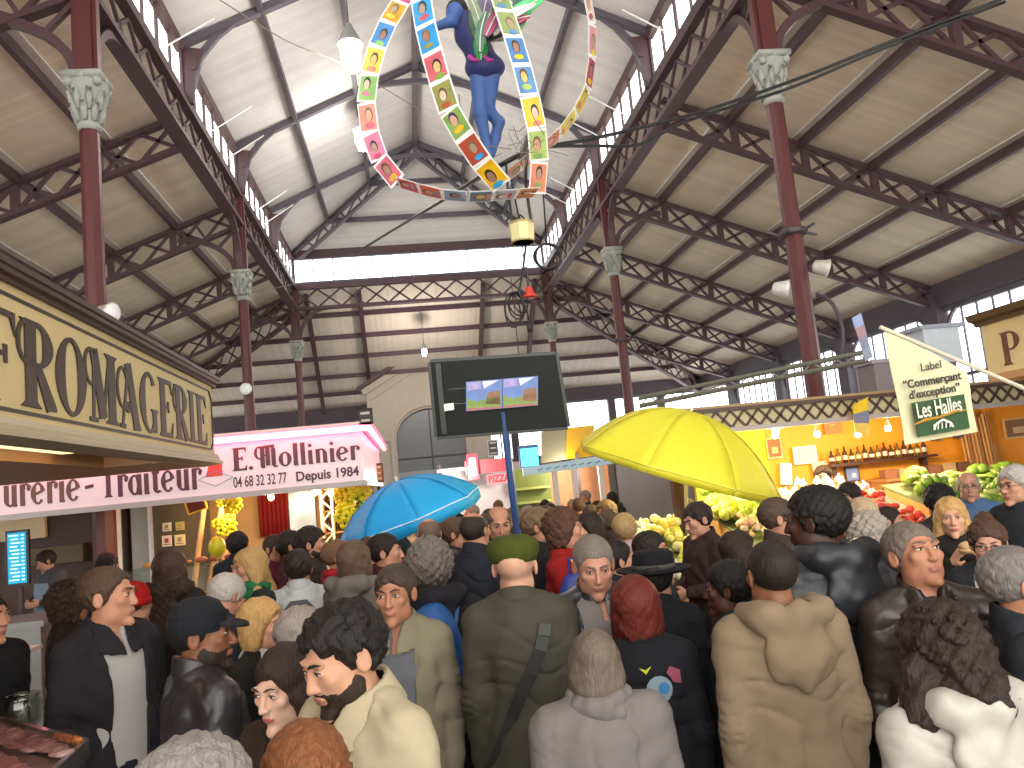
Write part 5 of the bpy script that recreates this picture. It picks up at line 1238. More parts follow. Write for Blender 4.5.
for k in range(16):
    b = MB(); b.tube([(-.12, 0, .03), (-.03, 0, .04), (.06, 0, .035), (.12, 0, .03), (.16, 0, .035)], [.006, .035, .025, .01, .03], 8); o = tag(b.build('fish', mat('fish', ['#c0c8cc', '#d8b0a0'][k % 2], .25), None, True), 'silvery fish laid on the far white counter', 'fish', 'fish on the far counter'); o.location = (1.5+.12*k, 15.95+.2*(k % 3), 1.252); o.rotation_euler = (0, 0, 1.3+.2*(k % 4))
b = MB(); p = [aty(541, 432, 17), aty(566, 428, 17), aty(594, 425, 17.6), aty(592, 456, 17.6), aty(566, 459, 17), aty(541, 463, 17)]
t = thing('yellow_sign_box', 'square sign box with a grey side and a yellow face behind the screen', 'sign', p[1]); b.prism([x-p[1] for x in (p[0], p[1], p[4], p[5])], (.1, .4, 0)); b.build('grey_side', mat('sign_grey', '#8a8468', .6, var=.15), t)
b = MB(); b.prism([x-p[1]+Vector((.01, 0, 0)) for x in (p[1], p[2], p[3], p[4])], (0, .3, 0)); b.build('yellow_face', mat('sign_yellow', '#e8b010', .5, var=.06), t)
b = MB(); b.beam((.2, .2, -.55), (.2, .2, -3.0+.0), .06, .06, (0, 1, 0)); b.build('post', DARKST, t)
b = MB(); b.span((2.45, 13, 0), (3.8, 13.08, 2.12)); tag(b.build('grey_screen', mat('screen_grey', '#8f8d92', .6, var=.06)), 'plain grey partition panel behind the yellow parasol', 'panel')
t = thing('cyan_light_box', 'glaring cyan white light box hung behind the parasol and screen', 'sign', aty(529, 456, 20)); b = MB(); b.box((0, 0, 0), (.5, .1, .55)); b.build('housing', mat('box_blue', '#3a6a9a', .4), t); b = MB(); b.box((0, -.055, -.03), (.44, .012, .45)); b.build('lit_face', emis('cyan_glow', '#58d2ff', 2.6), t)
b = MB(); b.tube([(0, 0, .27), (0, 0, 5.5)], .012, 5); b.build('hanger', DARKST, t)
t = thing('pizza_stall', 'far pizza stall with red lit signs between the parasol and the screen pole', 'market stall', (1.1, 22.5, 0)); L = t.location
b = MB(); b.span((.55, 22.2, 2.25), (1.85, 22.3, 2.62)); q(b, 'fascia', mat('pizza_red', '#c84a52', .5)); b = MB(); b.span((1.1, 22.12, 1.9), (1.8, 22.18, 2.2)); q(b, 'menu_board', emis('menu_pink', '#e8b0b0', .9))
text_mesh('lettering', 'PIZZA', .27, mat('pizza_letter', '#b02430', .5, var=0), t, frame(Vector((1.45, 22.11, 2.06))-L, (1, 0, 0), (0, 0, 1)), .01, sx=.8, bold=.006)
b = MB(); b.span((.6, 22.0, 2.1), (.9, 22.1, 2.8)); q(b, 'side_sign', mat('pizza_deep', '#a8283a', .5)); b = MB(); b.span((.66, 21.97, 2.2), (.84, 22.0, 2.7)); q(b, 'side_sign_print', mat('pizza_print', '#d8a0a8', .6, var=.4, scale=20))
b = MB(); b.span((-.2, 23.2, 0), (2.6, 23.3, 2.5)); q(b, 'back_wall', mat('pale_wall', '#d4ccc8', .6)); b = MB(); b.span((-.2, 22, 0), (2.4, 22.6, 1.15)); q(b, 'counter', mat('counter_white2', '#e4e2dc', .4))
b = MB(); b.tube([(-.2, 22.1, 2.42), (.6, 22.1, 2.42)], .03, 6); q(b, 'tube_light', emis('tube_white', '#ffffff', 9))
for x in (-.15, 2.35): b = MB(); b.span((x-.05, 22.1, 0), (x+.05, 22.2, 2.6)); q(b, 'post', DARKST)
LAMPS.append((Vector((.6, 21.3, 2.35)), 140, '#fff4ec')); LAMPS.append((Vector((2.4, 16.9, 2.1)), 60, '#fff0e0'))
for k, (u0, v0, u1, v1, c, lab) in enumerate(((487, 440, 499, 456, '#55595c', 'dark poster with white edges behind the screen pole'), (357, 409, 374, 432, '#4a3c3c', 'small dark sign board left of the stone entrance'), (371, 464, 384, 482, '#8a7a34', 'small yellow brown sign at the right end of the delicatessen'))):
    yy = (26, 20, 13)[k]; a, c_ = aty(u0, v0, yy), aty(u1, v1, yy)
    t = poster('sign_board', lab, 'sign', (a+c_)/2, abs(c_.x-a.x), abs(a.z-c_.z), c, '#d8d6d0' if k == 0 else '#2a2424', tuple((0, .3-.3*j, .6, .1, '#d0ccc4') for j in range(3)))
    b = MB(); b.beam((0, .03, 0), (0, .03, -t.location.z), .05, .05, (0, 1, 0)); b.build('post', DARKST, t)
# ================================================================== SCREEN, PARASOLS, HANGING FIGURE, CABLES
P = [at(u, v, 7.4) for u, v in ((437, 437), (568, 427), (556, 354), (430, 362))]; cc = sum(P, Vector())/4
t = thing('display_screen', 'large flat screen seen from its black back, on a blue pole above the crowd', 'screen', cc)
nrm = (P[1]-P[0]).cross(P[3]-P[0]).normalized(); nrm = nrm if nrm.y > 0 else -nrm
b = MB(); b.prism([p-cc for p in P], nrm*.07); b.build('back_panel', mat('screen_back', '#151a15', .6, bump=.05, var=.15, spec=.25), t, bevel=.01)
b = MB()
for i in range(4): b.beam(P[i]-cc+nrm*.02, P[(i+1) % 4]-cc+nrm*.02, .05, .035, nrm)
b.build('bezel', mat('screen_bezel', '#2b2f2c', .4), t)
b = MB(); b.beam(P[0]*.97+P[3]*.03-cc-nrm*.012+(P[1]-P[0])*.06, P[3]*.97+P[0]*.03-cc-nrm*.012+(P[1]-P[0])*.06, .05, .03, nrm); b.build('side_rib', mat('screen_rib', '#0f1110', .3), t)
b = MB()
for v_ in (.42, .62): b.beam(P[0]*(1-v_)+P[3]*v_-cc-nrm*.008+(P[1]-P[0])*.12, P[0]*(1-v_)+P[3]*v_-cc-nrm*.008+(P[1]-P[0])*.28, .004, .008, nrm)
b.build('vent_line', mat('vent_line', '#6a6f68', .4), t)
for i, (us, nm) in enumerate((((466, 502), 'left of the two landscape posters stuck on the back of the screen'), ((502.5, 538), 'right of the two landscape posters stuck on the back of the screen'))):
    f_ = lambda u, top: at(u, (382 if top else 411.5)-(u-466)*.085, 7.36)
    q = [f_(us[0], 0), f_(us[1], 0), f_(us[1], 1), f_(us[0], 1)]; ps = thing('colour_poster', nm, 'poster', q[0])
    b = MB(); b.prism([p-q[0] for p in q], nrm*.006); b.build('sheet', mat('poster_sky', '#6a86c4', .5, var=.3, scale=9), ps)
    bl = lambda s_, r_: q[0]*(1-s_)*(1-r_)+q[1]*s_*(1-r_)+q[2]*s_*r_+q[3]*(1-s_)*r_-q[0]-nrm*.003
    def patch(nm2, pts, c, sc=14, vr=.4):
        b = MB(); b.prism([bl(*p) for p in pts], nrm*.003); b.build(nm2, mat('poster_print', c, .5, var=vr, scale=sc), ps)
    patch('green_print', [(.03, .1), (.97, .06), (.97, .42), (.6, .38), (.3, .3), (.03, .45)], '#7f9a48', 22); patch('brown_print', [(.55, .2), (.95, .14), (.95, .62), (.6, .58)], '#94684a', 25)
    patch('pale_peak', [(.5, .72), (.9, .97), (.45, .97)], '#d8d8ea'); patch('violet_print', [(.04, .7), (.42, .72), (.4, .97), (.04, .97)], '#a89cd0', 20); patch('red_strip', [(.02, .01), (.98, .01), (.98, .08), (.02, .1)], '#a86a6e', 20)
b = MB(); p = at(449, 407, 7.36); b.prism([p+Vector(k) for k in ((-.045, 0, -.035), (.045, 0, -.03), (.045, 0, .035), (-.045, 0, .03))], nrm*.006); b.v = [tuple(Vector(k)-cc) for k in b.v]; b.build('paper_label', mat('label_white', '#e2e4d4', .6, var=.08, scale=30), t)
b = MB(); b.tube([at(503, 412, 7.43)-cc, at(516, 522, 7.43)-cc, Vector((at(516, 522, 7.43).x+.06, at(516, 522, 7.43).y, .02))-cc], .035, 10); b.build('pole', mat('pole_blue', '#2c4a80', .35), t)
b = MB(); g = at(516, 522, 7.43); b.lathe([(.3, 0), (.3, .03), (.05, .06)], (g.x+.06-cc.x, g.y-cc.y, -cc.z+.0), 16); b.build('base', mat('pole_blue', '#2c4a80', .35), t)

def parasol(lab, hub, R, h, axis_, c, foot, joint=None, vl=.07, pole_c='#c8c4bc', pipe='#dfe6ea', nseg=8, rot=0, seam='#d0d0c0'):
    t = thing('parasol', lab, 'parasol', hub); z = Vector(axis_).normalized(); x = z.cross(Vector((0, 1, 0))).normalized(); y = z.cross(x)
    M3 = Matrix((x, y, z)).transposed(); m = mat('parasol_cloth', c, .65, bump=.15, scale=14, var=.06); vs = []; nr, na = 9, nseg*6
    chord = lambda a0: math.cos(PI/nseg)/math.cos(((a0-rot) % (2*PI/nseg))-PI/nseg)
    b = MB(); mm = 7
    for k0 in range(nseg):                           # one taut panel between each pair of ribs
        vs = []
        for i in range(nr+2):
            q = min(i, nr)/nr
            for j in range(mm):
                a = 2*PI*(k0+j/(mm-1))/nseg+rot; ph = j/(mm-1)*.99999; ch_ = math.cos(PI/nseg)/math.cos((ph-.5)*2*PI/nseg); rr = R*q*(ch_*.75+.25-.03*q*math.sin(PI*ph)); z_ = h*(1-q**2.3)*(1-.05*q*math.sin(PI*ph))
                vs.append(M3 @ (Vector((rr*math.cos(a), rr*math.sin(a), z_)) if i <= nr else Vector((rr*.992*math.cos(a), rr*.992*math.sin(a), -vl*(1+.2*math.sin(PI*ph))))))
        b.add(vs, [(i*mm+j, (i+1)*mm+j, (i+1)*mm+j+1, i*mm+j+1) for i in range(nr+1) for j in range(mm-1)])
    o = b.build('canopy', m, t, True); o.modifiers.new('solid', 'SOLIDIFY').thickness = .005
    for k0 in range(nseg):
        a = 2*PI*k0/nseg+rot; b = MB(); b.tube([M3 @ Vector((R*q*1.002*math.cos(a), R*q*1.002*math.sin(a), h*(1-q**2.3)+.003)) for q in np.linspace(0, 1, 8)], .004, 5); b.build('seam', mat('parasol_seam', seam, .6, var=0), o)
    pp = []
    for k0 in range(nseg):
        for j in range(6):
            ph = j/6; a = 2*PI*(k0+ph)/nseg+rot; rr = R*(math.cos(PI/nseg)/math.cos((ph-.5)*2*PI/nseg)*.75+.25-.03*math.sin(PI*ph))*1.004; pp.append(M3 @ Vector((rr*math.cos(a), rr*math.sin(a), 0)))
    b = MB(); b.tube(pp+[pp[0]], .006, 5, False); b.build('piping', mat('parasol_piping', pipe, .6, var=0), o)
    for k in range(nseg):
        a = 2*PI*k/nseg+rot; b = MB(); b.tube([M3 @ Vector((R*q*math.cos(a), R*q*math.sin(a), h*(1-q**2.1)-.012)) for q in (0, .25, .5, .75, 1)], .005, 5); b.build('rib', mat('rib_white', '#d4d4d2', .4), t)
    tip = M3 @ Vector((0, 0, h)); b = MB(); b.tube([tip, tip+z*.05], .014, 8); b.build('tip', mat('rib_white', '#d4d4d2', .4), t)
    ft = Vector(foot)-Vector(hub); b = MB(); b.tube([tip, (Vector(joint)-Vector(hub)) if joint is not None else M3 @ Vector((0, 0, -.35)), ft], .019, 8); b.build('pole', mat('parasol_pole', pole_c, .35), t)
    b = MB(); b.lathe([(.24, 0), (.24, .06), (.1, .09), (.03, .12)], ft, 16); b.build('base', mat('base_grey', '#77746e', .7), t)
D = 7.7; hub = at(676, 468, D); jt = at(686, 492, D); pb_ = at(690, 600, D); pb_ = jt+(pb_-jt)*(jt.z/(jt.z-pb_.z))
parasol('big tilted yellow parasol over the produce stall', hub, 1.0, .56, (.36, -.17, 1), '#e4dc34', (pb_.x, pb_.y, .0), joint=jt, vl=.06, pipe='#ece65a', rot=.25, seam='#d8d040')
D = 8.0; hub = at(410, 515, D); pb_ = at(416, 545, D)
parasol('smaller tilted blue parasol in front of the delicatessen', hub, .745, .36, (-.29, -.06, 1), '#1aa2e4', (pb_.x+.03, pb_.y, .0), vl=.1, pipe='#cfe4f0', rot=.1, seam='#1f98d4')

# ---- the hanging acrobat with feathered wings
D = 7.5; w_ = lambda u, v, d=0: np.array(at(u, v, D+d))
t_o = Vector(w_(485, 62)); F_pts = dict(head=w_(455, 14, -.05), neck=w_(463, 19), chest=w_(471, 34), waist=w_(480, 55), hip=w_(485, 66))
lo = np.min([w_(425, -8), w_(520, 165)], 0)-.3; hi = np.max([w_(425, -8), w_(520, 165)], 0)+.3
def fld(lo, hi, st): return Field(*[axis(lo[i], hi[i], st) for i in range(3)])
F = fld(lo, hi, .014)
F.ell(F_pts['head'], (.085, .1, .105), None, .02); F.chain([F_pts['neck'], F_pts['chest'], F_pts['waist'], F_pts['hip']], [.05, .13, .105, .13], .05)
for pts, rs in (((w_(464, 24), w_(449, 22, -.1), w_(436, 27, -.05)), (.055, .045, .04)), ((w_(478, 30), w_(494, 20, -.05), w_(507, 8, -.1)), (.055, .045, .035)),
                ((w_(479, 70), w_(480, 112, -.03), w_(487, 147, .02)), (.095, .065, .042)), ((w_(491, 70), w_(487, 110, .05), w_(499, 122, .1)), (.095, .07, .05)), ((w_(499, 122, .1), w_(495, 138, .12), w_(492, 156, .08)), (.055, .05, .03)), ((w_(487, 147, .02), w_(491, 155, -.02)), (.04, .025))): F.chain(pts, rs, .03)
v_, q_ = mesh_field(F); TIGHT = mat('blue_tights', '#3f5f9c', .6, bump=.3, scale=16, var=.25)
o = link('acrobat_figure', np_mesh('acrobat_figure', v_-np.array(t_o), q_, [TIGHT])); o.location = t_o; tag(o, 'life-size blue acrobat figure hanging high between ribbons of photographs', 'hanging figure'); ACR = o
F = fld(lo, hi, .014); F.chain([w_(467, 24), F_pts['chest'], F_pts['waist'], w_(484, 66)], [.12, .15, .125, .15], .05); F.ell(w_(485, 68), (.19, .15, .11), None, .05); v_, q_ = mesh_field(F); link('leotard', np_mesh('leotard', v_-np.array(t_o), q_, [mat('leotard', '#2a2f66', .55, bump=.2, scale=20, var=.3)]), o)
F = fld(lo, hi, .014); F.ell(w_(457, 10, .03), (.1, .11, .1), None, .03); F.ell(w_(462, 16, .06), (.07, .07, .1), None, .03); F.V += .012*wob(*F.grid((slice(None),)*3), 60, 3); v_, q_ = mesh_field(F); link('hair', np_mesh('hair', v_-np.array(t_o), q_, [hairm('#2a2422')]), o)
b = MB()
for u in (475, 490): b.tube([Vector(w_(u-6, 56, -.14))-t_o, Vector(w_(u-2, 60, -.16))-t_o, Vector(w_(u+4, 60, -.16))-t_o], [.02, .022, .01], 7)
b.build('pink_trim', mat('pink_trim', '#c03c98', .5), o)
def feather(base, tip, wd, c, bend=0, d=0):
    b = MB(); p0, p1 = Vector(w_(*base, d))-t_o, Vector(w_(*tip, d))-t_o; ax = p1-p0; sd = ax.cross(Vector((0, 1, 0))).normalized(); L = []; Rr = []
    for q in np.linspace(0, 1, 9): c_ = p0+ax*q+sd*bend*math.sin(PI*q); ww = wd*math.sin(PI*min(.97, .08+q*.9))**.7; L.append(c_+sd*ww); Rr.append(c_-sd*ww)
    b.prism(L+Rr[::-1], (0, .012, 0)); b.cur = 1; b.tube([p0+ax*q+sd*bend*math.sin(PI*q)-Vector((0, .008, 0)) for q in np.linspace(0, 1, 7)], .006, 5)
    b.build('feather', [mat('feather', c, .5, var=.5, scale=18), mat('quill', '#d8dcd0', .5)], o)
for i, (bs, tp, wd, c, bd) in enumerate((((481, 60), (481, 28), .07, '#2fa04a', 0), ((481, 46), (476, -8), .07, '#5a7a58', .02), ((483, 40), (490, -10), .08, '#6a5a80', .03), ((485, 38), (504, -8), .09, '#b85a86', -.03), ((487, 36), (522, -4), .1, '#4a8a58', .04), ((488, 38), (528, 8), .09, '#8ab08a', -.05),
        ((490, 40), (520, 22), .07, '#c89ab0', .03), ((486, 38), (545, -14), .11, '#3a5a50', 0), ((500, 30), (546, -4), .07, '#48c070', .03), ((483, 36), (512, 14), .06, '#d8d8e0', .04), ((492, 34), (530, 16), .05, '#b0486a', .03), ((489, 30), (512, 2), .05, '#c8d0d8', .05), ((487, 34), (498, -6), .05, '#3f8a4a', -.03), ((484, 44), (468, -8), .05, '#7a8a70', -.02), ((494, 34), (536, 4), .045, '#e0e4e8', .05), ((480, 52), (486, 12), .05, '#3a6a50', .02), ((486, 36), (500, 6), .05, '#a03a6a', 0))): feather(bs, tp, wd, c, bd, -.16-.015*i)
b = MB(); b.tube([Vector(w_(478, 30))-t_o, Vector((t_o.x-.1, t_o.y, 12.0))-t_o], .006, 5); b.build('hanging_wire', DARKST, o)
# ---- ribbons of photographs
CARDC = ['#2f8fd0', '#4aa0d8', '#c05a68', '#8a9a40', '#7a9a48', '#b04a34', '#d8b020', '#c87aa0', '#5a8ac8', '#d0c040', '#88b868', '#d06a58']
ctr = Vector(at(478, 60, 7.6)); WHITEB = mat('card_border', '#e4e4e4', .5, var=0)
def ribbon(lab, pts, n, cols, w=.1, turn=0):
    Pp = [at(u, v, d) for u, v, d in pts]; L = [0]
    for a, b_ in zip(Pp[:-1], Pp[1:]): L.append(L[-1]+(b_-a).length)
    def on(s_):
        s_ *= L[-1]; return Vector([np.interp(s_, L, [p[i] for p in Pp]) for i in range(3)])
    t = thing('photo_ribbon', lab, 'photo ribbon', Pp[0])
    for k in range(n):
        a, c = on(k/n), on((k+1)/n); tg = (c-a).normalized(); rad = (((a+c)/2-ctr).normalized()*(1-turn)+(CAM-(a+c)/2).normalized()*turn).normalized(); wd = tg.cross(rad).normalized(); ou = wd.cross(tg); b = MB()
        b.prism([a-wd*w, a+wd*w, c+wd*w, c-wd*w], ou*.004); b.v = [tuple(Vector(p)-Pp[0]) for p in b.v]; cd_ = b.build('photo_card', WHITEB, t)
        e = .08; a2, c2 = a+(c-a)*e, c-(c-a)*e; b = MB(); b.prism([x-ou*.003 for x in (a2-wd*w*.86, a2+wd*w*.86, c2+wd*w*.86, c2-wd*w*.86)], ou*.01)
        b.v = [tuple(Vector(p)-Pp[0]) for p in b.v]; b.build('photo', mat('photo_print', cols[k % len(cols)], .4, var=.45, scale=7), cd_)
        b = MB(); m_ = (a+c)/2; ln = (c-a).length; ox, oy, sz_ = .18*math.sin(k*2.3+len(lab)), .1*math.cos(k*1.7+len(lab)), .85+.25*math.sin(k*3.1)
        def oval(cx, cy, rx, ry, d1, n=12): return [m_+wd*w*(cx+ox+rx*sz_*math.cos(q))*.86-tg*ln*(cy+oy+ry*sz_*math.sin(q))*.84-ou*d1 for q in np.linspace(0, 2*PI, n+1)[:-1]]
        for i_, (cx, cy, rx, ry, d1) in enumerate(((0, .1, .56, .32, .0045), (.03, .04, .42, .25, .0065), (0, -.34, .68, .13, .0055))):
            b.cur = i_; b.prism(oval(cx, cy, rx, ry, d1), ou*(.004+2*d1))
        b.v = [tuple(Vector(p)-Pp[0]) for p in b.v]; tone = cols[(k+2) % len(cols)]
        b.build('portrait', [mat('portrait_hair', ['#3a2c26', '#5a4030', '#2a2a3a', '#7a6040'][(k+len(lab)) % 4], .4, var=.5, scale=20), mat('portrait_face', ['#c89a80', '#9a7460', '#d8b8a0', '#a8907c', '#d0b070'][(k*3) % 5], .4, var=.4, scale=22), mat('portrait_dress', tone, .4, var=.5, scale=18)], cd_)
ribbon('leftmost ribbon of photographs curving beside the bright lamps', [(413, -12, 7.5), (396, 8, 7.3), (381, 36, 7.2), (371, 66, 7.15), (366, 100, 7.1), (369, 130, 7.1), (380, 160, 7.05), (398, 182, 7.0)], 8, ['#b84a68', '#c89a30', '#4a8ac8', '#d8c050', '#88b868', '#d08a78', '#d07a98', '#c05a70'], .085, .75)
ribbon('broad front ribbon of photographs running from the top to the yellow card', [(417, -28, 6.75), (426, 30, 6.65), (436, 68, 6.6), (448, 108, 6.6), (464, 136, 6.6), (478, 158, 6.65), (502, 186, 6.75)], 8, ['#2f8fd0', '#3a9ad8', '#2f8fd0', '#c25a68', '#8a8a48', '#7a9a48', '#a8462e', '#d8a818'], .1)
ribbon('ribbon of photographs right of the blue figure', [(497, -12, 7.1), (507, 20, 6.95), (517, 48, 6.9), (527, 86, 6.85), (535, 118, 6.9), (540, 150, 7.0), (537, 194, 7.1)], 7, ['#7a9a58', '#8a9a60', '#4a7ab0', '#5a8ab8', '#d8b828', '#a0b868', '#d08060'], .095)
ribbon('rightmost ribbon of photographs curving down to the cables', [(586, -10, 8.0), (592, 18, 8.1), (593, 52, 8.15), (588, 88, 8.15), (574, 116, 8.05), (556, 138, 7.9), (530, 158, 7.7), (504, 178, 7.4)], 8, ['#c8c0b8', '#c88a90', '#a84a5a', '#c8b838', '#d8c030', '#c86a50', '#d07848', '#d88830'], .08, .5)
ribbon('low ribbon of photographs closing the bottom of the cage', [(398, 182, 7.0), (424, 190, 6.9), (450, 196, 6.85), (480, 197, 6.85), (512, 194, 6.95), (537, 192, 7.1)], 6, ['#c04a48', '#c86048', '#8a98a8', '#6a7a88', '#b0a8c0', '#d08a60'], .07)
# ---- cables, coil, lantern, red bell
CBL = mat('cable_black', '#1a1a1c', .5, var=0)
def cable(lab, pts, r, nm='cable', m=CBL):
    Pp = [at(*p) for p in pts]; sm = []
    for i in range(len(Pp)-1):
        p0, p1, p2, p3 = Pp[max(i-1, 0)], Pp[i], Pp[i+1], Pp[min(i+2, len(Pp)-1)]
        for q in np.linspace(0, 1, 6)[:-1]: sm.append(.5*((2*p1)+(p2-p0)*q+(2*p0-5*p1+4*p2-p3)*q*q+(3*p1-p0-3*p2+p3)*q**3))
    b = MB(); b.tube(sm+[Pp[-1]], r, 6); return tag(b.build(nm, m, None, True), lab, 'cable')
cable('thick black cable sagging from the upper right past the column capital, upper strand', [(1010, -4, 9.0), (900, 38, 9.3), (800, 78, 9.45), (700, 112, 9), (600, 137, 8.5), (540, 148, 7.8), (500, 165, 7.2), (440, 202, 9), (380, 238, 14), (352, 255, 18)], .02)
cable('second black cable sagging lower across the right clerestory', [(1005, 2, 9.1), (880, 50, 9.35), (790, 88, 9.5), (690, 120, 9.1), (640, 144, 8.9), (590, 146, 8.5), (535, 150, 7.8), (470, 184, 8), (400, 226, 13), (352, 256, 18)], .018)
cable('black lead hanging straight down from the cables to the lantern, left one', [(506, 160, 7.2), (508, 190, 7.2), (514, 232, 7.2)], .012); cable('black lead hanging down from the cables beside the lantern, right one', [(527, 156, 7.3), (526, 185, 7.25), (533, 232, 7.25)], .014)
cable('thin dark wire running from the left column to the far corner of the girder', [(195, 302, 17), (250, 293, 19), (300, 283, 27)], .012); cable('thin pale wire crossing high above the left lamp', [(220, 0, 13), (285, 40, 14), (345, 66, 15), (420, 110, 18)], .01, m=mat('wire_tan', '#8a7a68', .6))
for k, (a0, tl) in enumerate(((0, 0), (1, .04))):
    pass
b = MB(); c_ = at(548, 256, 7.6)
for k in range(4): b.tube([c_+Vector(((.115+.006*k)*math.cos(a), .02*math.sin(2*a+k)+.01*k, (.115+.005*k)*math.sin(a))) for a in np.linspace(0, 2*PI, 22)], .009, 6, False)
b.tube([c_+Vector((0, 0, .12)), at(541, 160, 7.5)], .008, 6); tag(b.build('cable_coil', CBL, None, True), 'round black coil of cable hanging by the right clerestory corner', 'cable')
b = MB(); c_ = at(518, 310, 7.4)
for k in range(5): b.tube([c_+Vector(((.07+.02*(k % 2))*math.cos(a)-.05+.02*k, .03*math.sin(a*2+k), (.16-.015*k)*math.sin(a)+.02*k)) for a in np.linspace(0, 2*PI, 18)], .008, 6, False)
b.tube([at(527, 236, 7.3), at(523, 270, 7.4), at(519, 292, 7.4), at(527, 310, 7.4), at(530, 330, 7.4)], .012, 6); b.tube([at(529, 322, 7.4), at(530, 332, 7.4)], .025, 8)
tag(b.build('cable_bundle', CBL, None, True), 'tangled black cable bundle dangling above the screen', 'cable')
t = thing('red_bell', 'small red bell-shaped plug hanging beside the tangled cables', 'connector', at(529, 293, 7.45)); b = MB(); b.lathe([(.02, .06), (.035, .05), (.05, 0), (.075, -.035), (.07, -.045), (.01, -.045)], n=14); b.build('shell', mat('red_plastic', '#c03228', .35, var=.05), t, True); b = MB(); b.tube([(0, 0, .06), (.0, 0, .25)], .012, 6); b.build('neck', CBL, t)
t = thing('lantern', 'pale yellow translucent lantern box hung under the photo ribbons', 'lantern', at(522, 232, 7.25)); b = MB(); b.lathe([(.06, .09), (.12, .07), (.105, -.09), (.1, -.1)], n=8); b.build('shade', mat('lantern_paper', '#d8cf98', .6), t); b = MB(); b.lathe([(.125, .065), (.125, .085)], n=8); b.lathe([(.108, -.085), (.108, -.1)], n=8); b.build('rim', mat('rim_tan', '#a08a5a', .5), t)
b = MB(); b.tube([(0, 0, .09), (-.02, 0, .18), (-.05, 0, .5)], .008, 6); b.tube([(-.06, 0, .1), (0, 0, .16), (.06, 0, .1)], .008, 6); b.build('hanger', CBL, t)
b = MB(); p = at(522, 150, 7.0)
for k in range(26): a = rng.normal(size=3)*.1; b.tube([p+Vector(a), p+Vector(a)+Vector(rng.normal(size=3)*.1)], .004, 4)
tag(b.build('twig_tangle', mat('wire_tan', '#8a7a68', .6)), 'tangle of thin wires knotted where the cables cross the photo ribbons', 'wire')
# ================================================================== THE CROWD
def J(c, kind='wool', **k): return dict(c=c, kind=kind, **k)
def surf_y(x, z, pad, back=True, wide=1.0):
    w_ = np.interp(z, TZ, TW)*wide+pad; d_ = np.interp(z, TZ, TD)+pad; yc = np.interp(z, TZ, TY); q = max(0, 1-(x/w_)**2)**.5*d_
    return yc+q if back else yc-q
def on_back(o, H, nm, m, shape, back=True, pad=.03, par=None, th=.006, wide=1.0):
    """a patch of cloth following the torso; shape = list of (x, z) outlines"""
    s = H/1.76; b = MB()
    for poly in shape:
        c = np.mean(poly, 0); n = len(poly); f = [Vector((x, surf_y(x, z, pad+th, back, wide), z))*s for x, z in poly]; c_ = Vector((c[0], surf_y(c[0], c[1], pad+th+.002, back, wide), c[1]))*s
        b.add(f+[c_], [(i, (i+1) % n, n) for i in range(n)])
    return b.build(nm, m, par or o, True)
circ = lambda x, z, r, k=1, n=14: [(x+r*math.cos(a), z+r*k*math.sin(a)) for a in np.linspace(0, 2*PI, n+1)[:-1]]
NEAR, MID, FAR = dict(fine=.004, hands=True), dict(fine=.0055), dict(fine=.009, far=True)
SK = ['#c9957a', '#d3a58a', '#b98268', '#c08a70']
# --- front rows
who('man with a dark open jacket over a pale grey shirt, in profile at the left', 106, 566, 3.4, 55, hyaw=28, hair=('short', '#4a372a', dict(hl=.075)), top=J('#26242a', 'wool', hem=.74, open=(.055, .085, .6), collar='lapel'), under='#bdb9b8', legs='#22232c', skin_c='#c48e72', **NEAR)
who('man in a black cap and dark leather jacket, turned to the right', 200, 598, 2.75, 125, hyaw=-35, hat=('cap', '#1f2128'), hair=('crop', '#1a1614'), beard='#2a1f1a', top=J('#332f32', 'leather', hem=.8, collar='stand'), skin_c='#8a5a40', **NEAR)
who('grey-haired man with a receding hairline, nearest the camera at the bottom left', 222, 716, 1.32, -75, hpitch=30, hair=('short', '#7d7974', dict(hl=.07, t=.012, na=.005)), top=J('#3a3a40'), skin_c='#c79880', **NEAR)
who('person with short reddish brown curly hair at the bottom edge, beside the grey-haired man', 304, 722, 1.62, 178, hair=('curly', '#7a4b2c', dict(t=.016, na=.006, nf=130)), female=True, top=J('#40332e'), **NEAR)
who('young woman with long dark brown hair and a brown jacket beside the bearded young man', 287, 641, 2.3, -38, hyaw=2, hpitch=8, hair=('long', '#30211c', dict(t=.01, na=.004)), female=True, skin_c='#dfb49e', top=J('#36261f', collar='lapel', open=(.04, .085, .9)), under='#d4cdc6', **NEAR)
o6 = who('bearded young man in a cream trench jacket, looking down to the left', 350, 597, 2.02, -48, hyaw=-4, hpitch=16, hair=('full', '#1a1514', dict(t=.016, na=.009, nf=100)), beard='#30241d', skin_c='#cf9c80', top=J('#c9bc9c', 'cotton', hem=.72, collar='lapel', open=(.02, .09, 1.1), pad=.024), under='#1c1919', arms=('bent', 'down'), **NEAR)
H6 = 1.76
for sg in (-1, 1):
    b = MB(); b.tube([(sg*.075, .02, 1.487), (sg*.12, .015, 1.476), (sg*.17, .012, 1.452)], [.022, .026, .024], 8); b.ball((sg*.09, .0, 1.503), .007, 8, 5); b.build('epaulette', cloth('#cfc2a6', 'cotton'), o6, True)
who('middle-aged man facing us in an olive tan jacket, behind the bearded young man', 393, 564, 3.3, -12, hyaw=-4, hair=('short', '#40332a'), skin_c='#b07c60', top=J('#8f8670', 'cotton', collar='lapel', open=(.05, .085, .6), hem=.74), under='#70727a', beard=None, **NEAR)
p8 = at(428, 540, 3.75); o8 = who('curly grey-haired person with a blue backpack, seen from behind', 428, 541, 3.75, 176, hair=('afro', '#655e56', dict(t=.03, na=.011)), top=J('#25242b', collar='hood'), **NEAR)
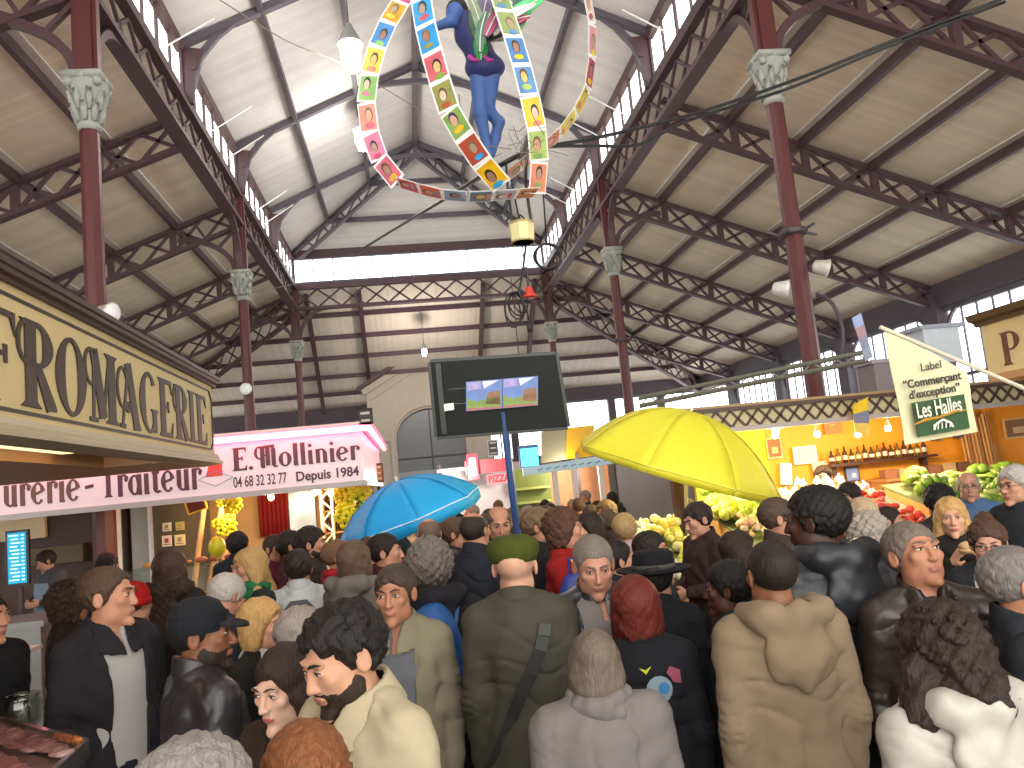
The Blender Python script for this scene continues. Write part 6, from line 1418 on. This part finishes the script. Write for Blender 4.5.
o9 = who('man in an olive green beret and long khaki coat, seen from behind', 511, 534, 3.2, 172, hyaw=-6, hat=('beret', '#4a5218'), hair=('none', '#a59d94'), skin_c='#d0a288', wide=.93, belly=.01, top=J('#4d4a3c', 'cotton', hem=.5, collar='shirt', pad=.032), legs='#2c3a5a', **NEAR)
surf_pad = .042
b = MB(); pts = [(-.1, 1.45), (-.09, 1.41), (-.072, 1.36), (-.03, 1.28), (.02, 1.2), (.06, 1.12), (.1, 1.04), (.14, .97), (.18, .9)]; b.path([Vector((x, surf_y(x, z, surf_pad, True, .93)+max(0, z-1.3)*.2, z)) for x, z in pts], .045, .008, (0, 1, 0)); b.build('shoulder_strap', cloth('#22211f', 'nylon'), o9)
who('square-faced man in a grey sweater facing us, right of the beret', 590, 531, 3.35, 4, hyaw=-8, hpitch=14, hair=('crop', '#6e655c', dict(t=.004)), skin_c='#c08a74', wide=1.08, top=J('#2d3036', 'leather', collar='stand', open=(.075, .1, .6)), under='#8d8884', **NEAR)
p11 = at(632, 576, 3.0); o11 = who('woman with dark red hair in a black jacket with round coloured patches, from behind', 632, 577, 3.0, 168, hair=('bob', '#5a2018', dict(t=.02)), female=True, top=J('#1b1b21', 'cotton', hem=.7, collar='stand'), **NEAR)
H11 = p11.z
on_back(o11, H11, 'pale_patch', cloth('#8fa3ad', 'cotton'), [circ(-.05, 1.34, .052)], pad=.03); on_back(o11, H11, 'blue_patch', cloth('#3f88c4', 'cotton'), [circ(-.068, 1.345, .022)], pad=.034); on_back(o11, H11, 'yellow_patch', cloth('#c8d040', 'cotton'), [[(.02, 1.425), (-.005, 1.412), (-.03, 1.43), (-.005, 1.4)]], pad=.03); on_back(o11, H11, 'pink_patch', cloth('#a05468', 'cotton'), [[(-.14, 1.4), (-.1, 1.42), (-.085, 1.4), (-.11, 1.36), (-.14, 1.35)]], pad=.03)
who('short elderly woman in a pale grey coat with a gathered collar, from behind', 590, 627, 2.5, 184, hair=('bob', '#665a50', dict(t=.004, na=.003)), female=True, wide=1.16, top=J('#807a78', 'cotton', hem=.4, collar='scarf', cc='#807a78', pad=.034, wr=.008), **NEAR)
who('person in a broad black felt hat and dark coat', 652, 552, 3.55, 160, hat=('brim', '#17171c'), hair=('short', '#1c1715'), top=J('#1f2126', hem=.6), **NEAR)
who('short-haired man in a beige hooded jacket, seen from behind', 766, 538, 2.75, 181, hair=('crop', '#241d19', dict(t=.003)), skin_c='#94654a', wide=1.06, top=J('#948069', 'cotton', hem=.6, collar='hood', pad=.034, wr=.008), arms=('down', 'down'), **NEAR)
who('dark-haired woman in a dark grey jacket squeezed between the hat and the beige jacket', 724, 562, 3.4, -120, hair=('short', '#16120f', dict(t=.02)), skin_c='#5e3a2a', female=True, top=J('#35343b', 'cotton', collar='shirt'), **NEAR)
who('tall man in a black padded jacket with a hood, head turned to the left', 812, 486, 3.12, 195, hyaw=30, hair=('short', '#14110f', dict(t=.014, na=.005, nf=160)), skin_c='#4a2e22', wide=1.12, top=J('#272a31', 'nylon', hem=.68, collar='hood', puff=.008, pad=.036), **NEAR)
who('man in a dark brown leather jacket looking up to the right', 914, 521, 2.8, -10, hyaw=12, hpitch=-16, htilt=0, hair=('short', '#6b5f56'), skin_c='#bd8468', wide=1.06, top=J('#352c28', 'leather', hem=.78, collar='stand', open=(.04, .08, .7)), under='#1e1e21', **NEAR)
o18 = who('woman with dark curly hair in a white hooded jacket at the bottom right', 932, 605, 2.05, 188, hair=('curly', '#2c1e1a', dict(t=.026, na=.012, nf=80)), female=True, top=J('#c4bfb4', 'nylon', hem=.62, collar='hood', pad=.032, wr=.008), **NEAR)
b = MB(); b.path([Vector((x, surf_y(x, z, .05), z))*(at(932, 605, 2.05).z/1.76) for x, z in ((-.12, 1.32), (-.14, 1.24), (-.155, 1.15), (-.16, 1.05), (-.16, .95))], .03, .012, (0, 1, 0)); b.build('shoulder_strap', cloth('#1c1a1a', 'nylon'), o18)
F = Field(axis(-.22, .22, .006), axis(-.1, .3, .006), axis(1.25, 1.8, .006)); F.chain([(0, .07, 1.62), (0, .1, 1.52), (.02, .1, 1.49)], [.09, .085, .05], .04); F.chain([(-.1, .03, 1.6), (-.12, .05, 1.51), (-.12, .06, 1.46)], [.045, .05, .03], .03); F.chain([(.1, .03, 1.6), (.125, .05, 1.5), (.13, .06, 1.45)], [.045, .052, .03], .03)
F.V += .014*wob(*F.grid((slice(None),)*3), 75, 2)+.006*wob(*F.grid((slice(None),)*3), 160, 4); v_, q_ = mesh_field(F); link('hair_curls', np_mesh('hair_curls', v_*(at(932, 605, 2.05).z/1.76), q_, [hairm('#2c1e1a')]), o18)
who('grey-haired man in a dark jacket cut off by the right edge', 1014, 546, 2.5, 55, hyaw=14, hair=('short', '#6f6a66', dict(t=.01)), skin_c='#b57e60', top=J('#2b2f35', 'wool', collar='stand'), **NEAR)
who('woman with glasses and pinned-up curly brown hair, pale scarf in her dark coat', 984, 519, 3.85, -38, hpitch=6, glasses=True, hair=('full', '#4a3428', dict(t=.016, bun=True, na=.008)), female=True, skin_c='#cf9f88', top=J('#28282e', open=(.05, .09, .7), collar='stand'), under='#d0cabf', **NEAR)
o21 = who('blonde woman in a dark coat eating with both hands raised', 949, 497, 4.7, -24, hyaw=-8, hair=('long', '#b8925c', dict(t=.012, hl=.075)), female=True, skin_c='#d8a488', top=J('#2b2622', collar='shirt'), arms=('eat', 'eat'), fine=.005, hands=True)
bpy.context.view_layer.update(); hl_, hr_ = (o21.matrix_world @ q for q in o_info[o21.name]); pe = (hl_+hr_)/2+Vector((0, -.025, .02)); b = MB(); b.ball((0, 0, 0), (.06, .05, .03), 10, 7); b.ball((0, 0, -.02), (.064, .054, .02), 10, 6); o = tag(b.build('bread_roll', mat('bun', '#d8b080', .6, bump=.2), None, True), 'pale filled roll held up by the blonde woman', 'bread'); o.location = pe
# --- second rows
who('balding vendor with glasses in a blue shirt and maroon apron behind the right bench', 966, 471, 6.3, -32, hair=('bald', '#8d857c'), glasses=True, skin_c='#c08c78', top=J('#54769f', 'cotton', collar='shirt'), **MID)
who('white-haired man in profile by the right edge, facing left', 1012, 466, 5.2, -80, hair=('full', '#a7a39d'), glasses=True, skin_c='#c9957a', top=J('#2b2e35'), **MID)
who('person with thick black hair and a brown jacket, behind the blonde woman', 936, 486, 5.7, 170, hair=('full', '#151214', dict(t=.03)), top=J('#3d2d28'), **MID)
who('woman with straight ash-blonde hair, from behind, right of the tall man', 860, 497, 5.0, 172, hair=('bob', '#b0997c', dict(t=.012)), female=True, top=J('#2c2f38'), **MID)
who('woman with curly grey hair facing right, next to the tall man', 868, 513, 4.3, 75, hair=('curly', '#988e84', dict(t=.024)), female=True, top=J('#363842'), **MID)
who('dark-haired boy low in the crowd near the tomatoes', 888, 506, 5.8, 55, hair=('short', '#2c221c'), top=J('#2e3138'), **MID)
who('dark-haired woman in a rust jacket by the tomatoes', 846, 483, 6.6, -55, hair=('bob', '#211a17'), female=True, top=J('#7d4534'), **MID)
who('vendor with short dark hair under the cream price sheet', 822, 466, 9.0, -30, hair=('full', '#2a1d18'), top=J('#6a3a2c'), **MID)
who('man half hidden left of the tall man, facing right', 777, 497, 4.7, 70, hair=('short', '#4a3a30'), top=J('#4b423a'), **MID)
who('woman in profile peeking out behind the beige jacket', 738, 531, 4.6, 80, hair=('bob', '#2c221d'), female=True, top=J('#38322f'), **MID)
who('vendor in a long dark brown coat standing by the parasol pole, facing left', 698, 501, 5.7, -75, hpitch=12, hair=('full', '#2a201c', dict(t=.012)), skin_c='#c8957c', top=J('#42302f', 'cotton', hem=.45, collar='shirt'), arms=('work', 'work'), hands=True, fine=.0055)
who('dark-haired person in profile behind the black hat, facing right', 650, 531, 4.9, 70, hair=('short', '#231c19', dict(t=.014)), female=True, top=J('#2e2d32'), **MID)
who('woman with smooth black hair tied back, right of the grey sweater man', 616, 539, 4.4, 95, hair=('pony', '#1f1816'), female=True, top=J('#29292d'), **MID)
who('short-haired blonde woman with a pink scarf, from behind', 623, 514, 6.0, 165, hair=('short', '#a88a60', dict(t=.02)), female=True, top=J('#b5a59c', collar='scarf', cc='#d8b4b4'), **MID)
who('brown-haired person just left of the pink scarf', 609, 509, 6.8, 150, hair=('full', '#54402f'), top=J('#4a403c'), **MID)
who('woman in a red cardigan with brown wavy hair holding a white cup', 563, 508, 4.8, 65, hyaw=10, hair=('curly', '#4e3426', dict(t=.02, na=.008)), female=True, top=J('#a8221f', 'wool', collar='shirt'), arms=('fwd', 'fwd'), hands=True, fine=.0055)
pc = at(577, 577, 4.62); b = MB(); b.lathe([(.03, 0), (.04, .1), (.042, .105), (.037, .1), (.028, .01)], n=14); o = tag(b.build('paper_cup', mat('cup_white', '#e4e2de', .5), None, True), 'white cup held by the woman in the red cardigan', 'cup'); o.location = pc
F = Field(axis(-.16, .16, .012), axis(-.09, .09, .012), axis(-.22, .2, .012)); F.ell((0, 0, -.02), (.14, .06, .19), None, .03); F.V += .008*wob(*F.grid((slice(None),)*3), 22, 1); v_, q_ = mesh_field(F); t = link('shopping_bag', np_mesh('shopping_bag', v_, q_, [cloth('#2a3f9c', 'nylon')])); t.location = at(582, 602, 4.4); tag(t, 'royal blue bag below the white cup', 'bag')
b = MB(); b.tube([(-.06, 0, .14), (-.05, 0, .24), (.05, 0, .24), (.06, 0, .14)], .008, 6); b.build('handle', cloth('#2a3f9c', 'nylon'), t)
who('dark-haired woman facing left beyond the red cardigan', 586, 513, 5.5, -60, hair=('bob', '#2a201b'), female=True, top=J('#33302f'), **MID)
who('man with wavy light brown hair in a black jacket over white, facing right', 538, 508, 5.5, 70, hair=('full', '#6e5844'), top=J('#25262d', open=(.03, .08, .7), collar='lapel'), under='#d4d4d4', **MID)
who('balding man in black facing us above the beret', 497, 504, 5.6, 2, hpitch=10, hair=('bald', '#54483f'), top=J('#212226'), **MID)
who('balding man in a navy jacket, half turned away, left of the beret', 474, 511, 5.2, 140, hair=('bald', '#2c241f'), wide=1.08, top=J('#2d303b'), **MID)
who('short brown-haired woman next to the navy jacket', 456, 517, 6.0, 70, hair=('short', '#54402f', dict(t=.014)), female=True, top=J('#3a2d2d'), **MID)
who('bald pinkish head among the crowd right of the blue parasol pole', 428, 517, 5.9, 175, hair=('bald', '#6e5a4c'), top=J('#6d6255'), **MID)
who('dark-haired man with a maroon collar facing right under the blue parasol', 385, 533, 5.2, 80, hair=('short', '#241c18', dict(t=.012)), top=J('#5a2430', 'cotton', collar='shirt'), **MID)
who('brown-haired woman under the blue parasol, left of the maroon collar', 370, 538, 5.7, 60, hair=('full', '#4a362b'), female=True, top=J('#4f3038'), **MID)
who('person in a pale grey hooded coat below the blue parasol', 354, 541, 4.8, 150, hair=('bob', '#5a4638'), female=True, top=J('#7f796f', 'cotton', collar='hood'), **MID)
who('man with a red scarf and dark coat facing right', 338, 539, 5.5, 90, hair=('short', '#6e503c'), top=J('#2b2729', collar='scarf', cc='#b82c2c'), **MID)
who('tall dark-haired man in profile by the delicatessen counter', 311, 527, 6.0, 85, hair=('full', '#1f1815'), beard='#2a201b', top=J('#3d3933'), **MID)
who('dark-haired man just behind the tall one, facing right', 291, 531, 6.6, 95, hair=('full', '#241b18'), top=J('#5c2c38'), **MID)
p49 = at(297, 548, 5.0); o49 = who('person in a white and charcoal sports jacket, from behind', 297, 549, 5.0, 184, hair=('full', '#271e1b', dict(t=.012)), top=J('#cfd0d3', 'nylon', collar='stand', pad=.03), **MID)
on_back(o49, p49.z, 'back_panel', cloth('#4a4b50', 'nylon'), [[(-.14, .8), (.14, .8), (.15, 1.0), (.14, 1.2), (.11, 1.38), (.05, 1.45), (-.05, 1.45), (-.11, 1.38), (-.14, 1.2), (-.15, 1.0)]], pad=.06)
who('woman in a maroon coat near the bread display', 275, 534, 6.8, 50, hair=('short', '#3a2c24'), female=True, top=J('#6e2a3c'), **MID)
who('blonde woman with a green scarf in profile by the counter', 247, 548, 5.0, -50, hair=('long', '#ad8a58', dict(t=.014)), female=True, top=J('#2b3430', collar='scarf', cc='#2f7a4c'), **MID)
who('man in a dark coat at the counter, from behind, by the yellow balloon', 237, 532, 7.4, 180, hair=('full', '#1d1714'), top=J('#2f323b'), **MID)
who('woman with a brown fur hood, from behind, left of the balloon', 170, 549, 5.2, 165, hair=('bob', '#4a3428'), female=True, top=J('#332b27', collar='fur', cc='#4d3d32'), **MID)
who('white-haired man bending forward in a navy coat', 194, 571, 4.2, 140, hpitch=28, lean=14, hair=('short', '#b0aaa2', dict(t=.012)), top=J('#2a2e3a'), **MID)
who('person in a bright red knitted hat behind the dark open jacket', 134, 583, 4.55, 150, hat=('beanie', '#c01c18'), hair=('crop', '#3a2c24'), top=J('#28262b'), **MID)
who('woman with a golden blonde bob in a dark coat, facing right', 262, 599, 3.55, 65, hair=('bob', '#b8925c', dict(t=.02)), female=True, skin_c='#d5a188', top=J('#262422', collar='lapel', cc='#cfcac2'), **MID)
who('person with short grey brown hair right behind the young woman', 301, 607, 3.2, 140, hair=('full', '#8a8078'), top=J('#3c3636'), **MID)
p58 = at(50, 549, 9.7); o58 = who('vendor in a grey top and pale blue apron working behind the far left counter', 50, 549, 9.7, -25, hyaw=-25, hpitch=22, hair=('full', '#241c18'), skin_c='#cf9f86', top=J('#5b5c62', 'cotton', collar='shirt'), arms=('work', 'work'), fine=.007, hands=True)
on_back(o58, p58.z, 'apron', cloth('#93a3b8', 'cotton'), [[(-.11, 1.36), (.11, 1.36), (.14, 1.2), (.16, 1.0), (.16, .75), (-.16, .75), (-.16, 1.0), (-.14, 1.2)]], back=False, pad=.05)
who('person with black hair and white headphones beside the grey posts', 108, 553, 7.6, 150, hair=('full', '#1c1715'), hat=('headband', '#dcdad6'), top=J('#33302e'), **MID)
who('person in black cut off by the left edge', -14, 590, 3.7, 70, hair=('short', '#241c18'), top=J('#1d1c20'), **MID)
who('brown-haired woman in a dark coat behind the man in the open jacket', 70, 583, 4.7, 130, hair=('curly', '#3a2a22'), female=True, top=J('#3a2f2a'), **MID)
who('person bending over the produce under the left edge of the yellow parasol', 668, 497, 8.3, 60, lean=20, hair=('short', '#1f1a18'), top=J('#2a2426'), **MID)
# --- the crowd deep in the hall
DK = [('#2c2e36', 'charcoal'), ('#2a2430', 'plum black'), ('#4a4038', 'brown'), ('#2a3448', 'navy'), ('#6a5e50', 'tan'), ('#233038', 'dark teal')]
HC = ['#231b18', '#3a2c24', '#4c3a2c', '#7a7068', '#1a1614', '#6a5238']; ST = ['short', 'full', 'bob', 'short', 'crop', 'full']
k = 0
for (u, D) in ((440, 7.4), (447, 9.6), (461, 8.6), (470, 11), (482, 9.2), (489, 12), (503, 8.8), (511, 10.5), (531, 6.9), (527, 9.8), (533, 12.5), (541, 7.9), (549, 10.6), (556, 8.8), (566, 7.3), (572, 12), (578, 9.4), (590, 8.2), (597, 11), (604, 8.0), (612, 13), (397, 9.2), (418, 10), (431, 12), (455, 14), (498, 14.5), (545, 14), (585, 14)):
    c, cn = DK[k % 6]; h = 1.6+.16*((k*.618) % 1); D_ = D; pz_ = at(u, 500, D_)
    hh = pz_; face = [175, 160, 10, -70, 185, 80, 150, -20][k % 8]
    person('distant shopper in a %s coat, one of the dark crowd beyond the blue pole' % cn, hh.x, hh.y, h, face, hair=(ST[k % 6], HC[(k*5) % 6]), top=J(c, ['wool', 'nylon', 'cotton'][k % 3], collar=['stand', 'shirt', 'hood'][k % 3]), female=(k % 3 == 2), skin_c=SK[k % 4], group='distant shoppers in %s coats' % cn, **FAR); k += 1
# backpack worn by the curly-haired person
s8 = p8.z/1.76; F = Field(axis(-.22, .22, .008), axis(.08, .42, .008), axis(.9, 1.5, .008))
F.ell((0, .22, 1.19), (.155, .085, .24), None, .03); F.ell((0, .27, 1.1), (.12, .07, .13), None, .03); F.cap((0, .2, 1.4), (0, .2, 1.1), .1, .12, .05)
g_ = F.grid((slice(None),)*3); F.V += .006*wob(*g_, 30, 2)+.005*np.exp(-((g_[2]-1.24)/.008)**2); v_, q_ = mesh_field(F)
t = link('backpack', np_mesh('backpack', v_*s8, q_, [cloth('#1f5ea8', 'nylon')])); t.matrix_world = o8.matrix_basis.copy(); t.location = o8.location; t.rotation_euler = o8.rotation_euler; tag(t, 'bright blue backpack worn by the curly grey-haired person', 'backpack')
for sg in (-1, 1):
    b = MB(); b.tube([Vector(p)*s8 for p in ((sg*.09, .17, 1.38), (sg*.11, .12, 1.47), (sg*.115, .02, 1.5), (sg*.12, -.09, 1.42), (sg*.13, -.14, 1.28))], .016, 6); b.build('strap', cloth('#3a78bc', 'nylon'), t)
# ================================================================== LIGHT
w = bpy.data.worlds.new('World'); SC.world = w; w.use_nodes = True
bg = w.node_tree.nodes['Background']; bg.inputs['Color'].default_value = lin('#f8f5ef'); bg.inputs['Strength'].default_value = 5.0
def area(name, loc, rot, sx, sy, power, c='#ffffff', portal=False):
    l = bpy.data.lights.new(name, 'AREA'); l.shape = 'RECTANGLE'; l.size = sx; l.size_y = sy; l.energy = power; l.color = lin(c)[:3]
    o = bpy.data.objects.new(name, l); COL.objects.link(o); o.location = loc; o.rotation_euler = rot
    l.cycles.is_portal = portal
    return o
def point(loc, power, c='#ffffff', r=.08):
    l = bpy.data.lights.new('bulb_light', 'POINT'); l.energy = power; l.color = lin(c)[:3]; l.shadow_soft_size = r
    o = bpy.data.objects.new('bulb_light', l); COL.objects.link(o); o.location = loc
SC.view_settings.view_transform = 'Standard'; SC.view_settings.look = 'None'; SC.view_settings.gamma = 1; SC.view_settings.use_curve_mapping = False
SC.view_settings.exposure = EXPO
SC.cycles.max_bounces = 8; SC.cycles.diffuse_bounces = 4; SC.cycles.transparent_max_bounces = 12; SC.cycles.caustics_reflective = False; SC.cycles.caustics_refractive = False
SC.cycles.sample_clamp_indirect = 6

for p_, e_ in ((aty(424, 349, 29.2), 260), (aty(350, 44, 14.1), 70), (aty(362, 130, 19.4), 100), (Vector((1.5, 25, 9.6)), 0)):
    if e_: point((p_[0], p_[1]-.1, p_[2]-.75), e_, '#fff4e8', .12)
for p, e, c in LAMPS: point((p[0], p[1]-.05, p[2]-.08), e, c)
